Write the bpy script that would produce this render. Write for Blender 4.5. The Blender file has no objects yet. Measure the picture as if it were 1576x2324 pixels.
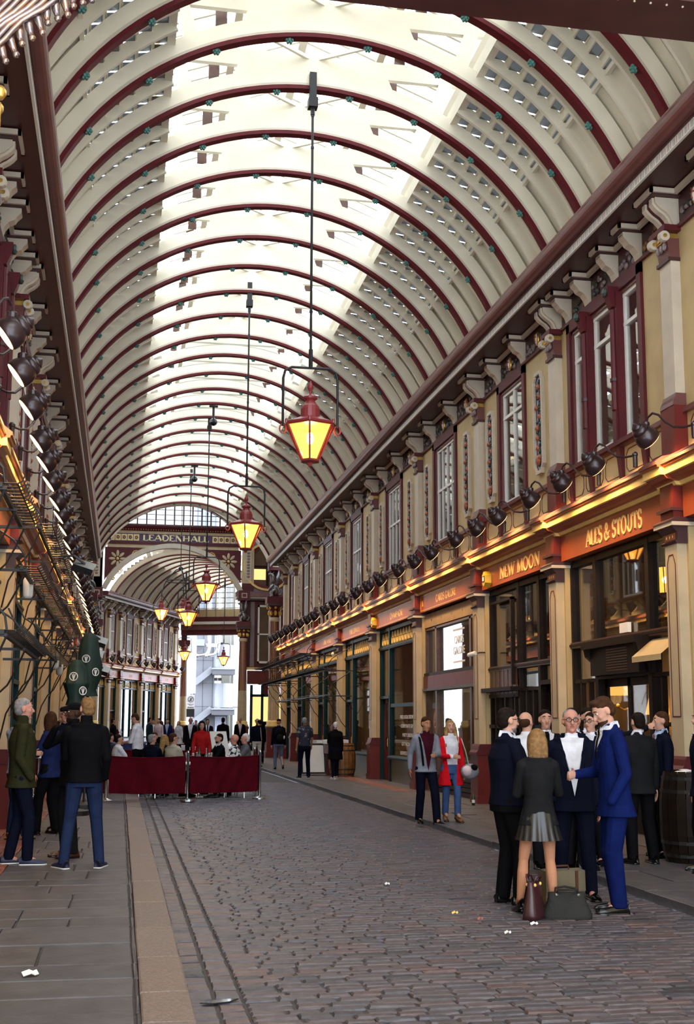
import bpy, bmesh, math, random
import numpy as np
from mathutils import Vector, Matrix
random.seed(7); np.random.seed(7)
SC = bpy.context.scene; COL = SC.collection
PI = math.pi; R = math.radians

# ---------------------------------------------------------------- camera
# image 1576x2324; vanishing points measured on the photograph fix the orientation
FPX, CX, CY = 2720.0, 788.0, 1235.0
EYE = Vector((0, 0, 1.65))
yc = Vector(((272 - CX) / FPX, -(1640 - CY) / FPX, -1)).normalized()
zc = Vector(((848 - CX) / FPX, (CY + 16950) / FPX, -1)).normalized()
zc = (zc - yc * zc.dot(yc)).normalized(); xc = yc.cross(zc)
cam = bpy.data.cameras.new('camera'); camo = bpy.data.objects.new('camera', cam); COL.objects.link(camo)
rot = Matrix((xc, yc, zc)).to_4x4()
camo.matrix_world = Matrix.Translation(EYE) @ rot
cam.sensor_fit = 'AUTO'; cam.sensor_width = 36.0
cam.lens = FPX / 2324 * 36.0
cam.shift_y = (CY - 1162) / 2324
cam.clip_start = 0.05; cam.clip_end = 500
SC.camera = camo

# ---------------------------------------------------------------- sky and exposure
w = bpy.data.worlds.new('world'); SC.world = w; w.use_nodes = True
nt = w.node_tree; nt.nodes.clear()
wo = nt.nodes.new('ShaderNodeOutputWorld'); wb = nt.nodes.new('ShaderNodeBackground')
wb.inputs[0].default_value = (0.80, 0.88, 1.0, 1); wb.inputs[1].default_value = 6.5   # overcast sky
nt.links.new(wb.outputs[0], wo.inputs[0])
SC.view_settings.view_transform = 'Standard'; SC.view_settings.look = 'None'
SC.view_settings.exposure = 0.0; SC.view_settings.gamma = 1.0
SC.view_settings.use_curve_mapping = False
SC.cycles.max_bounces = 7; SC.cycles.diffuse_bounces = 4; SC.cycles.glossy_bounces = 3
SC.cycles.transparent_max_bounces = 10; SC.cycles.transmission_bounces = 3
SC.cycles.sample_clamp_indirect = 6.0; SC.cycles.caustics_reflective = False; SC.cycles.caustics_refractive = False

# ---------------------------------------------------------------- materials
MATS = {}
def mat(name, col, rough=0.6, metal=0.0, var=0.12, scale=6.0, bump=0.0, bscale=40.0, spec=0.5, emit=None, estr=0.0, coords='POS', var2=None):
    if name in MATS: return MATS[name]
    m = bpy.data.materials.new(name); m.use_nodes = True; n = m.node_tree; L = n.links
    b = n.nodes['Principled BSDF']
    b.inputs['Base Color'].default_value = (*col, 1); b.inputs['Roughness'].default_value = rough
    b.inputs['Metallic'].default_value = metal; b.inputs['Specular IOR Level'].default_value = spec
    if emit: b.inputs['Emission Color'].default_value = (*emit, 1); b.inputs['Emission Strength'].default_value = estr
    if var or bump:
        g = n.nodes.new('ShaderNodeNewGeometry') if coords == 'POS' else n.nodes.new('ShaderNodeTexCoord')
        out = g.outputs['Position'] if coords == 'POS' else g.outputs['Object']
    if var:
        t = n.nodes.new('ShaderNodeTexNoise'); t.inputs['Scale'].default_value = scale; t.inputs['Detail'].default_value = 5
        L.new(out, t.inputs['Vector'])
        r = n.nodes.new('ShaderNodeValToRGB'); r.color_ramp.elements[0].position = 0.3; r.color_ramp.elements[1].position = 0.7
        c2 = var2 or tuple(min(1, c * (1 + var)) for c in col)
        r.color_ramp.elements[0].color = (*[c * (1 - var) for c in col], 1); r.color_ramp.elements[1].color = (*c2, 1)
        L.new(t.outputs['Fac'], r.inputs['Fac']); L.new(r.outputs['Color'], b.inputs['Base Color'])
    if bump:
        t2 = n.nodes.new('ShaderNodeTexNoise'); t2.inputs['Scale'].default_value = bscale; t2.inputs['Detail'].default_value = 4
        L.new(out, t2.inputs['Vector'])
        bp = n.nodes.new('ShaderNodeBump'); bp.inputs['Strength'].default_value = bump; bp.inputs['Distance'].default_value = 0.02
        L.new(t2.outputs['Fac'], bp.inputs['Height']); L.new(bp.outputs['Normal'], b.inputs['Normal'])
    MATS[name] = m; return m
def glass(name, tint=(0.9, 0.95, 1.0), refl=0.12, rough=0.02, emit=None, estr=0.0, grazing=0.6):
    m = bpy.data.materials.new(name); m.use_nodes = True; n = m.node_tree; L = n.links; n.nodes.clear()
    o = n.nodes.new('ShaderNodeOutputMaterial'); t = n.nodes.new('ShaderNodeBsdfTransparent'); g = n.nodes.new('ShaderNodeBsdfGlossy')
    t.inputs[0].default_value = (*tint, 1); g.inputs['Roughness'].default_value = rough; g.inputs['Color'].default_value = (1, 1, 1, 1)
    lw = n.nodes.new('ShaderNodeLayerWeight'); lw.inputs['Blend'].default_value = 0.35
    mr = n.nodes.new('ShaderNodeMapRange'); mr.inputs['To Min'].default_value = refl; mr.inputs['To Max'].default_value = grazing
    L.new(lw.outputs['Facing'], mr.inputs['Value'])
    mx = n.nodes.new('ShaderNodeMixShader'); L.new(mr.outputs[0], mx.inputs[0]); L.new(t.outputs[0], mx.inputs[1]); L.new(g.outputs[0], mx.inputs[2])
    last = mx.outputs[0]
    if emit:
        e = n.nodes.new('ShaderNodeEmission'); e.inputs[0].default_value = (*emit, 1); e.inputs[1].default_value = estr
        ad = n.nodes.new('ShaderNodeAddShader'); L.new(last, ad.inputs[0]); L.new(e.outputs[0], ad.inputs[1]); last = ad.outputs[0]
    L.new(last, o.inputs[0]); MATS[name] = m; return m
def emis(name, col, s):
    m = bpy.data.materials.new(name); m.use_nodes = True; n = m.node_tree; n.nodes.clear()
    o = n.nodes.new('ShaderNodeOutputMaterial'); e = n.nodes.new('ShaderNodeEmission')
    e.inputs[0].default_value = (*col, 1); e.inputs[1].default_value = s; n.links.new(e.outputs[0], o.inputs[0]); MATS[name] = m; return m
def rndmat(name, stops, rough=0.5, bump=0.25, bscale=30.0, grain=0.25, gscale=14.0, attr=True):
    """colour picked per piece: Object Info random plus the mesh attribute 'rnd', with grain on top"""
    m = bpy.data.materials.new(name); m.use_nodes = True; n = m.node_tree; L = n.links; b = n.nodes['Principled BSDF']
    oi = n.nodes.new('ShaderNodeObjectInfo'); a = n.nodes.new('ShaderNodeAttribute'); a.attribute_name = 'rnd'
    ad = n.nodes.new('ShaderNodeMath'); ad.operation = 'ADD'; L.new(oi.outputs['Random'], ad.inputs[0]); L.new(a.outputs['Fac'], ad.inputs[1])
    fr = n.nodes.new('ShaderNodeMath'); fr.operation = 'FRACT'; L.new(ad.outputs[0], fr.inputs[0])
    r = n.nodes.new('ShaderNodeValToRGB'); r.color_ramp.interpolation = 'LINEAR'
    els = r.color_ramp.elements
    for i, (p, c) in enumerate(stops):
        e = els[i] if i < 2 else els.new(p); e.position = p; e.color = (*c, 1)
    L.new(fr.outputs[0], r.inputs['Fac'])
    g = n.nodes.new('ShaderNodeNewGeometry'); t = n.nodes.new('ShaderNodeTexNoise'); t.inputs['Scale'].default_value = gscale; t.inputs['Detail'].default_value = 6
    L.new(g.outputs['Position'], t.inputs['Vector'])
    mr = n.nodes.new('ShaderNodeMapRange'); mr.inputs['From Min'].default_value = 0.3; mr.inputs['From Max'].default_value = 0.7
    mr.inputs['To Min'].default_value = 1 - grain; mr.inputs['To Max'].default_value = 1 + grain
    L.new(t.outputs['Fac'], mr.inputs['Value'])
    mu = n.nodes.new('ShaderNodeVectorMath'); mu.operation = 'SCALE'; L.new(r.outputs['Color'], mu.inputs[0]); L.new(mr.outputs[0], mu.inputs['Scale'])
    L.new(mu.outputs[0], b.inputs['Base Color']); b.inputs['Roughness'].default_value = rough
    t2 = n.nodes.new('ShaderNodeTexNoise'); t2.inputs['Scale'].default_value = bscale; L.new(g.outputs['Position'], t2.inputs['Vector'])
    bp = n.nodes.new('ShaderNodeBump'); bp.inputs['Strength'].default_value = bump; bp.inputs['Distance'].default_value = 0.015
    L.new(t2.outputs['Fac'], bp.inputs['Height']); L.new(bp.outputs['Normal'], b.inputs['Normal'])
    MATS[name] = m; return m

mat('cream_vault', (0.70, 0.65, 0.51), 0.5, var=0.07, scale=1.5)
mat('cream_wall', (0.46, 0.34, 0.165), 0.6, var=0.10, scale=2.5)
mat('cream_pale', (0.50, 0.39, 0.24), 0.55, var=0.10, scale=3)
mat('cream_stone', (0.50, 0.43, 0.33), 0.5, var=0.08, scale=4)
mat('maroon', (0.085, 0.012, 0.015), 0.45, var=0.15, scale=3, spec=.25)
mat('maroon_dark', (0.045, 0.012, 0.012), 0.45, var=0.2, scale=3)
mat('maroon_brown', (0.13, 0.045, 0.04), 0.35, var=0.15, scale=3)
mat('rib_red', (0.09, 0.008, 0.012), 0.5, var=0.1, spec=.2)
mat('oxblood', (0.125, 0.016, 0.012), 0.4, var=0.15, scale=3, spec=.3)
mat('column_red', (0.17, 0.040, 0.032), 0.4, var=0.1)
mat('sign_red', (0.25, 0.055, 0.020), 0.4, var=0.12, scale=2)
mat('lion_red', (0.36, 0.035, 0.03), 0.4, var=0.1, scale=2)
mat('gold_paint', (0.72, 0.50, 0.16), 0.4, var=0.1, scale=5)
mat('gilt', (0.75, 0.48, 0.12), 0.3, 0.8, var=0.2, scale=12)
mat('teal', (0.004, 0.026, 0.032), 0.45, var=0.2, scale=4, spec=.15)
mat('green_boss', (0.05, 0.16, 0.13), 0.5, var=0.2)
mat('black_iron', (0.007, 0.006, 0.006), 0.55, 0.0, var=0.2)
mat('lamp_shell', (0.028, 0.014, 0.015), 0.28, 0.1, var=0.15)
mat('lantern_red', (0.22, 0.03, 0.03), 0.35, var=0.1)
mat('dark_wood', (0.012, 0.007, 0.005), 0.45, var=0.3, scale=9, spec=.15)
mat('brown_wood', (0.07, 0.028, 0.014), 0.35, var=0.3, scale=9)
mat('plaster', (0.30, 0.21, 0.12), 0.8, var=0.1)
mat('interior', (0.10, 0.055, 0.03), 0.8, var=0.3, scale=2)
mat('olive_tile', (0.07, 0.065, 0.02), 0.25, var=0.3, scale=14)
mat('white_paint', (0.72, 0.70, 0.64), 0.45, var=0.05)
mat('white_letter', (0.85, 0.83, 0.80), 0.5, var=0)
mat('stat_silver', (0.20, 0.19, 0.19), 0.35, 0.6, var=0.35, scale=9)
mat('wing_silver', (0.30, 0.28, 0.33), 0.25, 0.8, var=0.3, scale=14, var2=(0.45, 0.27, 0.17))
mat('steel', (0.62, 0.62, 0.62), 0.2, 1.0, var=0.05)
mat('steel_panel', (0.30, 0.31, 0.34), 0.4, 0.3, var=0.05, scale=0.7)
mat('grey_panel', (0.20, 0.205, 0.225), 0.5, 0.1, var=0.05, scale=0.7)
mat('grey_dark', (0.10, 0.10, 0.11), 0.5, var=0.05)
mat('banner_red', (0.085, 0.0035, 0.009), 0.9, var=0.12, scale=8, bump=0.2, bscale=200, spec=.06)
mat('purple_band', (0.055, 0.022, 0.06), 0.5, var=0.1)
mat('letter_cream', (0.80, 0.68, 0.38), 0.5, var=0)
mat('letter_gold', (0.90, 0.62, 0.26), 0.4, 0.2, var=0)
mat('tile_red', (0.20, 0.060, 0.040), 0.55, var=0.2, scale=5)
mat('grout', (0.040, 0.035, 0.036), 0.7, var=0.25, scale=9, bump=0.3)
mat('puddle', (0.02, 0.018, 0.018), 0.04, var=0)
mat('paper', (0.75, 0.75, 0.74), 0.7, var=0.04)
mat('panel_blue', (0.33, 0.34, 0.42), 0.5, var=0.1)
mat('leaf_dark', (0.025, 0.04, 0.03), 0.4, var=0.2)
mat('fruit_red', (0.30, 0.085, 0.04), 0.4, var=0.2)
mat('relief_grey', (0.20, 0.15, 0.15), 0.5, var=0.3, scale=20)
mat('relief_fruit', (0.16, 0.075, 0.022), 0.5, var=0.5, scale=14)
mat('parasol_green', (0.008, 0.030, 0.022), 0.7, var=0.2)
mat('yellow_box', (0.62, 0.40, 0.03), 0.4, var=0.05)
mat('black_gloss', (0.006, 0.006, 0.007), 0.25, var=0)
mat('navy_table', (0.01, 0.02, 0.12), 0.6, var=0.1)
mat('table_white', (0.75, 0.75, 0.75), 0.3, var=0.03)
mat('barrel_wood', (0.20, 0.085, 0.025), 0.5, var=0.3, scale=8)
mat('bottle_green', (0.01, 0.06, 0.02), 0.08, var=0)
mat('signboard', (0.75, 0.73, 0.68), 0.5, var=0.03)
glass('sky_glass', (0.96, 0.98, 1.0), 0.03, 0.05, grazing=0.15)
glass('roof_pane', (0.012, 0.014, 0.015), 0.10, 0.35, grazing=0.30)
glass('shop_glass', (0.86, 0.84, 0.80), 0.06, 0.015, grazing=0.28)
glass('upper_glass', (0.80, 0.80, 0.80), 0.10, 0.02, grazing=0.40)
glass('wine_glass', (0.93, 0.95, 0.95), 0.10, 0.02)
glass('lantern_glass', (1.0, 0.80, 0.42), 0.04, 0.05, emit=(1.0, 0.50, 0.09), estr=1.7)
emis('bulb', (1.0, 0.78, 0.40), 60.0)
emis('lamp_disc', (1.0, 0.72, 0.34), 5.0)
emis('lit_cream', (1.0, 0.60, 0.22), 1.6)
emis('lit_white', (1.0, 0.93, 0.85), 3.0)
emis('shade_glow', (1.0, 0.48, 0.12), 2.2)
rndmat('sett', [(0, (0.064, 0.055, 0.064)), (1, (0.075, 0.067, 0.080)), (0.25, (0.086, 0.068, 0.075)), (0.45, (0.062, 0.057, 0.070)), (0.6, (0.098, 0.062, 0.062)), (0.75, (0.056, 0.054, 0.068)), (0.9, (0.080, 0.070, 0.078)), (0.97, (0.030, 0.031, 0.040))], rough=0.42, bump=0.35)
rndmat('york', [(0, (0.058, 0.054, 0.060)), (1, (0.064, 0.059, 0.066)), (0.3, (0.072, 0.064, 0.068)), (0.6, (0.053, 0.051, 0.057)), (0.8, (0.074, 0.064, 0.064))], rough=0.5, bump=0.2, gscale=5)
rndmat('granite', [(0, (0.150, 0.108, 0.090)), (1, (0.140, 0.104, 0.090)), (0.5, (0.165, 0.120, 0.098))], rough=0.5, bump=0.3, bscale=120, grain=0.35, gscale=60)
rndmat('quarry', [(0, (0.17, 0.048, 0.032)), (1, (0.15, 0.045, 0.032)), (0.5, (0.20, 0.06, 0.04))], rough=0.55)
# ---------------------------------------------------------------- helpers
class MB:
    """collects shapes into one mesh; faces carry a material slot"""
    def __init__(s, tf=None, flip=False):
        s.v = []; s.f = []; s.m = []; s.names = []; s.tf = tf; s.flip = flip; s.rnd = None
    def slot(s, m):
        if m not in s.names: s.names.append(m)
        return s.names.index(m)
    def add(s, vs, fs, m):
        k = s.slot(m); o = len(s.v)
        if s.tf: vs = [s.tf(*p) for p in vs]
        s.v.extend(tuple(p) for p in vs)
        for f in fs:
            f = tuple(i + o for i in f)
            s.f.append(f[::-1] if s.flip else f); s.m.append(k)
        return s
    def box(s, x0, x1, y0, y1, z0, z1, m):
        vs = [(x0, y0, z0), (x1, y0, z0), (x1, y1, z0), (x0, y1, z0), (x0, y0, z1), (x1, y0, z1), (x1, y1, z1), (x0, y1, z1)]
        return s.add(vs, [(0, 3, 2, 1), (4, 5, 6, 7), (0, 1, 5, 4), (1, 2, 6, 5), (2, 3, 7, 6), (3, 0, 4, 7)], m)
    def bar(s, a, b, wd, ht, m, up=(0, 0, 1)):
        """rectangular bar from a to b"""
        a = Vector(a); b = Vector(b); d = (b - a).normalized(); u = Vector(up)
        sd = d.cross(u)
        if sd.length < 1e-4: sd = d.cross(Vector((1, 0, 0)))
        sd.normalize(); u = sd.cross(d).normalized(); sd = sd * wd / 2; u = u * ht / 2
        vs = [a - sd - u, a + sd - u, a + sd + u, a - sd + u, b - sd - u, b + sd - u, b + sd + u, b - sd + u]
        return s.add(vs, [(0, 1, 2, 3), (7, 6, 5, 4), (0, 4, 5, 1), (1, 5, 6, 2), (2, 6, 7, 3), (3, 7, 4, 0)], m)
    def tube(s, pts, r, m, n=6, cap=True):
        pts = [Vector(p) for p in pts]; rs = r if isinstance(r, (list, tuple)) else [r] * len(pts); vs = []; fs = []
        ref = Vector((0.31, 0.22, 0.93)); prev = None
        for i, p in enumerate(pts):
            d = (pts[min(i + 1, len(pts) - 1)] - pts[max(i - 1, 0)])
            d = d.normalized() if d.length > 1e-9 else Vector((0, 0, 1))
            u = prev if prev else (ref if abs(d.dot(ref)) < 0.95 else Vector((1, 0, 0)))
            u = (u - d * u.dot(d)).normalized(); prev = u; q = d.cross(u)
            vs += [p + (u * math.cos(2 * PI * k / n) + q * math.sin(2 * PI * k / n)) * rs[i] for k in range(n)]
        for i in range(len(pts) - 1):
            for k in range(n):
                fs.append((i * n + k, i * n + (k + 1) % n, (i + 1) * n + (k + 1) % n, (i + 1) * n + k))
        if cap: fs += [tuple(range(n))[::-1], tuple(range((len(pts) - 1) * n, len(pts) * n))]
        return s.add(vs, fs, m)
    def lathe(s, prof, base, axis=(0, 0, 1), n=12, m='steel', rot=0.0):
        """prof: list of (r, t) along axis"""
        base = Vector(base); d = Vector(axis).normalized(); u = Vector((1, 0, 0)) if abs(d.x) < 0.9 else Vector((0, 1, 0))
        u = (u - d * u.dot(d)).normalized(); q = d.cross(u); vs = []; fs = []
        for r, t in prof:
            vs += [base + d * t + (u * math.cos(2 * PI * k / n + rot) + q * math.sin(2 * PI * k / n + rot)) * r for k in range(n)]
        for i in range(len(prof) - 1):
            for k in range(n):
                fs.append((i * n + k, i * n + (k + 1) % n, (i + 1) * n + (k + 1) % n, (i + 1) * n + k))
        fs += [tuple(range(n))[::-1], tuple(range((len(prof) - 1) * n, len(prof) * n))]
        return s.add(vs, fs, m)
    def prism(s, poly, f0, f1, m):
        """poly: 2-D points; f0, f1 map (a, b) to 3-D on either side"""
        n = len(poly); vs = [f0(*p) for p in poly] + [f1(*p) for p in poly]
        fs = [tuple(range(n))[::-1], tuple(range(n, 2 * n))] + [(i, (i + 1) % n, n + (i + 1) % n, n + i) for i in range(n)]
        return s.add(vs, fs, m)
    def strip(s, pa, pb, m, close=False):
        """ruled surface between two polylines"""
        n = len(pa); vs = list(pa) + list(pb)
        return s.add(vs, [(i, i + 1, n + i + 1, n + i) for i in range(n - 1)], m)
    def ball(s, c, r, m, n=8, k=5, rotm=None):
        rx, ry, rz = r if isinstance(r, (list, tuple)) else (r, r, r); vs = []; fs = []
        for i in range(k + 1):
            th = PI * i / k
            for j in range(n):
                ph = 2 * PI * j / n; p = Vector((rx * math.sin(th) * math.cos(ph), ry * math.sin(th) * math.sin(ph), rz * math.cos(th)))
                if rotm: p = rotm @ p
                vs.append(Vector(c) + p)
        for i in range(k):
            for j in range(n): fs.append((i * n + j, (i + 1) * n + j, (i + 1) * n + (j + 1) % n, i * n + (j + 1) % n))
        return s.add(vs, fs, m)
    def build(s, name, parent=None, smooth=False, kind=None, label=None, loc=None):
        me = bpy.data.meshes.new(name); me.from_pydata([tuple(v) for v in s.v], [], s.f)
        for m in s.names: me.materials.append(MATS[m])
        me.polygons.foreach_set('material_index', s.m)
        if smooth: me.polygons.foreach_set('use_smooth', [True] * len(s.f))
        if s.rnd is not None:
            a = me.attributes.new('rnd', 'FLOAT', 'FACE'); a.data.foreach_set('value', s.rnd)
        me.update()
        return link(name, me, parent, kind, label, loc)
def link(name, me, parent=None, kind=None, label=None, loc=None):
    o = bpy.data.objects.new(name, me); COL.objects.link(o)
    if parent: o.parent = parent
    if kind: o['kind'] = kind
    if label: o['label'] = label
    if loc: o.location = loc
    return o
def thing(name, label, cat, loc=(0, 0, 0), rz=0, group=None):
    o = bpy.data.objects.new(name, None); COL.objects.link(o); o.location = loc; o.rotation_euler = (0, 0, rz); o.empty_display_size = 0.1
    o['label'] = label; o['category'] = cat
    if group: o['group'] = group
    return o
def tag(o, label, cat, group=None):
    o['label'] = label; o['category'] = cat
    if group: o['group'] = group
    return o
def struct(name, label, cat='wall'):
    o = bpy.data.objects.new(name, None); COL.objects.link(o); o['kind'] = 'structure'; o['label'] = label; o['category'] = cat; o.empty_display_size = 0.1
    return o
def dup(root, loc, rz=0, label=None, group=None, scale=None):
    r = root.copy(); COL.objects.link(r); r.location = loc; r.rotation_euler = (0, 0, rz)
    if label: r['label'] = label
    if group: r['group'] = group
    if scale: r.scale = (scale,) * 3
    for ch in list(root.children):
        c = ch.copy(); COL.objects.link(c); c.parent = r
        for g in list(ch.children):
            d = g.copy(); COL.objects.link(d); d.parent = c
    return r
FONTS = {}
def text(body, size, mfront, name, parent, matrix, extrude=0.004, width=None, bold=False, sx=1.0, spacing=1.0):
    """lettering as real mesh: built flat in XY, x to the right, y up, then placed by matrix"""
    cu = bpy.data.curves.new('lettering', 'FONT'); cu.body = body; cu.size = size; cu.extrude = extrude; cu.align_x = 'CENTER'; cu.align_y = 'CENTER'
    cu.resolution_u = 2; cu.space_character = spacing; cu.space_line = 0.95
    if bold: cu.offset = size * 0.018
    o = bpy.data.objects.new('lettering', cu)
    me = bpy.data.meshes.new_from_object(o); bpy.data.objects.remove(o)
    xs = [v.co.x for v in me.vertices]; wd = max(xs) - min(xs) if xs else 1
    k = width / wd if width else sx
    for v in me.vertices: v.co.x *= k
    me.transform(matrix); me.materials.clear(); me.materials.append(MATS[mfront])
    return link(name, me, parent)
def frame_m(origin, right, up):
    r = Vector(right).normalized(); u = Vector(up).normalized(); n = r.cross(u)
    return Matrix(((r.x, u.x, n.x, origin[0]), (r.y, u.y, n.y, origin[1]), (r.z, u.z, n.z, origin[2]), (0, 0, 0, 1)))
def ray(u, v):
    return (rot.to_3x3() @ Vector(((u - CX) / FPX, -(v - CY) / FPX, -1)))
def lamp(name, kind, loc, energy, col, parent=None, size=0.05, spot=None, direction=None):
    l = bpy.data.lights.new(name, kind); l.energy = energy; l.color = col
    if kind == 'SPOT': l.spot_size = spot; l.spot_blend = 0.6; l.shadow_soft_size = size
    elif kind == 'AREA': l.size = size
    else: l.shadow_soft_size = size
    o = bpy.data.objects.new(name, l); COL.objects.link(o); o.location = loc
    if direction: o.rotation_euler = Vector(direction).to_track_quat('-Z', 'Y').to_euler()
    if parent: o.parent = parent
    return o
AX = 2.77          # street axis
# ---------------------------------------------------------------- ground
PAVZ = 0.05
road = struct('road', 'cobbled roadway running down the middle of the arcade', 'road')
mb = MB(); xs_ = [0.44 + 4.58 * i / 14 for i in range(15)]; bz = lambda x: 0.022 - 0.0075 * (x - 2.77) ** 2 - .013
mb.strip([(x, 2.0, bz(x)) for x in xs_], [(x, 130, bz(x)) for x in xs_], 'grout'); mb.build('road_bed', road)
mb = MB(); mb.box(-14, 0.44, 57.0, 130, -0.3, 0.03, 'york'); mb.box(5.02, 24, 57.0, 130, -0.3, 0.03, 'york'); mb.build('crossing_bed', road)
def sett_geo(hx, hy, ht, bev, jit=0.0):
    """a stone block with a worn rounded top: 9 faces, top at z = 0"""
    r = lambda: random.uniform(-jit, jit)
    lo = [(-hx, -hy, -ht), (hx, -hy, -ht), (hx, hy, -ht), (-hx, hy, -ht)]
    md = [(-hx + r(), -hy + r(), -bev * 0.8), (hx + r(), -hy + r(), -bev * 0.8), (hx + r(), hy + r(), -bev * 0.8), (-hx + r(), hy + r(), -bev * 0.8)]
    tp = [(-hx + bev + r(), -hy + bev, r() * 0.3), (hx - bev + r(), -hy + bev, r() * 0.3), (hx - bev + r(), hy - bev, r() * 0.3), (-hx + bev + r(), hy - bev, r() * 0.3)]
    fs = [(8, 9, 10, 11)]
    for i in range(4):
        j = (i + 1) % 4
        fs += [(i, j, 4 + j, 4 + i), (4 + i, 4 + j, 8 + j, 8 + i)]
    return lo + md + tp, fs
def camber(x): return 0.022 - 0.0075 * (x - 2.77) ** 2
SETTV = []
for i in range(8):
    v, f = sett_geo(0.5, 0.5, 0.05, 0.0, 0.0)
    v, f = sett_geo(0.115, 0.047, 0.04, 0.014, 0.006)
    me = bpy.data.meshes.new('sett'); me.from_pydata(v, [], f); me.materials.append(MATS['sett']); SETTV.append(me)
stuff = MB(); srnd = []; ns = 0
def put_sett(x, y, hx, hy, lift=0.0, single=False, tilt=0.0):
    global ns
    z = camber(x) + random.uniform(-0.004, 0.004) + lift
    if single:
        o = link('sett', random.choice(SETTV), road); o.location = (x, y, z); o.scale = (hx / 0.115, hy / 0.047, 1)
        o.rotation_euler = (random.uniform(-.02, .02), random.uniform(-.02, .02), tilt); ns += 1
    else:
        v, f = sett_geo(hx, hy, 0.04, 0.012, 0.005); c, s_ = math.cos(tilt), math.sin(tilt)
        stuff.add([(x + a * c - b * s_, y + a * s_ + b * c, z + d) for a, b, d in v], f, 'sett'); srnd.extend([random.random()] * len(f))
y = 6.3; row = 0
while y < 34:
    dep = random.uniform(0.095, 0.125); x = 0.79; row += 1
    lim = 5.02
    while x < lim - 0.08:
        L = random.uniform(0.17, 0.30)
        if x + L > lim: L = lim - x
        put_sett(x + L / 2, y + dep / 2, L / 2 - 0.005, dep / 2 - 0.005, 0, ns < 252 and (x - 275 / 2720 * 0) < 4.2, random.uniform(-.02, .02)); x += L
    y += dep
# gutter: two rows of squarer setts laid along the kerb
y = 6.4
while y < 34:
    L = random.uniform(0.16, 0.30); put_sett(0.54, y + L / 2, 0.070, L / 2 - .01, -0.003, y < 10.5)
    L2 = random.uniform(0.14, 0.20); put_sett(0.705, y + L / 2, 0.075, L / 2 - .012, -0.002, y < 10.5); y += L
stuff.rnd = srnd; stuff.build('setts', road, kind='stuff')
mb = MB(); mb.prism([(.52, 7.52), (.60, 7.50), (.70, 7.53), (.76, 7.60), (.66, 7.60), (.58, 7.57)], lambda a, b: (a, b, -.010), lambda a, b: (a, b, -.004), 'puddle'); mb.build('puddle', road)

def slab(parent, name, x0, x1, y0, y1, z, m, gap=0.008, th=0.08):
    mb = MB(); v, f = sett_geo((x1 - x0) / 2 - gap, (y1 - y0) / 2 - gap, th, 0.008, 0.006)
    mb.add(v, f, m); o = mb.build(name, parent); o.location = ((x0 + x1) / 2, (y0 + y1) / 2, z + random.uniform(-.004, .004)); return o
kerbL = struct('kerb', 'row of pale granite kerb stones along the left pavement', 'kerb')
ys = [6.1, 6.83, 7.56, 8.66, 9.88, 11.25, 12.7, 13.9, 15.2, 16.5, 17.9, 19.2, 20.5, 22, 23.5, 25, 26.5, 28, 29.5, 31]
for a, b in zip(ys, ys[1:]): slab(kerbL, 'kerb_stone', 0.165, 0.46, a, b, PAVZ + .01, 'granite', 0.005, 0.15)
mb = MB(); mb.box(0.165, 0.46, 31, 57, -0.1, PAVZ, 'granite'); mb.build('far_kerb', kerbL)
kerbR = struct('kerb', 'dark narrow kerb along the right pavement', 'kerb')
y = 7.0
while y < 46:
    L = random.uniform(0.85, 1.25); slab(kerbR, 'kerb_stone', 5.02, 5.17, y, y + L, PAVZ + .02, 'york', 0.006, 0.15); y += L
mb = MB(); mb.box(5.02, 5.17, 46, 57, -0.1, PAVZ, 'york'); mb.build('far_kerb', kerbR)
pavL = struct('pavement', 'left pavement of worn stone flags with a red tiled strip by the shops', 'pavement')
pavR = struct('pavement', 'right pavement of grey stone flags in front of the shops', 'pavement')
mb = MB(); mb.box(-3.0, 0.165, 2.0, 57, -0.1, PAVZ - .02, 'grout'); mb.build('bed', pavL)
mb = MB(); mb.box(5.17, 9.0, 2.0, 57, -0.1, PAVZ - .02, 'grout'); mb.build('bed', pavR)
y = 5.9; n = 0
while y < 30:
    dep = random.uniform(0.42, 0.78) if y < 16 else random.uniform(0.6, 1.0); x = 0.135
    while x > -1.2:
        L = random.uniform(0.45, 1.0)
        if x - L < -1.0: L = x + 1.2
        if random.random() < .12 and L > .5:
            slab(pavL, 'flagstone', x - L, x - L / 2, y, y + dep, PAVZ, 'york'); slab(pavL, 'flagstone', x - L / 2, x, y, y + dep, PAVZ, 'york')
        else: slab(pavL, 'flagstone', x - L, x, y, y + dep, PAVZ, 'york')
        x -= L
    slab(pavL, 'edge_strip', 0.135, 0.163, y, y + dep, PAVZ - .004, 'york', 0.002); y += dep
mb = MB(); mb.box(-1.2, 0.135, 30, 57, 0, PAVZ, 'york'); mb.build('far_flags', pavL)
tl = MB(); tr = []
for i in range(30):
    for j in range(3):
        slab(pavL, 'red_tile', -1.80 + j * .2, -1.60 + j * .2, 13.2 + i * .3, 13.5 + i * .3, PAVZ + .002, 'quarry', 0.004, 0.05)
mb = MB(); mb.box(-1.8, -1.2, 22.2, 57, 0, PAVZ, 'tile_red'); mb.build('far_tiles', pavL)
y = 9.0
while y < 34:
    dep = random.uniform(0.6, 0.95); x = 5.18
    while x < 6.85:
        L = random.uniform(0.5, 0.95)
        if x + L > 6.6: L = 6.9 - x
        slab(pavR, 'flagstone', x, x + L, y, y + dep, PAVZ, 'york'); x += L
    y += dep
mb = MB(); mb.box(5.18, 6.9, 34, 57, 0, PAVZ, 'york'); mb.build('far_flags', pavR)
mb = MB(); mb.box(6.9, 9.0, 2, 57, 0, PAVZ, 'york'); mb.build('threshold', pavR)
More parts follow.
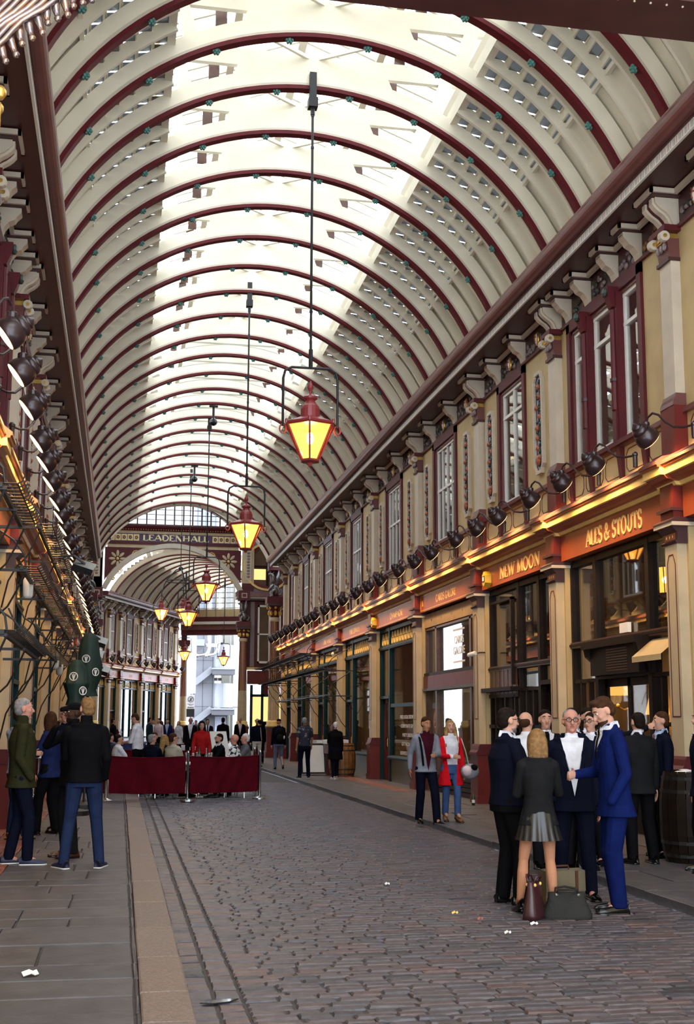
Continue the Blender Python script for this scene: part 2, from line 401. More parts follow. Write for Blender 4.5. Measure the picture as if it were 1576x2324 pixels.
for i in range(48):
    for j in range(2):
        slab(pavR, 'red_tile', 6.55 + j * .2, 6.75 + j * .2, 28.5 + i * .25, 28.75 + i * .25, PAVZ + .006, 'quarry', 0.003, 0.04)
mb = MB(); mb.box(5.97, 6.27, 20.9, 21.5, PAVZ, PAVZ + .006, 'grout'); mb.box(5.99, 6.25, 20.93, 21.47, PAVZ, PAVZ + .009, 'york'); mb.build('manhole_cover', pavR)

# litter that shows on the stones
def litter(x, y, L, W, m, label, cat, rz, z):
    mb = MB(); nx = 4
    pa = [(-L / 2 + L * i / nx, -W / 2, 0.003 + 0.012 * ((i * 7) % 3) / 2) for i in range(nx + 1)]; pb = [(a[0] + .15 * W, W / 2, a[2] + .012) for a in pa]
    mb.strip(pa, pb, m); mb.strip([(a[0], a[1], a[2] - .003) for a in pa], [(a[0], a[1], a[2] - .003) for a in pb], m)
    o = mb.build('scrap_of_paper' if cat == 'litter' else 'cigarette_end'); tag(o, label, cat); o.location = (x, y, z); o.rotation_euler = (0, 0, rz); return o
# ---------------------------------------------------------------- arcade fronts
def pattern_mat():
    m = mat('anthemion', (0.62, 0.58, 0.50), 0.5, var=0); n = m.node_tree; L = n.links; b = n.nodes['Principled BSDF']
    g = n.nodes.new('ShaderNodeNewGeometry'); sp = n.nodes.new('ShaderNodeSeparateXYZ'); L.new(g.outputs['Position'], sp.inputs[0])
    def mth(op, a, bb):
        q = n.nodes.new('ShaderNodeMath'); q.operation = op
        for i, x in enumerate((a, bb)):
            if x is None: continue
            if isinstance(x, (int, float)): q.inputs[i].default_value = x
            else: L.new(x, q.inputs[i])
        return q.outputs[0]
    fy = mth('FRACT', mth('MULTIPLY', sp.outputs[1], 6.0), None)
    r = n.nodes.new('ShaderNodeValToRGB'); r.color_ramp.interpolation = 'CONSTANT'; e = r.color_ramp.elements
    e[0].position = 0; e[0].color = (.62, .58, .5, 1); e[1].position = 0.06; e[1].color = (.30, .07, .08, 1)
    for p, c in ((.16, (.62, .58, .5)), (.34, (.22, .20, .20)), (.42, (.62, .58, .5)), (.50, (.2, .19, .19)), (.60, (.62, .58, .5)), (.68, (.2, .19, .19)), (.76, (.62, .58, .5))):
        q = e.new(p); q.color = (*c, 1)
    L.new(fy, r.inputs['Fac'])
    mz = mth('MULTIPLY', mth('GREATER_THAN', sp.outputs[2], 8.995), mth('LESS_THAN', sp.outputs[2], 9.085))
    mx = n.nodes.new('ShaderNodeMixRGB'); mx.inputs[1].default_value = (.62, .58, .5, 1); L.new(mz, mx.inputs[0]); L.new(r.outputs[0], mx.inputs[2]); L.new(mx.outputs[0], b.inputs['Base Color'])
pattern_mat()
PB = [10.3, 14.9, 19.45, 24.05, 29.35, 34.8, 40.3, 46.0, 51.5, 54.9]
YEND = 56.0
WINS = [(11.6, 13.6), (15.92, 18.94), (21.19, 22.88), (26.0, 28.07), (31.44, 33.51), (36.95, 38.98), (42.4, 44.5), (48.0, 49.8), (52.6, 53.8)]
NWIN = [0]; NTRIM = [0]; NDOOR = [0]
def extr(mb, poly, y0, y1, m): mb.prism(poly, lambda a, b: (a, y0, b), lambda a, b: (a, y1, b), m)
def facade(side, S=None, tf=None, PB=PB, WINS=WINS, Y0=None, YEND=YEND, Rt=None, triple=1, panels=range(2, 8), small=False):
    S = S or ('right' if side > 0 else 'left')
    tf = tf or (lambda d, y, z: (AX + side * d, y, z))
    NB = lambda: MB(tf, side < 0)
    pos = lambda d, y, z: Vector(tf(d, y, z))
    Rt = Rt or (0, -side, 0)                     # reading direction along the wall
    W = struct('wall_' + S, 'cream and maroon %s-hand front of the arcade with pilasters and bracketed cornice' % S, 'wall')
    Y0 = Y0 if Y0 is not None else (9.0 if side > 0 else 11.6)
    # upper wall between the windows, apron, frieze, backs
    mb = NB(); ys = [Y0] + [q for wn in WINS if wn[0] > Y0 for q in wn] + [YEND]
    for a, b in zip(ys[::2], ys[1::2]): mb.box(4.67, 4.95, a, b, 5.28, 8.5, 'cream_wall')
    for a, b in WINS: mb.box(4.67, 4.95, a, b, 5.28, 5.88, 'cream_wall')
    mb.build('upper_wall', W)
    mb = NB(); mb.box(4.67, 4.95, Y0, YEND, 8.5, 9.02, 'maroon_dark'); mb.build('frieze', W)
    mb = NB(); mb.box(4.60, 4.67, Y0, YEND, 5.83, 5.90, 'maroon_brown'); mb.box(4.62, 4.67, Y0, YEND, 8.46, 8.51, 'maroon'); mb.build('string_course', W)
    mb = NB()
    for i, (a, b) in enumerate(zip(PB, PB[1:])):      # painted apron panels under the windows: thin raised red lines
        k = max(2, int((b - a) / 0.8)); st = (b - a - .5) / k
        for q in range(k):
            u0 = a + .28 + q * st; u1 = u0 + st - .10
            if u0 < Y0: continue
            for z in (5.42, 5.77): mb.box(4.664, 4.668, u0 + .08, u1 - .08, z - .007, z + .007, 'maroon')
            for u in (u0, u1): mb.box(4.664, 4.668, u - .008, u + .008, 5.50, 5.69, 'maroon')
            for u, sg in ((u0, 1), (u1, -1)):
                for z, sz in ((5.50, -1), (5.69, 1)): mb.bar((4.666, u, z), (4.666, u + sg * .08, z + sz * .08), .014, .004, 'maroon')
    mb.build('apron_lining', W)
    mb = NB(); mb.box(6.9, 7.0, Y0, YEND, 0, 9.3, 'interior'); mb.box(4.9, 7.0, Y0, YEND, 8.9, 9.3, 'interior'); mb.box(4.96, 7.0, Y0, YEND, 4.42, 5.3, 'interior')
    for p in PB: mb.box(4.9, 7.0, p - .1, p + .1, 0.05, 9.0, 'plaster')
    mb.box(4.8, 7.0, YEND - .15, YEND, 0, 9.3, 'maroon'); mb.box(4.62, 7.0, Y0, Y0 + .15, 0, 9.3, 'black_gloss'); mb.build('inner_walls', W)
    mb = NB(); mb.box(4.9, 7.0, Y0, YEND, 0.02, 0.06, 'brown_wood'); mb.build('shop_floor', W)
    # pilasters, two storeys
    for p in PB:
        if p < Y0 - .3: continue
        q = bpy.data.objects.new('pilaster', None); COL.objects.link(q); q.parent = W
        mb = NB(); mb.box(4.46, 4.9, p - .18, p + .18, 1.22, 4.05, 'cream_pale'); mb.box(4.60, 4.9, p - .24, p + .24, 1.22, 4.3, 'cream_wall')
        mb.build('shaft', q)
        mb = NB()                                      # red line on the shaft
        for u in (-.115, .115): mb.box(4.455, 4.461, p + u - .007, p + u + .007, 1.75, 3.78, 'maroon')
        mb.box(4.455, 4.461, p - .115, p + .115, 1.745, 1.76, 'maroon'); mb.box(4.455, 4.461, p - .06, p + .06, 3.895, 3.91, 'maroon')
        for sg in (-1, 1): mb.bar((4.458, p + sg * .115, 3.78), (4.458, p + sg * .06, 3.90), .014, .005, 'maroon')
        mb.build('lining', q)
        mb = NB(); mb.box(4.40, 4.9, p - .24, p + .24, 0.04, 1.02, 'oxblood'); mb.box(4.38, 4.9, p - .26, p + .26, 0.04, .2, 'oxblood')
        extr(mb, [(4.9, 1.02), (4.37, 1.02), (4.37, 1.07), (4.41, 1.12), (4.43, 1.20), (4.45, 1.24), (4.9, 1.24)], p - .26, p + .26, 'maroon'); mb.build('base', q)
        mb = NB()
        extr(mb, [(4.9, 4.04), (4.44, 4.04), (4.42, 4.07), (4.455, 4.09), (4.455, 4.19), (4.42, 4.22), (4.37, 4.27), (4.9, 4.27)], p - .22, p + .22, 'maroon_dark')
        mb.box(4.35, 4.9, p - .28, p + .28, 4.27, 4.32, 'cream_stone')
        extr(mb, [(4.9, 4.32), (4.34, 4.32), (4.34, 4.34), (4.40, 4.38), (4.9, 4.38)], p - .28, p + .28, 'maroon_dark')
        mb.box(4.448, 4.46, p - .15, p + .15, 4.095, 4.185, 'sign_red')
        for u in (-.09, 0, .09): mb.ball((4.447, p + u, 4.14), (.008, .012, .022), 'gold_paint', 6, 4)
        mb.build('capital', q, smooth=False)
        mb = NB(); mb.box(4.42, 4.7, p - .19, p + .19, 4.38, 4.90, 'oxblood'); mb.box(4.37, 4.7, p - .22, p + .22, 4.48, 4.52, 'maroon_dark'); mb.build('block', q)
        mb = NB(); mb.box(4.53, 4.7, p - .17, p + .17, 6.10, 8.03, 'cream_stone'); mb.build('shaft', q)
        mb = NB(); mb.box(4.48, 4.7, p - .21, p + .21, 5.27, 5.94, 'oxblood')
        extr(mb, [(4.7, 5.94), (4.47, 5.94), (4.48, 6.0), (4.51, 6.06), (4.52, 6.11), (4.7, 6.11)], p - .20, p + .20, 'maroon_brown'); mb.build('base', q)
        mb = NB(); mb.box(4.49, 4.7, p - .19, p + .19, 8.0, 8.05, 'maroon_dark')
        extr(mb, [(4.7, 8.05), (4.53, 8.05), (4.51, 8.15), (4.50, 8.25), (4.46, 8.33), (4.7, 8.33)], p - .17, p + .17, 'maroon_brown')
        for u in (-.17, .17):                           # volutes
            mb.lathe([(0.0, -.05), (.075, -.045), (.08, 0), (.075, .045), (0.0, .05)], (4.44, p + u, 8.34), (0, 1, 0), 10, 'cream_stone')
            mb.lathe([(.03, -.055), (.03, .055)], (4.44, p + u, 8.34), (0, 1, 0), 8, 'gilt')
        for u in (-.1, 0, .1): mb.ball((4.48, p + u, 8.22), (.03, .045, .06), 'relief_grey', 6, 4)
        mb.box(4.47, 4.7, p - .12, p + .12, 8.30, 8.42, 'gilt'); mb.box(4.42, 4.7, p - .24, p + .24, 8.42, 8.50, 'maroon'); mb.build('capital', q)
        br = bpy.data.objects.new('double_bracket', None); COL.objects.link(br); br.parent = W
        big = [(4.68, 8.9), (4.29, 8.9), (4.29, 8.81), (4.33, 8.76), (4.38, 8.715), (4.45, 8.67), (4.505, 8.61), (4.535, 8.54), (4.55, 8.50), (4.68, 8.50)]
        ins = [(a + .03, b + .02 if b < 8.85 else b) for a, b in big]
        mb = NB()
        for u in (-.16, .06): extr(mb, big, p + u, p + u + .10, 'cream_stone')
        mb.build('scroll', br)
        mb = NB(); extr(mb, ins, p - .20, p - .16, 'cream_stone'); extr(mb, ins, p - .06, p + .06, 'maroon'); extr(mb, ins, p + .16, p + .20, 'cream_stone'); mb.build('infill', br)
        mb = NB(); mb.box(4.25, 4.68, p - .27, p + .27, 8.905, 8.935, 'maroon_dark')
        mb.box(4.21, 4.25, p - .30, p + .30, 8.93, 9.0, 'cream_stone'); mb.box(4.21, 4.62, p - .30, p - .26, 8.93, 9.0, 'cream_stone'); mb.box(4.21, 4.62, p + .26, p + .30, 8.93, 9.0, 'cream_stone'); mb.build('abacus', br)
    # small brackets, cream fillet, frieze flowers
    occ = [(p - .3, p + .3) for p in PB]
    sm = []
    for i, (a, b) in enumerate(WINS):
        sm += [a + .08, b - .08]
        if i == triple: sm += [a + .95, b - .95]
    for u in sorted(sm):
        if u < Y0 + .3: continue
        mb = NB(); pr = [(4.68, 8.9), (4.37, 8.9), (4.37, 8.83), (4.43, 8.77), (4.46, 8.72), (4.54, 8.68), (4.60, 8.60), (4.63, 8.50), (4.68, 8.50)]
        extr(mb, pr, u - .09, u + .09, 'cream_stone'); mb.box(4.31, 4.68, u - .13, u + .13, 8.905, 8.935, 'maroon_dark')
        mb.box(4.27, 4.31, u - .17, u + .17, 8.93, 9.0, 'cream_stone'); mb.box(4.27, 4.62, u - .17, u - .13, 8.93, 9.0, 'cream_stone'); mb.box(4.27, 4.62, u + .13, u + .17, 8.93, 9.0, 'cream_stone')
        for j in (-.04, 0, .04): mb.box(4.365, 4.371, u + j - .008, u + j + .008, 8.86, 8.875, 'maroon_dark')
        mb.build('small_bracket', W); occ.append((u - .17, u + .17))
    occ.sort(); fl = NB(); rel = []
    for (a, b), (c, d) in zip(occ, occ[1:]):
        if c - b < .05 or b < Y0: continue
        fl.box(4.56, 4.62, b, c, 8.93, 9.0, 'cream_stone'); rel.append((b, c))
    fl.build('cream_fillet', W)
    rr = random.Random(3)
    for b, c in rel:
        mb = NB(); k = max(3, int((c - b) / .12)); mm = 'relief_fruit' if c - b < .75 and rr.random() < .6 else 'relief_grey'
        for j in range(k * 2):
            mb.ball((4.655, b + (j + .5) * (c - b) / k / 2, 8.70 + rr.uniform(-.11, .11)), (.03, rr.uniform(.03, .07), rr.uniform(.03, .06)), rr.choice([mm, mm, 'leaf_dark']), 6, 4)
        if c - b > .9:
            mb.ball((4.64, (b + c) / 2, 8.72), (.04, .09, .14), 'gilt', 8, 5); mb.ball((4.62, (b + c) / 2, 8.72), (.04, .055, .10), 'white_paint', 8, 5)
            mb.box(4.575, 4.60, (b + c) / 2 - .012, (b + c) / 2 + .012, 8.65, 8.80, 'fruit_red'); mb.box(4.575, 4.60, (b + c) / 2 - .045, (b + c) / 2 + .045, 8.73, 8.75, 'fruit_red')
        mb.build('frieze_flowers', W, smooth=True)
    # main cornice: soffit, painted strip, gutter
    NTRIM[0] += 1
    T = struct('trim_%d' % NTRIM[0], 'main cornice with painted strip and rounded gutter on the %s' % S, 'cornice')
    mb = NB(); mb.box(4.03, 4.95, Y0, YEND, 9.02, 9.06, 'maroon_dark'); mb.build('soffit', T)
    mb = NB(); mb.box(3.995, 4.03, Y0, YEND, 8.98, 9.10, 'anthemion'); mb.box(3.97, 4.03, Y0, YEND, 9.10, 9.115, 'maroon_dark'); mb.build('painted_strip', T)
    mb = NB(); pr = [(4.05, 9.115)] + [(3.93 + .12 * math.cos(t), 9.26 + .12 * math.sin(t)) for t in [R(x) for x in (285, 265, 245, 225, 205, 185, 165, 145)]] + [(3.86, 9.38), (3.86, 9.40), (4.3, 9.40), (4.3, 9.115)]
    extr(mb, pr, Y0, YEND, 'maroon_brown'); mb.build('gutter', T)
    # cornice over the shop signs
    NTRIM[0] += 1
    T2 = struct('trim_%d' % NTRIM[0], 'gilded cornice above the shop signs on the %s' % S, 'cornice')
    def shopcorn(y0, y1, s, nm):
        mb = NB()
        extr(mb, [(4.7, 4.82), (4.51 - s, 4.82), (4.48 - s, 4.87), (4.7, 4.87)], y0, y1, 'gold_paint')
        extr(mb, [(4.7, 4.87), (4.47 - s, 4.87), (4.45 - s, 4.89), (4.38 - s, 4.90), (4.33 - s, 4.95), (4.7, 4.95)], y0, y1, 'sign_red')
        extr(mb, [(4.7, 4.95), (4.28 - s, 4.95), (4.28 - s, 5.05), (4.7, 5.05)], y0, y1, 'gold_paint')
        extr(mb, [(4.7, 5.05), (4.25 - s, 5.05), (4.24 - s, 5.08), (4.7, 5.08)], y0, y1, 'sign_red')
        extr(mb, [(4.7, 5.08), (4.22 - s, 5.08), (4.22 - s, 5.12), (4.32 - s, 5.20), (4.5 - s * .6, 5.25), (4.7, 5.30)], y0, y1, 'maroon_brown')
        mb.build(nm, T2)
    for a, b in zip(PB, PB[1:]):
        if b > Y0: shopcorn(max(a + .27, Y0), b - .27, 0, 'bay_length')
    for p in PB:
        if p > Y0: shopcorn(p - .27, p + .27, .07, 'break_forward')
    # upper windows
    for i, (a, b) in enumerate(WINS):
        if a < Y0: continue
        NWIN[0] += 1; wn = struct('window_%d' % NWIN[0], 'upstairs maroon framed window, number %d counted along the %s front' % (i + 1, S), 'window')
        z0, z1 = 5.92, 8.46; mb = NB()
        mb.box(4.62, 4.8, a, a + .14, z0, z1, 'maroon'); mb.box(4.62, 4.8, b - .14, b, z0, z1, 'maroon'); mb.box(4.62, 4.8, a, b, z1 - .16, z1, 'maroon')
        mb.box(4.66, 4.8, a + .14, a + .19, z0, z1 - .16, 'maroon_brown'); mb.box(4.66, 4.8, b - .19, b - .14, z0, z1 - .16, 'maroon_brown'); mb.box(4.66, 4.8, a, b, z1 - .21, z1 - .16, 'maroon_brown')
        mb.build('window_frame', wn)
        mb = NB(); mb.box(4.55, 4.8, a - .06, b + .06, 5.86, 5.93, 'maroon'); 
        for u in ([a + .06, b - .06] if i != triple else [a + .06, a + .92, b - .92, b - .06]): extr(mb, [(4.67, 5.86), (4.58, 5.86), (4.64, 5.32), (4.67, 5.32)], u - .07, u + .07, 'maroon')
        mb.build('sill', wn)
        lights = [(a + .19, b - .19)]
        if i == triple:
            c1, c2 = a + .92, b - .92; lights = [(a + .19, c1 - .12), (c1 + .12, c2 - .12), (c2 + .12, b - .19)]
            for c in (c1, c2):
                mb = NB(); mb.box(4.58, 4.8, c - .12, c + .12, z0, z1 - .16, 'maroon'); mb.box(4.55, 4.62, c - .07, c + .07, z0, z0 + .5, 'maroon')
                mb.lathe([(.055, 0), (.05, .8), (.045, 1.6)], (4.57, c, z0 + .5), n=8, m='maroon'); mb.lathe([(.07, 0), (.07, .05)], (4.57, c, z0 + .95), n=8, m='maroon_dark')
                extr(mb, [(4.62, 8.05), (4.54, 8.05), (4.50, 8.15), (4.46, 8.28), (4.46, 8.38), (4.62, 8.38)], c - .08, c + .08, 'maroon'); mb.ball((4.45, c, 8.30), (.05, .08, .08), 'leaf_dark', 8, 5); mb.build('mullion', wn)
        for (u0, u1) in lights:
            mb = NB(); nb = 1 if triple == 1 and i in (1, 2) else 3; wd = u1 - u0
            if i == triple and wd < 1: nb = 0
            zt = 7.72 if triple == 1 and i in (1, 2) else 7.2
            for u in (u0, u1 - .06): mb.box(4.70, 4.76, u, u + .06, z0, z1 - .21, 'white_paint')
            for z, h in ((z0, .12), (zt, .06), (z1 - .27, .06)): mb.box(4.695, 4.76, u0, u1, z, z + h, 'white_paint')
            for k in range(nb):
                c = u0 + wd * (k + 1) / (nb + 1); t = .03 if nb == 1 else .014
                mb.box(4.70, 4.755, c - t, c + t, z0, z1 - .21, 'white_paint')
            mb.build('sash', wn)
            for zz0, zz1 in ((z0 + .12, zt), (zt + .06, z1 - .27)):
                for k in range(nb + 1):
                    g = NB(); g.box(4.735, 4.741, u0 + .05 + k * (wd - .1) / (nb + 1), u0 + .05 + (k + 1) * (wd - .1) / (nb + 1), zz0, zz1, 'upper_glass'); g.build('pane', wn)
    # floral relief panels on the piers
    fp0 = None
    def fpanel(u):
        nonlocal fp0
        if fp0 is None:
            q = bpy.data.objects.new('floral_panel', None); COL.objects.link(q); q.parent = W; z0, z1, hw = 6.16, 8.08, .25
            oct_ = lambda e: [(-hw + e, z0 + .16), (-hw + .09 + e * .5, z0 + .10), (-.13, z0 + e), (.13, z0 + e), (hw - .09 - e * .5, z0 + .10), (hw - e, z0 + .16), (hw - e, z1 - .16), (hw - .09 - e * .5, z1 - .10), (.13, z1 - e), (-.13, z1 - e), (-hw + .09 + e * .5, z1 - .10), (-hw + e, z1 - .16)]
            mb = NB(); A, B = oct_(0), oct_(.065); n = len(A)
            for k in range(n):
                j = (k + 1) % n; vs = [(dd, P[x][0], P[x][1]) for dd in (4.60, 4.675) for P in (A, B) for x in (k, j)]
                mb.add(vs, [(0, 1, 3, 2), (4, 6, 7, 5), (0, 4, 5, 1), (2, 3, 7, 6)], 'cream_stone')
            mb.build('frame', q)
            mb = NB(); mb.prism(oct_(.06), lambda a_, b_: (4.655, a_, b_), lambda a_, b_: (4.67, a_, b_), 'panel_blue'); 
            for k in range(n):
                j = (k + 1) % n; C = oct_(.075); mb.bar((4.652, C[k][0], C[k][1]), (4.652, C[j][0], C[j][1]), .02, .01, 'maroon')
            mb.build('field', q)
            mb = NB(); r2 = random.Random(5)
            mb.tube([(4.64, .05 * math.sin(k * 1.3), z0 + .16 + k * .16) for k in range(11)], .014, 'leaf_dark', 5)
            for k in range(26):
                z = z0 + .18 + k * .062; mb.ball((4.635, r2.uniform(-.1, .1), z), (.03, r2.uniform(.025, .06), r2.uniform(.025, .05)), 'leaf_dark', 6, 4)
            for k in range(8): mb.ball((4.62, r2.uniform(-.08, .08), z0 + .3 + k * .19), (.045, .05, .055), 'fruit_red', 8, 5)
            mb.ball((4.61, 0, z0 + .26), (.05, .085, .10), 'fruit_red', 8, 5); mb.build('garland', q, smooth=True); fp0 = q
        else:
            q = fp0.copy(); COL.objects.link(q)
            for ch in fp0.children:
                c = ch.copy(); COL.objects.link(c); c.parent = q
        q.location = Vector(tf(0, u, 0)) - Vector(tf(0, 0, 0))
    for i in panels:
        wa, wb_ = WINS[i]; pa, pb = PB[i], PB[i + 1]
        if wa - pa > .85: fpanel((pa + .2 + wa) / 2)
        if pb - wb_ > .75: fpanel((pb - .2 + wb_) / 2)
    return W, NB, pos, Rt
WR, NBR, posR, RtR = facade(1)
WL, NBL, posL, RtL = facade(-1)
# ---------------------------------------------------------------- serif lettering from strokes
def arc(cx, cy, rx, ry, a0, a1, n=10): return [(cx + rx * math.cos(R(a0 + (a1 - a0) * i / n)), cy + ry * math.sin(R(a0 + (a1 - a0) * i / n))) for i in range(n + 1)]
T, t_ = .15, .055
GL = {  # width, strokes [(polyline, weight)], serifs [(x, y)]
'A': (.84, [([(.04, 0), (.42, 1)], t_), ([(.42, 1), (.78, 0)], T), ([(.2, .35), (.62, .35)], t_)], [(.05, 0), (.77, 0)]),
'B': (.66, [([(.14, 0), (.14, 1)], T), ([(.14, .97)] + arc(.36, .75, .2, .22, 90, -90) + [(.14, .53)], .08), ([(.14, .51)] + arc(.38, .27, .23, .25, 90, -90) + [(.14, .02)], .09)], [(.1, 0), (.1, 1)]),
'C': (.78, [(arc(.44, .5, .34, .49, 50, 310, 16), .11), ([(.68, .72), (.70, .98)], t_), ([(.68, .28), (.70, .04)], t_)], []),
'D': (.80, [([(.14, 0), (.14, 1)], T), ([(.14, .97)] + arc(.34, .5, .36, .47, 90, -90, 12) + [(.14, .03)], .10)], [(.1, 0), (.1, 1)]),
'E': (.64, [([(.14, 0), (.14, 1)], T), ([(.14, .975), (.56, .975), (.57, .80)], t_), ([(.14, .52), (.46, .52)], t_), ([(.14, .025), (.58, .025), (.60, .22)], t_)], [(.1, 0), (.1, 1)]),
'F': (.60, [([(.14, 0), (.14, 1)], T), ([(.14, .975), (.55, .975), (.56, .80)], t_), ([(.14, .52), (.44, .52)], t_)], [(.14, 0), (.1, 1)]),
'G': (.80, [(arc(.44, .5, .34, .49, 50, 300, 16), .11), ([(.68, .72), (.70, .98)], t_), ([(.67, .42), (.67, .06)], .12), ([(.52, .43), (.78, .43)], t_)], []),
'H': (.86, [([(.14, 0), (.14, 1)], T), ([(.70, 0), (.70, 1)], T), ([(.14, .52), (.70, .52)], t_)], [(.14, 0), (.14, 1), (.70, 0), (.70, 1)]),
'I': (.36, [([(.18, 0), (.18, 1)], T)], [(.18, 0), (.18, 1)]),
'L': (.62, [([(.14, 0), (.14, 1)], T), ([(.14, .025), (.56, .025), (.58, .24)], t_)], [(.14, 1), (.1, 0)]),
'M': (.98, [([(.12, 0), (.15, 1)], t_), ([(.15, 1), (.46, .04)], T), ([(.46, .04), (.80, 1)], t_), ([(.80, 1), (.84, 0)], T)], [(.12, 0), (.84, 0), (.13, 1), (.82, 1)]),
'N': (.86, [([(.14, 0), (.14, 1)], t_), ([(.14, 1), (.72, 0)], T), ([(.72, 0), (.72, 1)], t_)], [(.14, 0), (.12, 1), (.72, 1)]),
'O': (.86, [(arc(.43, .5, .34, .49, 0, 360, 22), .10)], []),
'P': (.64, [([(.14, 0), (.14, 1)], T), ([(.14, .97)] + arc(.34, .72, .23, .25, 90, -90) + [(.14, .47)], .09)], [(.14, 0), (.1, 1)]),
'R': (.76, [([(.14, 0), (.14, 1)], T), ([(.14, .97)] + arc(.34, .74, .22, .23, 90, -90) + [(.14, .51)], .09), ([(.36, .5), (.70, 0)], .13)], [(.14, 0), (.1, 1), (.7, 0)]),
'S': (.62, [(arc(.32, .74, .20, .24, 40, 250, 10) + arc(.31, .26, .22, .25, 70, -140, 10), .11), ([(.49, .74), (.50, .98)], t_), ([(.11, .26), (.10, .02)], t_)], []),
'T': (.74, [([(.37, 0), (.37, 1)], T), ([(.06, .78), (.08, .975), (.66, .975), (.68, .78)], t_)], [(.37, 0)]),
'U': (.84, [([(.14, 1), (.14, .36)] + arc(.42, .34, .28, .33, 180, 360, 10) + [(.70, 1)], .10), ([(.14, 1), (.14, .36)], T)], [(.14, 1), (.70, 1)]),
'V': (.80, [([(.08, 1), (.40, 0)], T), ([(.40, 0), (.72, 1)], t_)], [(.08, 1), (.72, 1)]),
'W': (1.1, [([(.06, 1), (.34, 0)], T), ([(.34, 0), (.55, .96)], t_), ([(.52, 1), (.78, 0)], T), ([(.78, 0), (1.03, 1)], t_)], [(.06, 1), (.52, 1), (1.03, 1)]),
'Y': (.78, [([(.07, 1), (.38, .46)], T), ([(.38, .46), (.70, 1)], t_), ([(.38, .5), (.38, 0)], T)], [(.07, 1), (.7, 1), (.38, 0)]),
'&': (.86, [(arc(.36, .77, .15, .21, -60, 240, 12) + [(.72, .04)], .09), ([(.30, .58)] + arc(.33, .27, .25, .26, 110, 330, 10) + [(.74, .50)], .09)], [(.74, .5)]),
'1': (.44, [([(.22, 0), (.22, 1), (.08, .82)], .11)], [(.22, 0)]),
'6': (.60, [(arc(.42, .45, .32, .52, 80, 180, 8) + arc(.31, .27, .21, .26, 180, 540, 16), .09)], []),
'7': (.56, [([(.06, .97), (.50, .97), (.20, 0)], .10)], []), '8': (.60, [(arc(.30, .76, .18, .22, 0, 360, 14), .09), (arc(.30, .28, .22, .27, 0, 360, 14), .09)], []),
'0': (.60, [(arc(.30, .5, .22, .48, 0, 360, 18), .09)], []), '.': (.3, [([(.12, .0), (.12, .12)], .12)], []), ' ': (.34, [], [])}
def serif(s, h, m, name, parent, matrix, width=None, depth=.012, heavy=1.0):
    """raised serif letters, centred on the origin of matrix"""
    mb = MB(); tot = sum(GL[c][0] for c in s); k = (width / (tot * h)) if width else .8; x = -tot * k * h / 2
    for c in s:
        wd, st, sf = GL[c]
        P = lambda p: (x + p[0] * k * h, (p[1] - .5) * h)
        for pl, wt in st:
            q = [Vector((*P(p), 0)) for p in pl]; hw = wt * heavy * h / 2 * (.6 + .4 * k); n = len(q); lf = []; rt = []
            for i in range(n):
                d = (q[min(i + 1, n - 1)] - q[max(i - 1, 0)]).normalized(); nn = Vector((-d.y, d.x, 0)) * hw; lf.append(q[i] + nn); rt.append(q[i] - nn)
            up = Vector((0, 0, depth)); mb.strip([v + up for v in rt], [v + up for v in lf], m); mb.strip(lf, [v + up for v in lf], m); mb.strip([v + up for v in rt], rt, m)
        for p in sf:
            a, b = P(p); e = .12 * h * max(k, .6); f = .025 * h * heavy; yy = b + f if p[1] < .5 else b - f; mb.box(a - e, a + e, yy - f, yy + f, 0, depth, m)
        x += wd * k * h
    mb.v = [matrix @ Vector(v) for v in mb.v]
    return mb.build(name, parent)

# ---------------------------------------------------------------- sign boards
def sign(NB, pos, Rt, a, b, label, txt=None, m='sign_red', letters='letter_gold', h=.25, width=None, raised=.012, lines=False, off=0.0, ends=None, where='', nm='sign_board', heavy=1.35):
    root = thing(nm, label, 'sign', group=None)
    mb = NB(); mb.box(4.55, 4.72, a, b, 4.385, 4.82, m); mb.build('board', root)
    if lines:
        mb = NB()
        for z in (4.425, 4.785): mb.box(4.546, 4.551, a + .1, b - .1, z - .006, z + .006, 'gold_paint')
        for u in (a + .1, b - .1): mb.box(4.546, 4.551, u - .008, u + .008, 4.425, 4.785, 'gold_paint')
        mb.build('gold_line', root)
    c = (a + b) / 2 + off
    if txt: serif(txt, h, letters, 'lettering', root, frame_m(pos(4.549, c, 4.60), Rt, (0, 0, 1)), width, raised, heavy)
    if ends:
        for u in (a + .28, b - .28): serif(ends, h * .8, letters, 'number', root, frame_m(pos(4.549, u, 4.60), Rt, (0, 0, 1)), None, raised, heavy)
    return root
names = {0: ('dark red sign board with no lettering at the right edge', None), 1: ('red sign board lettered ALES & STOUTS in raised gold', 'ALES & STOUTS'), 2: ('red sign board lettered NEW MOON in raised gold', 'NEW MOON'),
         3: ('red sign board lettered CARDS GALORE with a 16 at each end', 'CARDS GALORE'), 4: ('red sign board lettered CHAMPAGNE in gold', 'CHAMPAGNE'), 5: ('red sign board lettered FINE SPIRITS in gold', 'FINE SPIRITS'),
         6: ('red sign board lettered FINE WINES in gold', 'FINE WINES'), 7: ('plain red sign board behind the iron rack, next beyond FINE WINES', None), 8: ('small plain red sign board at the far end of the right front', None)}
spec = {1: dict(h=.26, width=2.15, off=-.15), 2: dict(h=.24, width=2.35, off=-.30), 3: dict(h=.17, width=1.75, lines=True, ends='16', raised=.003), 4: dict(h=.17, width=1.55, lines=True, raised=.003, off=-.3),
        5: dict(h=.17, width=1.7, lines=True, raised=.003, off=.2), 6: dict(h=.17, width=1.6, lines=True, raised=.003, off=-.2)}
for i in range(9):
    sign(NBR, posR, RtR, PB[i] + .22, PB[i + 1] - .22, names[i][0], names[i][1], **spec.get(i, dict(lines=i == 7)))
LN = ['first', 'second', 'third', 'fourth', 'fifth', 'sixth', 'seventh', 'eighth']
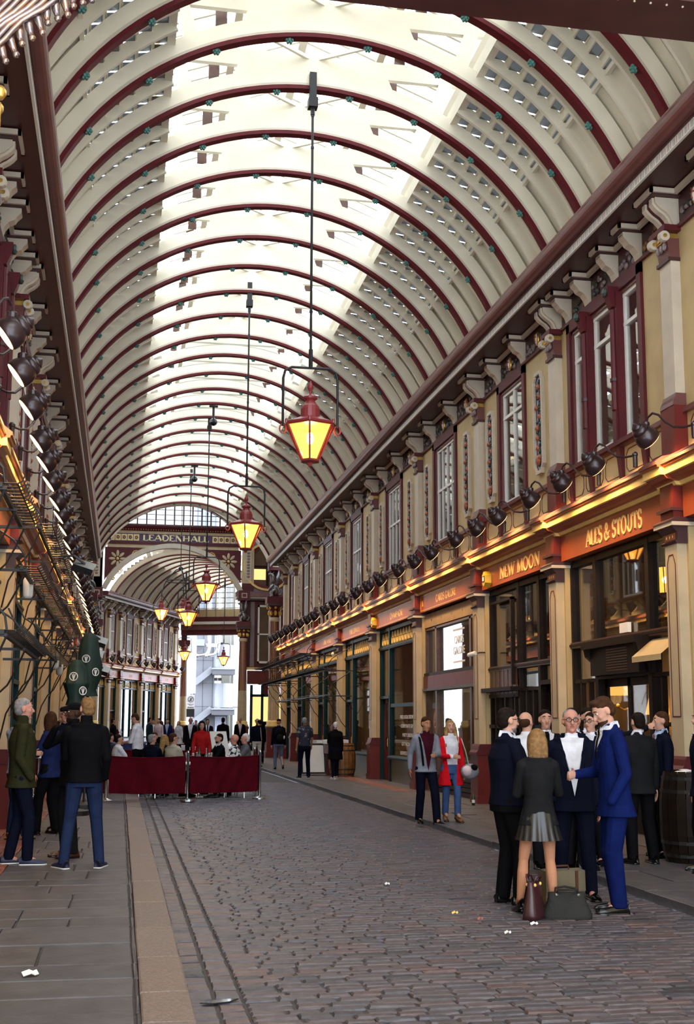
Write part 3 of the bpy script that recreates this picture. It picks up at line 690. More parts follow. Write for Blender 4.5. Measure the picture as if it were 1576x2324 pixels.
for i in range(1, 9):
    sign(NBL, posL, RtL, PB[i] + .22, PB[i + 1] - .22, 'glossy red sign board on the left front, %s one from the camera' % LN[i - 1], None, lines=i > 1)
def alarm(a, z, label):
    root = thing('alarm_box', label, 'alarm'); mb = NBR(); hx = [(a + .13 * math.cos(R(60 * k + 30)), z + .17 * math.sin(R(60 * k + 30))) for k in range(6)]
    mb.prism(hx, lambda p, q: (4.42, p * .9 + a * .1, q * .9 + z * .1), lambda p, q: (4.55, p, q), 'yellow_box'); mb.build('case', root)
    mb = NBR(); mb.box(4.412, 4.42, a - .075, a + .075, z - .06, z + .06, 'black_gloss'); mb.box(4.408, 4.413, a - .045, a + .045, z - .04, z + .04, 'white_letter'); mb.build('badge', root)
alarm(23.3, 4.56, 'yellow hexagonal alarm box beside the NEW MOON lettering'); alarm(34.45, 4.58, 'dull yellow alarm box at the end of the CHAMPAGNE sign')
def cctv(p, d, label):
    root = thing('security_camera', label, 'camera'); mb = MB(); p = Vector(p); d = Vector(d).normalized()
    mb.lathe([(.03, 0), (.045, .02), (.05, .2), (.04, .22)], p, d, 10, 'white_paint'); mb.build('body', root)
    mb = MB(); mb.tube([p + d * .15, p + d * .2 + Vector((.1, 0, .02)), p + d * .2 + Vector((.28, 0, .02))], .015, 'black_iron'); mb.build('bracket', root)
cctv((7.05, 24.0, 3.05), (.3, -.5, .1), 'small grey camera at the corner of the timber pub front'); cctv((7.0, 40.0, 3.95), (.2, .9, .2), 'white bullet camera on the pilaster below the FINE WINES sign')

# ---------------------------------------------------------------- shopfronts
def shop(NB, pos, Rt, a, b, style, label, secs, zt=4.36, m='teal', riser='olive_tile', z_rail=3.80, z_sill=.72, fret=True, rail2=None):
    """secs: list of (u0, u1, kind) with kind window / door / panel"""
    root = thing('shopfront', label, 'shopfront'); D = 4.74
    mb = NB(); edges = sorted({q for s_ in secs for q in s_[:2]})
    for e in edges: mb.box(D - .05, D + .12, e - .06, e + .06, .05, zt, m); 
    mb.box(D - .04, D + .1, a, b, zt - .10, zt, m); mb.box(D - .07, D + .1, a, b, z_rail - .05, z_rail + .05, m if m == 'teal' else 'brown_wood'); mb.box(D - .09, D + .1, a, b, z_rail - .02, z_rail + .02, m); mb.build('frame', root)
    for (u0, u1, k) in secs:
        g = NB(); g.box(D + .02, D + .028, u0 + .05, u1 - .05, z_rail + .05, zt - .1, 'shop_glass'); g.build('pane', root)
        if fret:
            mb = NB(); z0, z1 = z_rail + .07, zt - .13; n = max(1, int((u1 - u0) / .32)); st = (u1 - u0 - .14) / n
            for q in range(n):
                c0 = u0 + .07 + st * (q + .5); zz = (z0 + z1) / 2; r_ = (z1 - z0) / 2 - .02
                mb.tube([(D, c0 + r_ * .6 * math.cos(x), zz + r_ * math.sin(x)) for x in [2 * PI * j / 12 for j in range(13)]], .011, 'gold_paint', 4, False)
                for sg in (-1, 1): mb.tube([(D, c0 + sg * (st * .42 - .015 * j * j * .2), zz - r_ + 2 * r_ * j / 6) for j in range(7)], .010, 'gold_paint', 4, False)
                mb.bar((D, c0, z0), (D, c0, z1), .018, .012, 'gold_paint', (1, 0, 0)); mb.bar((D, u0 + .06, zz), (D, u1 - .06, zz), .014, .012, 'gold_paint')
            mb.build('gilded_fret', root)
        if k == 'window':
            mb = NB(); mb.box(D - .02, D + .1, u0, u1, .05, z_sill - .05, riser)
            if riser == 'olive_tile':
                for q in range(9):
                    zz = .12 + q * .07; mb.box(D - .026, D, u0 + .06, u1 - .06, zz, zz + .02, 'olive_tile')
            mb.build('stall_riser', root)
            mb = NB(); extr(mb, [(D - .12, z_sill - .05), (D - .12, z_sill), (D - .04, z_sill + .05), (D + .1, z_sill + .05), (D + .1, z_sill - .05)], u0 - .02, u1 + .02, m); mb.build('sill', root)
            zs = [z_sill + .05, z_rail - .05]
            if rail2:
                mb = NB(); mb.box(D - .03, D + .08, u0, u1, rail2 - .05, rail2 + .05, m); mb.build('rail', root); zs = [z_sill + .05, rail2 - .05, rail2 + .05, z_rail - .05]
            for z0, z1 in zip(zs[::2], zs[1::2]):
                g = NB(); g.box(D + .02, D + .028, u0 + .05, u1 - .05, z0, z1, 'shop_glass'); g.build('pane', root)
        elif k == 'door':
            zd = 2.35; dm = 'oxblood' if m == 'teal' else m
            mb = NB(); mb.box(D - .06, D + .1, u0, u1, zd, zd + .08, m); mb.build('transom', root)
            g = NB(); g.box(D + .02, D + .028, u0 + .05, u1 - .05, zd + .08, z_rail - .05, 'shop_glass'); g.build('pane', root)
            dr = NB(); x0, x1 = u0 + .07, u1 - .07; c0 = (x0 + x1) / 2
            for u in (x0, x1 - .1, c0 - .05): dr.box(D + .06, D + .10, u, u + .1, .07, zd, dm)
            dr.box(D + .065, D + .105, x0, x1, .07, .85, dm); dr.box(D + .06, D + .1, x0, x1, zd - .12, zd, dm); d_ = dr.build('door', root)
            g = NB(); g.box(D + .08, D + .086, x0 + .1, x1 - .1, .85, zd - .12, 'shop_glass'); g.build('pane', d_)
            h_ = NB(); h_.tube([(D + .05, c0 - .03, 1.0), (D + .03, c0 - .03, 1.02), (D + .03, c0 - .03, 1.2), (D + .05, c0 - .03, 1.22)], .012, 'gold_paint', 6); h_.build('handle', d_)
        elif k == 'panel':
            mb = NB(); n = max(3, int((u1 - u0) / .13)); st = (u1 - u0) / n
            for q in range(n): mb.box(D - .05 - .008 * (q % 2), D + .05, u0 + st * q + .006, u0 + st * (q + 1) - .006, 2.2, z_rail - .05, 'brown_wood')
            mb.box(D + .03, D + .1, u0, u1, .05, 4.3, m); mb.build('boarding', root)
    return root
def bayshop(NB, pos, Rt, i, label, **k):
    a, b = PB[i] + .24, PB[i + 1] - .24; w_ = b - a
    secs = k.pop('secs', None) or [(a, a + .55, 'window'), (a + .55, a + w_ - 1.25, 'window'), (a + w_ - 1.25, b, 'door')]
    return shop(NB, pos, Rt, a, b, 'green', label, secs, **k)
# right side
a, b = PB[0] + .24, PB[1] - .24
shop(NBR, posR, RtR, a, b, 'pub', 'black timber shopfront at the right edge, mostly out of frame', [(a, a + 1.6, 'window'), (a + 1.6, b, 'window')], m='black_gloss', riser='black_gloss', z_rail=3.0, fret=False)
a, b = PB[1] + .24, PB[2] - .24
s1 = shop(NBR, posR, RtR, a, b, 'pub', 'dark timber pub front under the ALES & STOUTS sign', [(a, a + 1.05, 'window'), (a + 1.05, b - 1.05, 'door'), (b - 1.05, b, 'window')], m='dark_wood', riser='dark_wood', z_rail=2.95, z_sill=.95, fret=False)
mb = NBR()
for (u0, u1) in ((a, a + 1.05), (b - 1.05, b)):
    for q in (1, 2): mb.box(4.70, 4.78, u0 + (u1 - u0) * q / 3 - .025, u0 + (u1 - u0) * q / 3 + .025, 1.0, 2.35, 'dark_wood')
    for z in (1.65, 2.35): mb.box(4.70, 4.78, u0, u1, z - .03, z + .03, 'dark_wood')
mb.build('glazing_bars', s1)
mb = NBR(); mb.box(4.45, 4.8, a + 1.0, b - 1.0, 2.82, 2.92, 'dark_wood'); mb.box(4.55, 4.8, a + 1.1, b - 1.15, 2.40, 2.82, 'dark_wood')
for q in range(9): mb.box(4.54, 4.56, a + 1.5, b - 1.8, 2.45 + q * .04, 2.465 + q * .04, 'brown_wood')
for u in (a + 1.05, b - 1.1): extr(mb, [(4.75, 2.82), (4.47, 2.82), (4.50, 2.7), (4.62, 2.6), (4.66, 2.4), (4.75, 2.35)], u - .05, u + .05, 'dark_wood')
mb.build('door_canopy', s1)
mb = NBR(); mb.add([(4.72, a + .05, 2.86), (4.72, a + 1.0, 2.86), (4.40, a + 1.0, 2.60), (4.40, a + .05, 2.60), (4.40, a + 1.0, 2.52), (4.40, a + .05, 2.52)], [(0, 1, 2, 3), (3, 2, 4, 5)], 'cream_wall'); mb.build('awning', s1)
mb = NBR(); mb.box(4.68, 4.74, a + 1.75, a + 2.05, 3.02, 3.17, 'white_letter'); tag(mb.build('notice_card'), 'small white notice standing in the pub window below the ALES sign', 'notice')
a, b = PB[2] + .24, PB[3] - .24
s2 = shop(NBR, posR, RtR, a, b, 'pub', 'dark timber pub front under the NEW MOON sign with a boarded end', [(a, a + 1.15, 'door'), (a + 1.15, a + 2.3, 'window'), (a + 2.3, b, 'panel')], m='dark_wood', riser='dark_wood', z_rail=2.75, z_sill=.9, fret=False)
mb = NBR()
for q in (1, 2): mb.box(4.70, 4.78, a + 1.15 + 1.15 * q / 3 - .03, a + 1.15 + 1.15 * q / 3 + .03, .95, 2.3, 'dark_wood')
for z in (1.6, 2.3): mb.box(4.70, 4.78, a + 1.15, a + 2.3, z - .03, z + .03, 'dark_wood')
for q in range(3): mb.box(4.66, 4.72, a + 2.45 + q * .6, a + 2.52 + q * .6, .3, 2.2, 'dark_wood')
for z in (.9, 1.6, 2.2): mb.box(4.66, 4.72, a + 2.3, b, z - .035, z + .035, 'dark_wood')
mb.box(4.50, 4.72, a + 2.25, b + .03, 2.28, 2.36, 'dark_wood')
mb.box(4.62, 4.70, a + 2.5, a + 2.56, 2.4, 4.1, 'dark_wood'); mb.box(4.62, 4.70, a + 2.5, b - .25, 4.05, 4.1, 'dark_wood'); mb.build('glazing_bars', s2)
a, b = PB[3] + .24, PB[4] - .24
s3 = thing('shopfront', 'brown card shop front with a red band under the CARDS GALORE sign', 'shopfront')
mb = NBR()
for u in (a, a + .9, b - 1.0, b): mb.box(4.68, 4.86, u - .07, u + .07, .05, 4.2, 'brown_wood')
mb.box(4.68, 4.86, a, b, 3.93, 3.98, 'brown_wood'); mb.build('frame', s3)
mb = NBR(); mb.box(4.66, 4.80, a, b, 4.0, 4.33, 'plaster')
for q in range(5): mb.box(4.655, 4.665, a + .5 + q * .9, a + .54 + q * .9, 4.14, 4.18, 'black_gloss')
mb.build('blind_box', s3)
mb = NBR(); mb.box(4.62, 4.8, a, b, 2.50, 2.80, 'oxblood'); mb.box(4.60, 4.8, a, b, 2.44, 2.50, 'grey_dark'); mb.box(4.64, 4.8, a, b, 2.80, 2.88, 'dark_wood'); mb.build('red_band', s3)
for (u0, u1) in ((a, a + .9), (a + .9, b - 1.0), (b - 1.0, b)):
    g = NBR(); g.box(4.76, 4.768, u0 + .07, u1 - .07, 2.88, 3.93, 'shop_glass'); g.build('pane', s3)
    if u1 < b:
        g = NBR(); g.box(4.76, 4.768, u0 + .07, u1 - .07, .5, 2.44, 'shop_glass'); g.build('pane', s3)
mb = NBR()
for q in range(4): mb.box(4.70, 4.8, a, b - 1.0, .06 + q * .11, .15 + q * .11, 'dark_wood')
mb.build('stall_riser', s3)
text('CARDS\nGALORE', .26, 'white_letter', 'window_lettering', s3, frame_m(posR(4.755, a + 2.05, 3.42), RtR, (0, 0, 1)), .002, width=.95)
mb = NBR()
for z in (3.05, 3.78): mb.box(4.752, 4.757, a + 1.58, a + 2.52, z - .02, z + .02, 'white_letter')
mb.build('window_rules', s3)
o = thing('lit_shop_sign', 'glowing white CARDS GALORE sign inside the card shop window', 'sign')
text('CARDS GALORE', .30, 'lit_white', 'lettering', o, frame_m(posR(5.0, a + .72, 2.10), RtR, (0, 0, 1)), .02, width=1.9, bold=True)
mb = NBR(); mb.box(5.03, 5.05, a + .05, a + 1.7, 2.06, 2.14, 'grey_dark'); mb.build('rail', o)
# the card shop inside
disp = thing('card_display', 'shelves of greetings cards inside the lit card shop', 'display')
mb = NBR(); mb.box(6.2, 6.3, a + .1, b - .1, .06, 2.9, 'signboard')
for z in (.6, .95, 1.3, 1.65): mb.box(5.95, 6.2, a + .1, b - .1, z, z + .03, 'cream_pale')
mb.build('shelves', disp)
rr = random.Random(11); cols = []
for i, c in enumerate([(.6, .08, .05), (.75, .7, .6), (.1, .2, .45), (.65, .45, .1), (.2, .35, .15), (.55, .25, .35), (.12, .1, .1)]): cols.append('card_%d' % i); mat('card_%d' % i, c, .6, var=.3, scale=40)
for z in (.63, .98, 1.33, 1.68):
    u = a + .2
    while u < b - .3:
        mb = NBR(); w2 = rr.uniform(.12, .2); h2 = rr.uniform(.2, .29); mb.box(6.0, 6.012, u, u + w2, z, z + h2, rr.choice(cols)); mb.build('card', disp); u += w2 + .03
for k, (u, z) in enumerate([(a + 1.4, 1.98), (a + 2.0, 1.98), (a + 2.6, 1.98), (a + .7, 1.98)]):
    mb = NBR(); mb.box(5.7, 5.72, u - .22, u + .22, z - .35, z + .1, 'paper')
    for q in range(4): mb.box(5.695, 5.701, u - .15 + .16 * (q % 2), u - .03 + .16 * (q % 2), z - .28 + .18 * (q // 2), z - .16 + .18 * (q // 2), cols[(k + q) % 7])
    mb.build('framed_sheet', disp)
mb = NBR(); mb.ball((5.4, a + .75, 1.35), (.16, .16, .13), 'fruit_red', 12, 8); mb.lathe([(.19, 0), (.10, .05), (.11, .16), (.0, .2)], posR(5.4, a + .75, 1.42), n=12, m='fruit_red') if False else None
mb.box(5.3, 5.5, a + .6, a + .9, .8, 1.25, 'card_1'); mb.build('parcel_stack', disp)
for k, u in enumerate((a + .7, a + 1.6)):
    mb = NBR(); mb.box(5.3, 5.5, u - .1, u + .1, 2.39, 2.41, 'lit_white'); tag(mb.build('ceiling_light'), 'small bright ceiling light inside the card shop, %s' % ['nearer the camera', 'farther in'][k], 'light')
lamp('card_shop_light', 'AREA', posR(5.6, (a + b) / 2 - .6, 2.38), 34, (1, .82, .55), size=1.6, direction=(0, 0, -1))
mb = NBR(); mb.box(4.9, 6.9, a, b, 2.42, 2.46, 'cream_pale'); mb.box(6.32, 6.36, a, b, .05, 2.42, 'cream_pale'); mb.build('shop_lining', WR)
po = thing('poster', 'tall portrait poster of a laughing red haired man in the card shop window', 'poster'); pc = posR(4.80, b - .55, 1.45)
mb = NBR(); mb.box(4.80, 4.81, b - .85, b - .2, .75, 2.15, 'card_6'); mb.box(4.797, 4.80, b - .85, b - .2, 2.02, 2.15, 'panel_blue'); mb.build('sheet', po)
mat('poster_skin', (.62, .33, .24), .6, var=.15, scale=6); mat('poster_hair', (.35, .10, .03), .6, var=.2)
def disc(mb, d, u, z, ru, rz, m): mb.prism([(u + ru * math.cos(2 * PI * k / 16), z + rz * math.sin(2 * PI * k / 16)) for k in range(16)], lambda p, q: (d, p, q), lambda p, q: (d + .002, p, q), m)
mb = NBR(); u = b - .52; disc(mb, 4.794, u, 1.83, .22, .20, 'poster_hair'); disc(mb, 4.792, u + .02, 1.70, .19, .25, 'poster_skin'); disc(mb, 4.791, u + .01, 1.56, .15, .12, 'poster_hair'); disc(mb, 4.790, u + .01, 1.57, .07, .025, 'white_letter')
for q in (-.07, .08): disc(mb, 4.790, u + q, 1.74, .025, .015, 'black_gloss')
disc(mb, 4.795, u, 1.2, .18, .22, 'poster_skin'); mb.build('portrait', po)
# pub lamps inside
for k, (u, z, d, lab) in enumerate([(18.65, 2.22, 5.25, 'warm lampshade glowing inside the pub doorway'), (17.6, 1.9, 5.45, 'second warm wall lamp deeper in the pub doorway')]):
    o = thing('wall_lamp', lab, 'lamp'); mb = MB(); mb.lathe([(.19, 0), (.13, .26)], posR(d, u, z - .1), n=14, m='shade_glow'); mb.build('lamp_shade', o, smooth=True)
    mb = MB(); mb.tube([posR(d, u, z - .28), posR(d + .1, u, z - .34), posR(d + .25, u, z - .3)], .02, 'gold_paint'); mb.ball(posR(d, u, z - .27), .035, 'gold_paint'); mb.build('arm', o)
    lamp('pub_lamp', 'POINT', posR(d - .05, u, z - .15), 7 - 3 * k, (1, .6, .25), size=.1)
mb = NBR(); mb.box(5.6, 5.7, PB[1] + 1.1, PB[2] - 1.2, .05, 2.9, 'cream_wall'); mb.build('passage_wall', WR)
o = thing('hanging_lantern', 'small amber lantern hanging inside the upper pub window', 'lantern'); c = posR(5.2, PB[1] + 1.75, 3.85)
mb = MB(); mb.lathe([(.13, -.26), (.30, .10)], c, n=6, m='lantern_glass'); mb.build('glass', o)
mb = MB(); mb.lathe([(.31, .10), (.33, .12), (.1, .2), (.07, .45)], c, n=6, m='brown_wood'); mb.lathe([(.14, -.28), (.14, -.26)], c, n=6, m='brown_wood')
for k in range(6): mb.bar(c + Vector((.13 * math.cos(PI / 3 * k), .13 * math.sin(PI / 3 * k), -.26)), c + Vector((.30 * math.cos(PI / 3 * k), .30 * math.sin(PI / 3 * k), .1)), .015, .015, 'brown_wood')
mb.build('frame', o); mb = MB(); mb.ball(c + Vector((0, 0, -.06)), .05, 'bulb'); mb.build('bulb', o)
# green fronts
s4 = bayshop(NBR, posR, RtR, 4, 'teal shopfront with gilded fretwork under the CHAMPAGNE sign', rail2=2.15)
a, b = PB[4] + .24, PB[5] - .24
for k, s_ in enumerate(['FREE LOCAL DELIVERY', 'CORPORATE GIFTS', 'PARTY ORDERS', 'GIFT PACKAGING', 'BUSINESS ACCOUNTS']):
    text(s_, .14, 'white_letter', 'window_lettering', s4, frame_m(posR(4.75, a + 1.75, 1.82 - k * .24), RtR, (0, 0, 1)), .001, width=[1.75, 1.55, 1.2, 1.4, 1.75][k])
bayshop(NBR, posR, RtR, 5, 'teal shopfront with maroon double doors under the FINE SPIRITS sign')
bayshop(NBR, posR, RtR, 6, 'teal shopfront behind the walkers under the FINE WINES sign')
bayshop(NBR, posR, RtR, 7, 'teal shopfront behind the iron rack on the right')
bayshop(NBR, posR, RtR, 8, 'narrow teal shopfront at the far end of the right front', secs=[(51.74, 53.3, 'window'), (53.3, 54.66, 'door')])
for i in range(1, 9):
    bayshop(NBL, posL, RtL, i, 'teal shopfront on the left side, %s one from the camera' % LN[i - 1], secs=None if i < 8 else [(51.74, 53.3, 'window'), (53.3, 54.66, 'door')])
for S_, pos in (('r', posR), ('l', posL)):
    for i in (0, 4, 5, 6, 7): lamp('shop_glow', 'POINT', pos(5.9, (PB[i] + PB[i + 1]) / 2, 3.2), 14, (1, .62, .3), size=.2)
    for i in (1, 2, 3, 4, 5, 6): lamp('upstairs_glow', 'POINT', pos(6.1, sum(WINS[i]) / 2 - .4, 7.6), 16 if i == 1 else 7, (1, .55, .25), size=.2)
# ---------------------------------------------------------------- vaulted glass roof
R0, ZC = 4.37, 7.5
def arcpt(r, th): return (r * math.sin(th), ZC + r * math.cos(th))
BT = [R(d) for d in (-54, -38, -23, -8, 8, 23, 38, 54)]
def rib_meshes(tf0):
    M0 = lambda: MB(tf0); TH = [R(-63.5 + 127 * k / 44) for k in range(45)]
    web = M0()
    P = [arcpt(R0 + .02, t) for t in TH]; Q = []
    for t in TH:
        x, z = arcpt(R0 + .30, t); Q.append((x, z))
    for s0, s1 in ((-.045, .045),):
        for i in range(44):
            vs = [(P[i][0], s0, P[i][1]), (P[i + 1][0], s0, P[i + 1][1]), (Q[i + 1][0], s0, Q[i + 1][1]), (Q[i][0], s0, Q[i][1])]; vs += [(a, s1, c) for a, b, c in vs]
            web.add(vs, [(0, 1, 2, 3), (7, 6, 5, 4), (3, 2, 6, 7), (0, 4, 5, 1)], 'cream_vault')
    web.box(-2.42, 2.42, -.045, .045, 12.15, 12.44, 'cream_vault')
    for sg in (-1, 1): web.bar((sg * 2.05, 0, 11.62), (sg * 2.30, 0, 12.42), .09, .22, 'cream_vault', (1, 0, 0))
    fill = [arcpt(R0 + .28, R(-16.5 + 33 * k / 12)) for k in range(13)]
    web.prism([(x, z) for x, z in fill] + [(1.22, 12.2), (-1.22, 12.2)], lambda a, b: (a, -.045, b), lambda a, b: (a, .045, b), 'cream_vault')
    tmp = web.build('rib_web'); mw = tmp.data; bpy.data.objects.remove(tmp)
    so = M0(); pa = [arcpt(R0 - .035, t) for t in TH]; pb = [arcpt(R0 + .03, t) for t in TH]; pc = [arcpt(R0 + .075, t) for t in TH]
    for i in range(44):
        for (A, B, w_, m) in ((pa, pb, .075, 'rib_red'), (pb, pc, .062, 'cream_stone')):
            vs = [(A[i][0], -w_, A[i][1]), (A[i + 1][0], -w_, A[i + 1][1]), (B[i + 1][0], -w_, B[i + 1][1]), (B[i][0], -w_, B[i][1])]; vs += [(a, w_, c) for a, b, c in vs]
            so.add(vs, [(0, 1, 2, 3), (7, 6, 5, 4), (3, 2, 6, 7), (0, 4, 5, 1)], m)
    tmp = so.build('rib_soffit'); ms = tmp.data; bpy.data.objects.remove(tmp)
    bo = M0(); x, z = 0, 0
    bo = MB()
    for k in range(6):
        t = PI / 3 * k; bo.ball((.042 * math.cos(t), 0, .042 * math.sin(t)), (.026, .04, .026), 'green_boss', 6, 4)
    bo.ball((0, 0, 0), (.038, .055, .038), 'green_boss', 6, 4)
    tmp = bo.build('boss'); mbs = tmp.data; bpy.data.objects.remove(tmp)
    return mw, ms, mbs
def vault(tf, ys, label, detailed=True, single_to=24.0, shared=True):
    root = struct('ceiling', label, 'ceiling'); NB = lambda: MB(tf)
    TH = [R(-63.5 + 127 * k / 44) for k in range(45)]
    # rib meshes are shared: built once around s = 0
    for s_rib in (ys if not shared else [0.0]):
        mw, ms, mbs = rib_meshes(lambda x, s, z: Vector(tf(x, s + s_rib, z)) - Vector(tf(0, s_rib, 0)))
        for s in (ys if shared else [s_rib]):
            q = Vector(tf(0, s, 0)); rb = bpy.data.objects.new('rib', None); COL.objects.link(rb); rb.parent = root; rb.location = q
            link('rib_web', mw, rb); link('rib_soffit', ms, rb)
            if detailed:
                for t in BT:
                    x, z = arcpt(R0 - .05, t); o = link('boss', mbs, rb); o.location = Vector(tf(x, 0, z)) - Vector(tf(0, 0, 0))
    bays = list(zip(ys, ys[1:]))
    for a, b in bays:
        L = b - a; mb = NB()                           # two slim rafters between the ribs
        for f in (1 / 3, 2 / 3):
            s = a + L * f
            for sg in (-1, 1):
                pp = [arcpt(R0 + .17, sg * R(t)) for t in range(30, 67, 3)]; qq = [arcpt(R0 + .36, sg * R(t)) for t in range(30, 67, 3)]
                for i in range(len(pp) - 1):
                    vs = [(pp[i][0], s - .03, pp[i][1]), (pp[i + 1][0], s - .03, pp[i + 1][1]), (qq[i + 1][0], s - .03, qq[i + 1][1]), (qq[i][0], s - .03, qq[i][1])]; vs += [(x_, y_ + .06, z_) for x_, y_, z_ in vs]
                    mb.add(vs, [(0, 1, 2, 3), (7, 6, 5, 4), (0, 4, 5, 1)], 'cream_vault')
        mb.build('rafter', root)
        mb = NB()                                      # close boarding along the foot of the roof
        for sg in (-1, 1):
            nbd = 12
            for k in range(nbd):
                s0 = a + L * k / nbd + .006; s1 = a + L * (k + 1) / nbd - .006
                pts = [arcpt(R0 + .34 + .012 * (k % 2), sg * R(t)) for t in (49.5, 53, 57, 61, 65)]
                mb.strip([(x, s0, z) for x, z in pts], [(x, s1, z) for x, z in pts], 'cream_vault')
            pts = [arcpt(R0 + .36, sg * R(t)) for t in (49.2, 53, 57, 61, 65.5)]; mb.strip([(x, a, z) for x, z in pts], [(x, b, z) for x, z in pts], 'cream_vault')
        mb.build('boarding', root)
        mb = NB()                                      # ledges of the stepped glazing and purlins
        st = NB()
        for sg in (-1, 1):
            tt = [50 - 20 * k / 6 for k in range(7)]
            for k in range(6):
                x0, z0 = arcpt(R0 + .40, R(tt[k])); x1, z1 = arcpt(R0 + .40, R(tt[k + 1]))
                for j in range(3):
                    s0, s1 = a + L * j / 3, a + L * (j + 1) / 3
                    mb.add([(sg * x, s, z) for x, s, z in ((x1 + .0, s0, z0 + .045), (x1 + .0, s1, z0 + .045), (x1 + .0, s1, z1 + .01), (x1 + .0, s0, z1 + .01), (x1 + .035, s0, z0 + .045), (x1 + .035, s1, z0 + .045), (x1 + .035, s1, z1 + .01), (x1 + .035, s0, z1 + .01))],
                           [(0, 1, 2, 3), (7, 6, 5, 4), (0, 4, 5, 1), (3, 2, 6, 7)], 'cream_vault')
                    mb.add([(sg * x, s, z) for x, s, z in ((x0 - .03, s0, z0 - .02), (x0 - .03, s1, z0 - .02), (x0 + .03, s1, z0 - .02), (x0 + .03, s0, z0 - .02), (x0 - .03, s0, z0 + .02), (x0 - .03, s1, z0 + .02))], [(0, 1, 2, 3), (0, 4, 5, 1)], 'cream_vault')
                    pv = [(sg * (x0), s0 + .02, z0), (sg * (x0), s1 - .02, z0), (sg * (x1 + .02), s1 - .02, z0 + .03), (sg * (x1 + .02), s0 + .02, z0 + .03)]
                    if detailed and a < single_to:
                        g = NB(); g.add(pv, [(0, 1, 2, 3)], 'roof_pane'); g.build('louvre_pane', root)
                    else: st.add(pv, [(0, 1, 2, 3)], 'roof_pane')
            x, z = arcpt(R0 + .33, R(30)); mb.box(sg * x - .06, sg * x + .06, a, b, z - .10, z + .14, 'cream_vault')
            x, z = arcpt(R0 + .30, R(49.5)); mb.box(sg * x - .03, sg * x + .03, a, b, z - .03, z + .05, 'cream_vault')
        mb.build('ledges', root)
        if st.v: st.build('louvre_panes', root, kind='stuff')
        # raised lantern light along the crown
        mb = NB()
        for sg in (-1, 1):
            for k in range(4):
                s = a + L * k / 4; mb.bar((sg * 2.55, s, 12.46), (0, s, 13.45), .05, .09, 'cream_vault')
            mb.box(sg * 2.55 - .06, sg * 2.55 + .06, a, b, 12.30, 12.50, 'cream_vault'); mb.box(sg * 1.25 - .06, sg * 1.25 + .06, a, b, 12.86, 13.0, 'cream_stone')
            mb.bar((sg * .05, a, 12.40), (sg * 1.2, a + L * .5, 12.42), .05, .06, 'cream_vault'); mb.bar((sg * 1.2, a + L * .5, 12.42), (sg * .05, b, 12.40), .05, .06, 'cream_vault')
            for k in (.3, .7): mb.box(sg * 1.55 - .09, sg * 1.55 + .09, a + L * k - .03, a + L * k + .03, 12.44, 12.84, 'brown_wood')
        mb.box(-.07, .07, a, b, 13.36, 13.52, 'cream_vault'); mb.build('skylight_frame', root)
        for sg in (-1, 1):
            g = NB(); g.add([(sg * 2.58, a + .03, 12.52), (sg * 2.58, b - .03, 12.52), (0, b - .03, 13.5), (0, a + .03, 13.5)], [(0, 1, 2, 3)], 'sky_glass'); g.build('skylight_pane', root)
    return root
YS = [12.0, 13.5, 15.02, 16.53, 18.03, 19.56, 21.1, 22.62, 24.2, 25.86, 27.5, 29.15, 30.86, 32.58, 34.35, 36.08, 37.82, 39.6, 41.45, 43.3, 45.2, 47.2, 49.3, 51.4, 53.5, 55.7]
main_tf = lambda x, s, z: (AX + .02 + x, s, z)
vault(main_tf, YS, 'cream ribbed barrel vault with glazed crown over the near arcade')
# far hall, turned about twenty degrees to the right
HA = Vector((-1.16, 73.35, 0)); HU = Vector((0.3439, 0.9390, 0)); HN = Vector((0.9390, -0.3439, 0))
far_tf = lambda x, s, z: tuple(HA + HU * s + HN * (4.46 + x) + Vector((0, 0, z)))
fys = [0.3 + 1.45 * k for k in range(12)]
fan_tf = lambda x, s, z: far_tf(x, s + max(0, 1 - s / 8) * (x + 4.46) * .366, z)
vault(fan_tf, fys, 'second ribbed barrel vault beyond the LEADENHALL arch', detailed=False, shared=False)
farw_tf = lambda d, y, z: tuple(HA + HU * y - HN * (d - 4.46) + Vector((0, 0, z)))
FPB = [-0.6, 1.4, 3.35, 7.35, 11.0, 14.65]; FW = [(-0.2, .85), (1.7, 2.75), (4.6, 5.95), (8.5, 9.85), (12.15, 13.4)]
facade(-1, 'far', farw_tf, FPB, FW, -1.0, 15.6, tuple(HU), triple=-1, panels=range(2, 5))
NBF = lambda: MB(farw_tf, True); posF = lambda d, y, z: Vector(farw_tf(d, y, z))
for i, (tx, wd) in enumerate([('TAVERN', .75), ('EST.1780', .8), ('LEON', .6), ('LEON', .6), ('LEON', .6)]) :
    txt = tx if tx != 'EST.1780' else 'EST.1780'
    lab = ['bright red sign board lettered TAVERN in the far hall', 'bright red sign board lettered EST. 1780 in the far hall', 'bright red LEON sign board nearest the EST. 1780 one', 'middle one of the three bright red LEON sign boards', 'last LEON sign board before the far opening'][i]
    sign(NBF, posF, tuple(HU), FPB[i] + .22, FPB[i + 1] - .22, lab, txt, 'lion_red', 'letter_cream', .17, wd, .004, True)
for i in range(5):
    a, b = FPB[i] + .24, FPB[i + 1] - .24; n = 1 if i < 2 else 3; st = (b - a) / n
    shop(NBF, posF, tuple(HU), a, b, 'green', ['lit teal shopfront under the TAVERN sign', 'lit teal shopfront under the EST. 1780 sign', 'lit teal shopfront under the first LEON sign', 'lit teal shopfront under the middle LEON sign', 'lit teal shopfront under the last LEON sign'][i],
         [(a + st * k, a + st * (k + 1), 'window' if not (i in (1, 3) and k == 0) else 'door') for k in range(n)])
    lamp('far_shop_light', 'POINT', posF(5.8, (a + b) / 2, 3.0), 14, (1, .75, .45), size=.2)
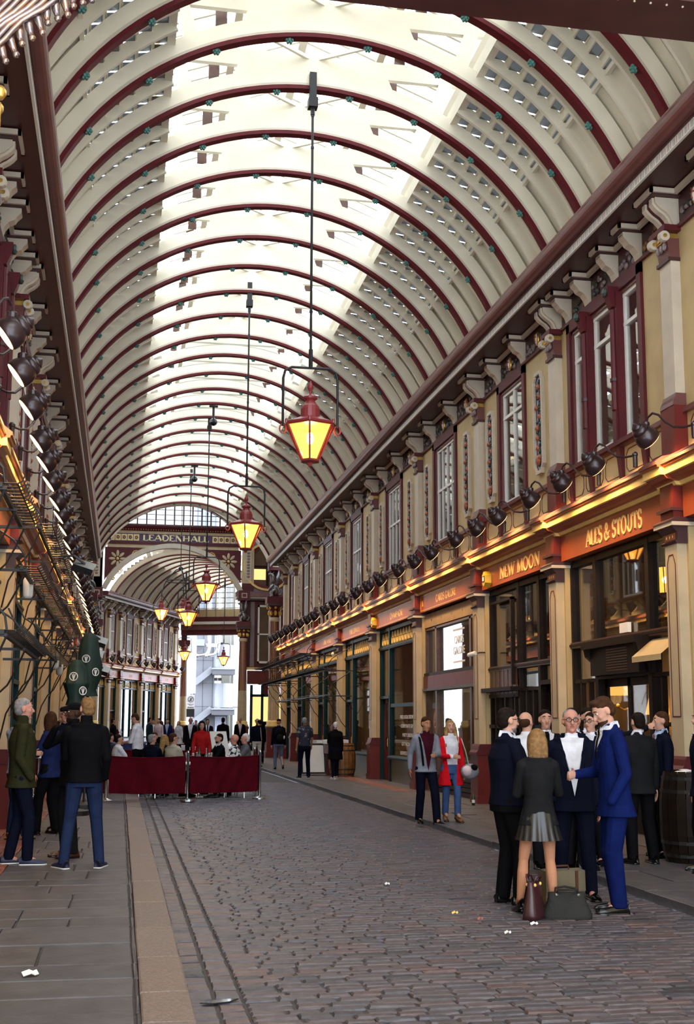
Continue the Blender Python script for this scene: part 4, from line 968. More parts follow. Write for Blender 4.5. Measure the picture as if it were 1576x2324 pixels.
# ---------------------------------------------------------------- crossing: LEADENHALL wall, columns, dragons
YW = 72.0
LW = struct('wall_end', 'painted wall over the crossing with the LEADENHALL band and a louvred lunette', 'wall'); X0, X1 = -1.5, 7.25; XM = (X0 + X1) / 2
wt = lambda a, b: (a, YW, b); wt2 = lambda a, b: (a, YW + .35, b)
AR, AZ = 4.30, 7.72
def plate(poly, m, nm, y0=YW, y1=YW + .35, parent=LW):
    mb = MB(); mb.prism(poly, lambda a, b: (a, y0, b), lambda a, b: (a, y1, b), m); return mb.build(nm, parent)
th = [R(-66 + 132 * k / 32) for k in range(33)]
inner = [(XM + AR * math.sin(t), AZ + AR * math.cos(t)) for t in th]
mb = MB()
for i in range(32):                                     # arch ring and red spandrels
    o_ = [(XM + (AR + .28) * math.sin(t), AZ + (AR + .28) * math.cos(t)) for t in th]
    mb.prism([inner[i], inner[i + 1], o_[i + 1], o_[i]], lambda a, b: (a, YW - .12, b), lambda a, b: (a, YW + .3, b), 'cream_stone')
mb.build('arch_ring', LW)
mb = MB()
for i in range(32):
    a, b = inner[i], inner[i + 1]; mb.prism([(a[0], a[1] + .15), (b[0], b[1] + .15), (b[0], 12.3), (a[0], 12.3)], lambda p, q: (p, YW, q), lambda p, q: (p, YW + .25, q), 'cream_pale')
mb.build('spandrel_wall', LW)
for sg in (-1, 1):
    mb = MB(); cx = XM + sg * 4.05
    pts = [(cx, 12.0), (cx - sg * 2.9, 12.0)] + [(XM + sg * (AR + .34) * math.sin(R(t)), AZ + (AR + .34) * math.cos(R(t))) for t in (23, 32, 41, 50, 58)] + [(cx, 9.95)]
    pts = [p for p in pts if p[1] <= 12.0]
    mb.prism(pts, lambda a, b: (a, YW - .03, b), lambda a, b: (a, YW + .02, b), 'maroon'); mb.build('spandrel_panel', LW)
    mb = MB(); c = (cx - sg * .75, 11.3)
    for k in range(8):
        t = 2 * PI * k / 8; mb.ball((c[0] + .33 * math.cos(t), YW - .05, c[1] + .33 * math.sin(t)), (.20, .04, .09), 'cream_pale', 8, 4, Matrix.Rotation(-t, 3, 'Y'))
    mb.ball((c[0], YW - .06, c[1]), .09, 'gold_paint')
    for (dx, dz, r_) in ((1.05, .30, .24), (1.6, .50, .15), (.1, -.75, .22), (-.25, -1.2, .12)):
        mb.tube([(c[0] - sg * dx + r_ * (1 - j / 22) * math.cos(j * .7), YW - .05, c[1] + dz + r_ * (1 - j / 22) * math.sin(j * .7)) for j in range(18)], .03, 'gold_paint', 4)
    mb.build('spandrel_flower', LW)
    mb = MB(); x0, x1 = sorted((XM + sg * 4.15, XM + sg * 4.85)); mb.box(x0, x1, YW - .1, YW + .3, 10.0, 12.2, 'cream_pale'); mb.box(x0, x1, YW - .1, YW + .3, 9.35, 10.0, 'maroon'); mb.box(x0 + .15, x1 - .15, YW - .13, YW - .1, 10.2, 12.0, 'cream_stone')
    for k in range(9): mb.ball(((x0 + x1) / 2, YW - .14, 10.4 + k * .18), (.10, .02, .07), 'relief_grey' if k else 'fruit_red', 6, 4)
    mb.build('panelled_pier', LW)
mb = MB(); mb.box(X0 - .3, X1 + .3, YW - .06, YW + .3, 12.2, 12.36, 'maroon'); mb.box(X0 - .3, X1 + .3, YW - .03, YW + .3, 12.36, 12.86, 'purple_band'); mb.box(X0 - .3, X1 + .3, YW - .05, YW + .3, 12.86, 13.02, 'cream_pale')
extr_y = [(YW - .08, 13.02), (YW - .30, 13.18), (YW - .36, 13.30), (YW + .3, 13.30), (YW + .3, 13.02)]
mb.prism(extr_y, lambda a, b: (X0 - .3, a, b), lambda a, b: (X1 + .3, a, b), 'maroon'); mb.box(X0 - .3, X1 + .3, YW - .25, YW + .3, 13.30, 13.42, 'maroon_dark')
for k in range(60): mb.box(X0 + k * .148, X0 + k * .148 + .07, YW - .22, YW - .1, 13.06, 13.12, 'sign_red')
mb.build('entablature', LW)
serif('LEADENHALL', .36, 'letter_cream', 'lettering', LW, frame_m((XM + .12, YW - .035, 12.62), (1, 0, 0), (0, 0, 1)), 3.95, .02, 1.5)
mb = MB()
for sg in (-1, 1):
    for k in range(6):
        cx = XM + .12 + sg * (2.35 + k * .36); mb.box(cx - .16, cx + .16, YW - .04, YW - .02, 12.42, 12.80, 'letter_cream'); mb.box(cx - .13, cx + .13, YW - .05, YW - .03, 12.46, 12.76, 'gold_paint')
        for q in range(5): mb.ball((cx + .065 * math.cos(q * 1.257), YW - .055, 12.61 + .075 * math.sin(q * 1.257)), (.045, .012, .045), 'purple_band', 6, 4)
mb.build('painted_squares', LW)
# louvred lunette
LZ, LR = 9.80, 5.05; tl_ = [R(-52 + 104 * k / 28) for k in range(29)]; mb = MB()
for i in range(28):
    f = lambda r, t: (XM + r * math.sin(t), LZ + r * math.cos(t))
    p = [f(LR, tl_[i]), f(LR, tl_[i + 1]), f(LR + .40, tl_[i + 1]), f(LR + .40, tl_[i])]; mb.prism(p, lambda a, b: (a, YW - .3, b), lambda a, b: (a, YW + .2, b), 'cream_vault')
    p = [f(LR - .06, tl_[i]), f(LR - .06, tl_[i + 1]), f(LR, tl_[i + 1]), f(LR, tl_[i])]; mb.prism(p, lambda a, b: (a, YW - .32, b), lambda a, b: (a, YW + .2, b), 'maroon')
mb.build('lunette_arch', LW)
for k in range(15):
    x = XM - 3.85 + k * .55; zt = LZ + math.sqrt(max(0, LR ** 2 - (x - XM) ** 2))
    if zt > 13.5:
        mb = MB(); mb.box(x - .045, x + .045, YW, YW + .12, 13.4, zt, 'maroon_dark'); mb.build('mullion', LW)
    x2 = x + .275; z2 = LZ + math.sqrt(max(0, LR ** 2 - (x2 - XM) ** 2))
    z = 13.45
    while z < z2 - .1:
        g = MB(); g.add([(x + .05, YW + .10, z), (x + .5, YW + .10, z), (x + .5, YW + .0, z + .27), (x + .05, YW + .0, z + .27)], [(0, 1, 2, 3)], 'sky_glass'); g.box(x + .05, x + .5, YW + .02, YW + .1, z - .035, z, 'grey_dark'); g.build('louvre_pane', LW); z += .31
# end arch of the near vault, crossing roof, corner walls
NE = struct('wall_crossing', 'end arch of the near vault and the walls round the crossing, with added sky blocks', 'wall'); mb = MB()
for i in range(32):
    f = lambda r, t: (AX + r * math.sin(t), ZC + r * math.cos(t)); p = [f(R0 - .05, th[i]), f(R0 - .05, th[i + 1]), f(R0 + .45, th[i + 1]), f(R0 + .45, th[i])]
    mb.prism(p, lambda a, b: (a, 55.9, b), lambda a, b: (a, 56.5, b), 'cream_vault')
mb.build('end_arch', NE)
mb = MB(); mb.box(X0 - 2, X1 + 2, 56.0, 56.5, 12.7, 16.2, 'cream_vault')
for k in range(40): mb.ball((X0 + k * .22, 55.98, 12.9), .03, 'cream_stone', 5, 3)
mb.build('end_wall', NE)
mb = MB(); mb.box(X0 - 3, X0 + .2, YW - .1, YW + .3, 0, 16.2, 'maroon'); mb.box(X0 - 3, X1 + 6, YW + .02, YW + .35, 15.05, 16.2, 'cream_vault'); mb.box(X0 - 3, XM - 3.9, YW + .02, YW + .3, 12.2, 15.2, 'cream_vault'); mb.box(XM + 3.9, X1 + 6, YW + .02, YW + .3, 12.2, 15.2, 'cream_vault'); mb.build('corner_wall', NE)
# right corner with round window, shop and flat
mb = MB(); mb.box(X1 - .1, X1 + 6, YW, YW + .3, 9.4, 12.6, 'relief_grey'); mb.box(X1 - .1, X1 + 6, YW, YW + .3, 4.9, 9.0, 'maroon'); mb.box(X1 - .1, X1 + 6, YW - .05, YW + .3, 0, .9, 'oxblood'); mb.build('corner_front', NE)
mb = MB(); mb.box(X1 - .6, X1 + 6, YW - .55, YW + .3, 9.02, 9.15, 'anthemion'); mb.box(X1 - .6, X1 + 6, YW - .7, YW + .3, 9.15, 9.45, 'maroon_brown'); mb.box(X1 - .4, X1 + 6, YW - .4, YW + .3, 8.95, 9.02, 'maroon_dark'); mb.build('corner_cornice', NE)
mb = MB(); c = (8.55, YW - .05, 11.05)
for k in range(28):
    t, t2 = 2 * PI * k / 28, 2 * PI * (k + 1) / 28
    for (r0_, r1_, y0, m) in ((1.35, 1.48, -.12, 'gold_paint'), (1.18, 1.35, -.06, 'oxblood')):
        mb.prism([(c[0] + r0_ * math.cos(t), c[2] + r0_ * math.sin(t)), (c[0] + r0_ * math.cos(t2), c[2] + r0_ * math.sin(t2)), (c[0] + r1_ * math.cos(t2), c[2] + r1_ * math.sin(t2)), (c[0] + r1_ * math.cos(t), c[2] + r1_ * math.sin(t))], lambda a, b: (a, YW + y0, b), lambda a, b: (a, YW + .1, b), m)
mb.bar((c[0] - 1.2, YW - .03, c[2]), (c[0] + 1.2, YW - .03, c[2]), .06, .12, 'dark_wood'); mb.bar((c[0], YW - .03, c[2] - 1.2), (c[0], YW - .03, c[2] + 1.2), .06, .12, 'dark_wood', (1, 0, 0)); mb.build('round_window', NE)
mb = MB(); mb.lathe([(1.18, 0), (1.18, .02)], (c[0], YW - .012, c[2]), (0, 1, 0), 28, 'shade_glow' if False else 'interior'); mb.box(c[0] - .9, c[0] - .1, YW - .02, YW - .01, c[2] - .8, c[2] - .15, 'lit_cream'); mb.build('round_pane', NE)
mb = MB(); mb.box(7.55, 7.80, YW - .1, YW, 5.0, 8.9, 'relief_grey'); mb.box(8.0, 8.1, YW - .12, YW, 5.2, 8.7, 'white_paint'); mb.box(9.3, 9.4, YW - .12, YW, 5.2, 8.7, 'white_paint'); mb.box(8.0, 9.4, YW - .12, YW, 5.2, 5.32, 'white_paint'); mb.box(8.0, 9.4, YW - .12, YW, 8.58, 8.7, 'white_paint'); mb.box(8.0, 9.4, YW - .12, YW, 6.9, 6.98, 'white_paint'); mb.box(8.66, 8.72, YW - .12, YW, 5.2, 8.7, 'white_paint'); mb.box(8.1, 9.3, YW - .05, YW - .02, 5.3, 8.6, 'interior'); mb.build('corner_window', NE)
cs = thing('corner_shopfront', 'teal shopfront with lit panes in the crossing corner behind the fluted column', 'shopfront')
mb = MB(); mb.box(7.6, 7.75, YW - .15, YW, .05, 3.9, 'teal'); mb.box(8.25, 8.4, YW - .15, YW, .05, 3.9, 'teal'); mb.box(9.6, 9.8, YW - .15, YW, .05, 3.9, 'teal'); mb.box(7.6, 9.8, YW - .15, YW, 3.2, 3.35, 'teal'); mb.box(8.4, 9.6, YW - .15, YW, 1.4, 1.75, 'teal'); mb.box(7.6, 9.8, YW - .12, YW, .05, .6, 'teal'); mb.build('frame', cs)
mb = MB(); mb.box(7.75, 8.25, YW - .06, YW - .04, .6, 3.2, 'lit_cream'); mb.box(8.4, 9.6, YW - .06, YW - .04, 1.75, 3.2, 'lit_cream'); mb.build('pane', cs)
mb = MB(); mb.box(7.4, 9.9, YW - .2, YW, 3.95, 4.75, 'oxblood'); mb.box(7.35, 9.9, YW - .3, YW, 4.8, 4.95, 'gold_paint'); mb.build('fascia', cs)
mb = MB(); mb.box(X0 - 4, X1 + 6, 56.2, YW + .3, 16.2, 16.4, 'cream_vault')
mb.v = []; mb.f = []; mb.m = []
for x in (-5.5, 7.5): mb.box(x, x + 3.8, 56.2, YW + .3, 16.2, 16.4, 'cream_vault')
for k in range(9): mb.box(-1.8, 7.6, 56.4 + k * 1.95, 56.6 + k * 1.95, 16.2, 16.5, 'cream_vault')
mb.build('crossing_roof', NE)
mb = MB(); mb.box(-2, .9, 56.2, YW + .3, 16.25, 16.4, 'cream_vault'); mb.box(4.7, 7.6, 56.2, YW + .3, 16.25, 16.4, 'cream_vault'); mb.box(-9, -8.6, 56, YW + .3, 0, 16.3, 'cream_wall'); mb.box(14, 14.4, 56, YW + .3, 0, 16.3, 'cream_wall'); mb.box(-9, -5.4, 56.2, YW + .3, 16.25, 16.4, 'cream_vault'); mb.box(11, 14.4, 56.2, YW + .3, 16.25, 16.4, 'cream_vault'); mb.box(-9, -3.5, 55.7, 56.0, 0, 16.3, 'cream_wall'); mb.box(9, 14.4, 55.7, 56.0, 0, 16.3, 'cream_wall'); mb.build('added_sky_block', NE)  # side walls and roof strips added to block sky light and its reflections
for k in range(8):
    g = MB(); g.box(.9, 4.7, 56.6 + k * 1.95, 58.35 + k * 1.95, 16.4, 16.42, 'sky_glass'); g.build('roof_pane', NE)

def column(x, y, label, dragon, face=1, griffin_label=None):
    root = thing('fluted_column', label, 'column', (x, y, 0))
    mb = MB(); mb.box(-.36, .36, -.36, .36, .05, 1.45, 'oxblood'); mb.box(-.40, .40, -.40, .40, .05, .3, 'oxblood'); mb.box(-.39, .39, -.39, .39, 1.3, 1.45, 'maroon_dark'); mb.build('pedestal', root)
    mb = MB(); mb.lathe([(.38, 1.45), (.39, 1.55), (.33, 1.6), (.34, 1.7), (.28, 1.78)], (0, 0, 0), n=20, m='gold_paint'); mb.build('base', root, smooth=True)
    n = 48
    def fl(z0, z1, r0, r1, ma, mbb, nm):
        mb = MB()
        for k in range(n):
            t0, t1 = 2 * PI * k / n, 2 * PI * (k + 1) / n; dd = .02 if k % 3 == 1 else 0
            vs = [((r - dd) * math.cos(t), (r - dd) * math.sin(t), z) for r, z in ((r0, z0), (r1, z1)) for t in (t0, t1)]
            mb.add(vs, [(0, 1, 3, 2)], mbb if k % 3 == 1 else ma)
            o_ = [(r * math.cos(t0), r * math.sin(t0), z) for r, z in ((r0, z0), (r1, z1))] + [((r - .025) * math.cos(t0), (r - .025) * math.sin(t0), z) for r, z in ((r1, z1), (r0, z0))]
            mb.add(o_, [(0, 1, 2, 3)], ma)
        return mb.build(nm, root)
    fl(1.78, 3.55, .275, .255, 'cream_pale', 'cream_wall', 'lower_shaft'); fl(3.55, 6.45, .255, .215, 'column_red', 'gold_paint', 'upper_shaft')
    mb = MB(); mb.lathe([(.22, 6.45), (.25, 6.5), (.25, 6.6), (.23, 6.65)], (0, 0, 0), n=16, m='cream_pale'); mb.lathe([(.22, 6.65), (.24, 6.9), (.34, 7.2)], (0, 0, 0), n=12, m='maroon')
    for k in range(8):
        t = 2 * PI * k / 8; mb.ball((.27 * math.cos(t), .27 * math.sin(t), 6.85), (.08, .08, .13), 'gilt', 6, 4); mb.ball((.34 * math.cos(t), .34 * math.sin(t), 7.1), .07, 'gilt', 6, 4)
    mb.box(-.38, .38, -.38, .38, 7.2, 7.3, 'maroon_dark'); mb.build('capital', root)
    mb = MB(); mb.box(-.42, .42, -.42, .42, 7.3, 7.62, 'maroon'); mb.box(-.34, .34, -.34, .34, 8.9, 9.5, 'maroon'); mb.box(-.16, .16, -.352, -.34, 9.06, 9.34, 'cream_stone'); mb.box(-.12, .12, -.356, -.35, 9.10, 9.30, 'maroon'); mb.box(-.2, .2, .1, .42, 7.6, 8.9, 'maroon'); mb.build('block', root)
    if dragon: griffin((x, y - .1, 7.62), face, griffin_label)
def griffin(loc, face, label, s=1.0):
    root = thing('dragon_statue', label, 'statue', loc); f = face
    mb = MB(); k = lambda x, y, z: (f * x * s, y * s, z * s)
    mb.ball(k(0, -.05, .36), [q * s for q in (.17, .20, .30)], 'stat_silver', 10, 7, Matrix.Rotation(f * .3, 3, 'Y')); mb.ball(k(.06, -.05, .60), [q * s for q in (.13, .15, .20)], 'stat_silver', 10, 7)
    mb.tube([k(.08, -.1, .65), k(.14, -.12, .85), k(.12, -.13, 1.0), k(.2, -.16, 1.08)], [.11 * s, .085 * s, .075 * s, .07 * s], 'stat_silver', 8); mb.ball(k(.25, -.17, 1.08), [q * s for q in (.13, .07, .07)], 'stat_silver', 8, 6)
    mb.tube([k(.3, -.17, 1.1), k(.37, -.17, 1.06)], [.05 * s, .02 * s], 'stat_silver', 6); mb.tube([k(.15, -.14, 1.12), k(.08, -.14, 1.24)], [.03 * s, .008 * s], 'stat_silver', 5)
    for yy in (-.18, .05):
        mb.tube([k(.05, yy, .35), k(.2, yy, .2), k(.14, yy, .05), k(.24, yy, .02)], [.10 * s, .08 * s, .05 * s, .05 * s], 'stat_silver', 8); mb.tube([k(.12, yy, .58), k(.27, yy, .42), k(.30, yy, .30)], [.07 * s, .05 * s, .04 * s], 'stat_silver', 8)
    mb.tube([k(-.1, 0, .15), k(-.25, .02, .1), k(-.33, .03, .3), k(-.22, .03, .45)], [.07 * s, .05 * s, .035 * s, .02 * s], 'stat_silver', 6); mb.build('body', root, smooth=True)
    for yy in (-.22, .14):
        mb = MB()
        for j in range(7):
            a0 = 1.15 + j * .16; L = (.75 - .055 * j) * s; b = Vector(k(-.02, yy, .6)); e = b + Vector((f * L * math.cos(a0 + .25) * -.2 * j / 3 - f * .1, (yy * .35) * s, L * math.sin(a0 * .95)))
            mb.tube([b, (b + e) / 2 + Vector((-f * .08 * s, 0, .02)), e], [.035 * s, .045 * s, .015 * s], 'stat_silver', 5)
        mb.build('wing', root, smooth=True)
    return root
column(7.15, 57.0, 'tall fluted red and cream column at the right end of the near arcade', True, -1, 'silver dragon statue on the right column nearer the camera')
column(-1.62, 57.0, 'fluted column at the left end of the near arcade behind the lamps', True, 1, 'silver dragon statue on the left column nearer the camera')
column(7.1, YW - .4, 'fluted red and cream column at the right of the LEADENHALL arch', True, -1, 'silver dragon statue on the column right of the LEADENHALL arch')
column(-1.56, YW - .4, 'fluted column at the left of the LEADENHALL arch', True, 1, 'silver dragon statue on the column left of the LEADENHALL arch')
e = far_tf(-4.4, 16.2, 0); column(e[0], e[1], 'fluted column at the far left corner of the second hall', False)
# far end beam and glazed gable of the second hall
FE = struct('wall_far', 'entablature and glazed gable at the far end of the second hall', 'wall'); S1 = 16.0
mb = MB(far_tf); mb.box(-4.6, 4.6, S1, S1 + .6, 8.0, 8.35, 'maroon'); mb.box(-4.6, 4.6, S1 - .1, S1 + .6, 8.35, 8.75, 'maroon_brown'); mb.box(-4.6, 4.6, S1 - .2, S1 + .6, 8.75, 8.95, 'anthemion'); mb.box(-4.6, 4.6, S1 - .15, S1 + .6, 8.95, 9.3, 'maroon'); mb.build('entablature', FE)
mb = MB(far_tf); mb.box(-4.4, 4.4, S1 + .3, S1 + .5, 9.3, 9.9, 'cream_wall')
for k in range(13): x = -4.2 + k * .7; mb.box(x - .05, x + .05, S1 + .3, S1 + .45, 9.3, ZC + math.sqrt(max(4, 4.7 ** 2 - x * x)), 'cream_stone')
mb.build('gable_frame', FE)
for k in range(12):
    x = -4.2 + k * .7 + .35; z = 9.95; zt = ZC + math.sqrt(max(.1, 4.7 ** 2 - x * x))
    while z < zt - .3:
        g = MB(far_tf); g.box(x - .3, x + .3, S1 + .36, S1 + .37, z + .04, z + .36, 'sky_glass'); g.box(x - .3, x + .3, S1 + .34, S1 + .42, z, z + .04, 'grey_dark'); g.build('gable_pane', FE); z += .38
mb = MB(far_tf); mb.box(4.5, 4.9, 3.6, S1 + .6, 0, 9.4, 'maroon'); mb.build('right_side_wall', FE)
# ---------------------------------------------------------------- near crossing: girder, dragon wing, added light cover
NX = struct('trim_girder', 'dark red riveted girder crossing above the street at the camera end', 'girder')
mb = MB(); mb.box(-3.2, 9.5, 10.9, 11.2, 9.16, 10.1, 'maroon_dark'); mb.box(-3.2, 9.5, 10.7, 11.4, 9.13, 9.19, 'maroon_dark'); mb.box(-3.2, 9.5, 10.7, 11.4, 10.06, 10.12, 'maroon')
mb.build('beam', NX)
mb = MB()
for r_ in range(5):
    for k in range(64): mb.ball((-2.5 + k * .18 + .09 * (r_ % 2), 10.895, 9.28 + r_ * .16), .013, 'cream_stone', 5, 3)
for k in range(64): mb.ball((-2.5 + k * .18, 10.8, 9.128), .016, 'cream_stone', 5, 3)
mb.build('rivets', NX, kind='stuff')
mb = MB(); mb.box(-2.6, -1.24, 10.7, 11.3, 8.15, 9.6, 'maroon'); mb.box(-2.6, -1.75, 10.75, 11.5, 0, 8.15, 'oxblood'); mb.build('near_pier', NX)
# unseen roof and side blocks, added to hold sky light off the near crossing
CV = struct('wall_added_near', 'unseen blocks and cover added at the camera end to limit sky light', 'wall')
mb = MB(); mb.box(-12, -5.5, -6, 11.5, 0, 16, 'cream_wall'); mb.box(10.5, 17, -6, 11.5, 0, 16, 'cream_wall'); mb.build('added_side_block', CV)
mb = MB(); mb.box(-12, 17, -14, 11.7, 16, 16.3, 'cream_vault')
mb.v = []; mb.f = []; mb.m = []
mb.box(-12, -1.5, -14, 11.7, 16, 16.3, 'cream_vault'); mb.box(7, 17, -14, 11.7, 16, 16.3, 'cream_vault'); mb.box(-1.5, 7, 3.5, 11.7, 16, 16.3, 'cream_vault'); mb.box(-1.5, 7, -14, -4.5, 16, 16.3, 'cream_vault'); mb.build('added_light_cover', CV)
mb = MB(); mb.box(-12, 17, 11.3, 11.7, 12.2, 16.2, 'cream_vault'); mb.build('gable', CV)
# dragon whose ridged wing sweeps across the top left corner
dg = thing('winged_dragon_statue', 'silver ridged dragon wing sweeping over the top left corner', 'statue', (-1.35, 11.0, 7.55))
mb = MB()
def wp(t):                                             # spine of the wing, bottom left to top right
    return Vector((-.28 + 1.02 * t, -.25 - .05 * t, -.02 + 1.35 * t - .32 * t * t))
N = 15
for k in range(N):
    t = k / (N - 1) * 1.12; p = wp(t); d = (wp(t + .02) - wp(t)).normalized(); n_ = Vector((-d.z, 0, d.x))
    L = .20 + .03 * math.sin(k * 2.1)
    mb.tube([p + n_ * .10 - d * .10, p + n_ * .16 + d * .02, p + n_ * (.16 + L * .6) + d * .10, p + n_ * (.14 + L) + d * .05], [.045, .05, .04, .015], 'wing_silver', 6)
    mb.tube([p - n_ * .02, p - n_ * .10 - d * .06, p - n_ * (.16 + .02 * (k % 3)) - d * .10], [.04, .045, .025], 'wing_silver', 6)
    mb.ball(p - n_ * (.18 + .02 * (k % 3)) - d * .11, (.035, .035, .035), 'wing_silver', 6, 4)
for q in range(6):
    off = -.06 + q * .045; pts = []
    for k in range(15):
        t = k / 14 * 1.15; d = (wp(t + .02) - wp(t)).normalized(); pts.append(wp(t) + Vector((-d.z, 0, d.x)) * (off + .015 * math.sin(k * 1.3 + q)) + Vector((0, -.06, 0)))
    mb.tube(pts, .028, 'wing_silver', 6)
mb.build('wing', dg, smooth=True)
mb = MB(); mb.ball((-.35, 0, -.1), (.28, .3, .45), 'stat_silver', 10, 7); mb.tube([(-.3, 0, .2), (-.2, 0, .5), (-.15, -.05, .75), (0, -.1, .85)], [.16, .13, .11, .09], 'stat_silver', 8); mb.build('body', dg, smooth=True)
go = thing('gilded_ornament', 'gilded leaf ornament hanging at the left edge below the dragon wing', 'ornament', (-1.32, 10.75, 6.80))
mb = MB(); rr = random.Random(2)
for k in range(8): mb.ball((rr.uniform(-.09, .05), rr.uniform(-.06, .04), .62 - k * .085), (.07, .06, .075), 'gilt', 8, 5)
for k in range(9):
    z = .0 + k * .05; mb.tube([(.0, 0, z), (.05, -.05, z + .03), (.07, -.04, z - .05)], [.04, .03, .01], 'gilt', 6)
mb.tube([(-.05, 0, .0), (.02, -.02, -.14), (.0, -.02, -.28)], [.08, .06, .015], 'gilt', 8); mb.build('leaf_drop', go, smooth=True)

# ---------------------------------------------------------------- lanterns
def lantern_mesh(root, z):
    """hexagonal lantern, eaves at height z"""
    n = 6; rt, rb, zb = .40, .13, z - .55; P = lambda r, zz, k: Vector((r * math.cos(PI / 3 * k + .35), r * math.sin(PI / 3 * k + .35), zz))
    for k in range(n):
        g = MB(); g.add([P(rb, zb, k), P(rb, zb, k + 1), P(rt - .02, z, k + 1), P(rt - .02, z, k)], [(0, 1, 2, 3)], 'lantern_glass'); g.build('pane', root)
    mb = MB()
    for k in range(n): mb.bar(P(rb + .005, zb, k), P(rt, z, k), .028, .028, 'lantern_red'); mb.ball(P(rt + .02, z + .03, k), (.025, .025, .045), 'lantern_red', 6, 4)
    mb.lathe([(rb, -.03), (rb + .03, -.02), (rb + .03, .01), (rb, .02)], (0, 0, zb), n=6, m='lantern_red', rot=.35); mb.lathe([(.03, -.09), (.05, -.04), (rb, -.02)], (0, 0, zb), n=6, m='lantern_red', rot=.35)
    mb.lathe([(rt, -.02), (rt + .03, 0), (rt + .03, .03), (rt - .04, .05)], (0, 0, z), n=6, m='lantern_red', rot=.35); mb.build('frame', root)
    mb = MB(); mb.lathe([(rt - .02, .04), (.17, .13)], (0, 0, z), n=6, m='lantern_red', rot=.35); mb.lathe([(.145, .11), (.15, .13), (.15, .26), (.13, .31), (.09, .36), (.07, .40), (.11, .43), (.11, .46), (.06, .49), (.02, .52), (.02, .55), (.05, .60), (.045, .64), (.01, .72)], (0, 0, z), n=16, m='lantern_red'); mb.build('chimney', root, smooth=False)
    mb = MB(); mb.ball((0, 0, z - .20), (.055, .055, .10), 'bulb', 10, 6); mb.build('bulb', root)
    lamp('lantern_light', 'POINT', (0, 0, z - .2), 75, (1, .60, .24), root, size=.09)
def yoke_lantern(x, y, ztop, z, label, cap=True):
    root = thing('hanging_lantern', label, 'lantern', (x, y, 0), 0, None)
    lantern_mesh(root, z)
    zy = z + .93; mb = MB(); pts = [(-.43, 0, z - .02), (-.43, 0, zy - .18), (-.40, 0, zy - .06), (-.30, 0, zy), (.30, 0, zy), (.40, 0, zy - .06), (.43, 0, zy - .18), (.43, 0, z - .02)]
    mb.tube(pts, .020, 'black_iron', 8); mb.build('yoke', root)
    mb = MB()
    for sg in (-1, 1):
        mb.tube([(sg * .43 + .05 * math.cos(t) * sg, 0, z - .06 + .07 * math.sin(t)) for t in [2 * PI * j / 10 for j in range(11)]], .014, 'lantern_red', 5)
    mb.build('shackle', root)
    mb = MB(); mb.tube([(0, 0, zy), (0, 0, zy + .3)], .032, 'black_iron', 8); mb.tube([(0, 0, zy + .2), (0, 0, ztop - .5)], .020, 'black_iron', 8)
    k = zy + .9
    while k < ztop - .5: mb.lathe([(.026, 0), (.026, .04)], (0, 0, k), n=8, m='black_iron'); k += .55
    mb.build('rod', root)
    mb = MB(); mb.box(-.055, .055, -.06, .06, ztop - .36, ztop + .10, 'black_iron'); mb.box(-.075, .075, -.08, .08, ztop - .50, ztop - .34, 'black_iron'); mb.tube([(0, 0, ztop - .62), (0, 0, ztop - .5)], .035, 'black_iron', 8); mb.build('hoist_box', root)
    return root
yoke_lantern(2.77, 17.95, 12.0, 6.22, 'largest lit lantern, hanging nearest the camera on a long rod')
yoke_lantern(2.75, 27.5, 12.0, 6.20, 'second lit lantern from the camera on its own rod')
yoke_lantern(2.70, 40.0, 12.0, 6.22, 'third lit lantern from the camera, seen through the LEADENHALL arch')
yoke_lantern(2.62, 49.3, 12.0, 6.10, 'fourth lit lantern from the camera, overlapping the cluster')
yoke_lantern(4.05, 79.5, 11.5, 6.25, 'small lit lantern before the carved capital at the far opening')
yoke_lantern(6.90, 83.0, 11.5, 6.15, 'small lit lantern in front of the pale steel stairs outside')
for k, (x, y, z) in enumerate([(2.55, 38.2, 11.9), (2.5, 47.6, 11.9)]):
    o = thing('ceiling_camera', 'black dome camera on a short stem under the roof ribs, %s' % ['nearer one', 'farther one'][k], 'camera', (x + .15, y, 0)); mb = MB(); mb.box(-.14, .14, -.05, .05, z - .05, z, 'black_iron'); mb.tube([(0, 0, z), (0, 0, z - .5)], .04, 'black_iron', 8); mb.ball((0, 0, z - .55), .13, 'black_gloss', 10, 7); mb.build('stem', o)
cl = thing('lantern_ring', 'iron ring with curved arms that carries the lantern cluster in the crossing', 'chandelier', (2.95, 64, 0)); mb = MB(); ZR = 9.1
mb.tube([(.75 * math.cos(t), .75 * math.sin(t), ZR) for t in [2 * PI * k / 24 for k in range(25)]], .025, 'black_iron', 6); mb.build('ring', cl)
mb = MB(); mb.tube([(0, 0, 9.85), (0, 0, 15.6)], .02, 'black_iron', 6); mb.lathe([(.05, 0), (.12, .05), (.12, .12), (.05, .2)], (0, 0, 9.7), n=10, m='black_iron')
mb.build('rod', cl)
labs = ['left lantern of the lit cluster on the iron ring', 'middle lantern of the lit cluster on the iron ring', 'hindmost lantern of the lit cluster, half hidden by the fourth lantern']
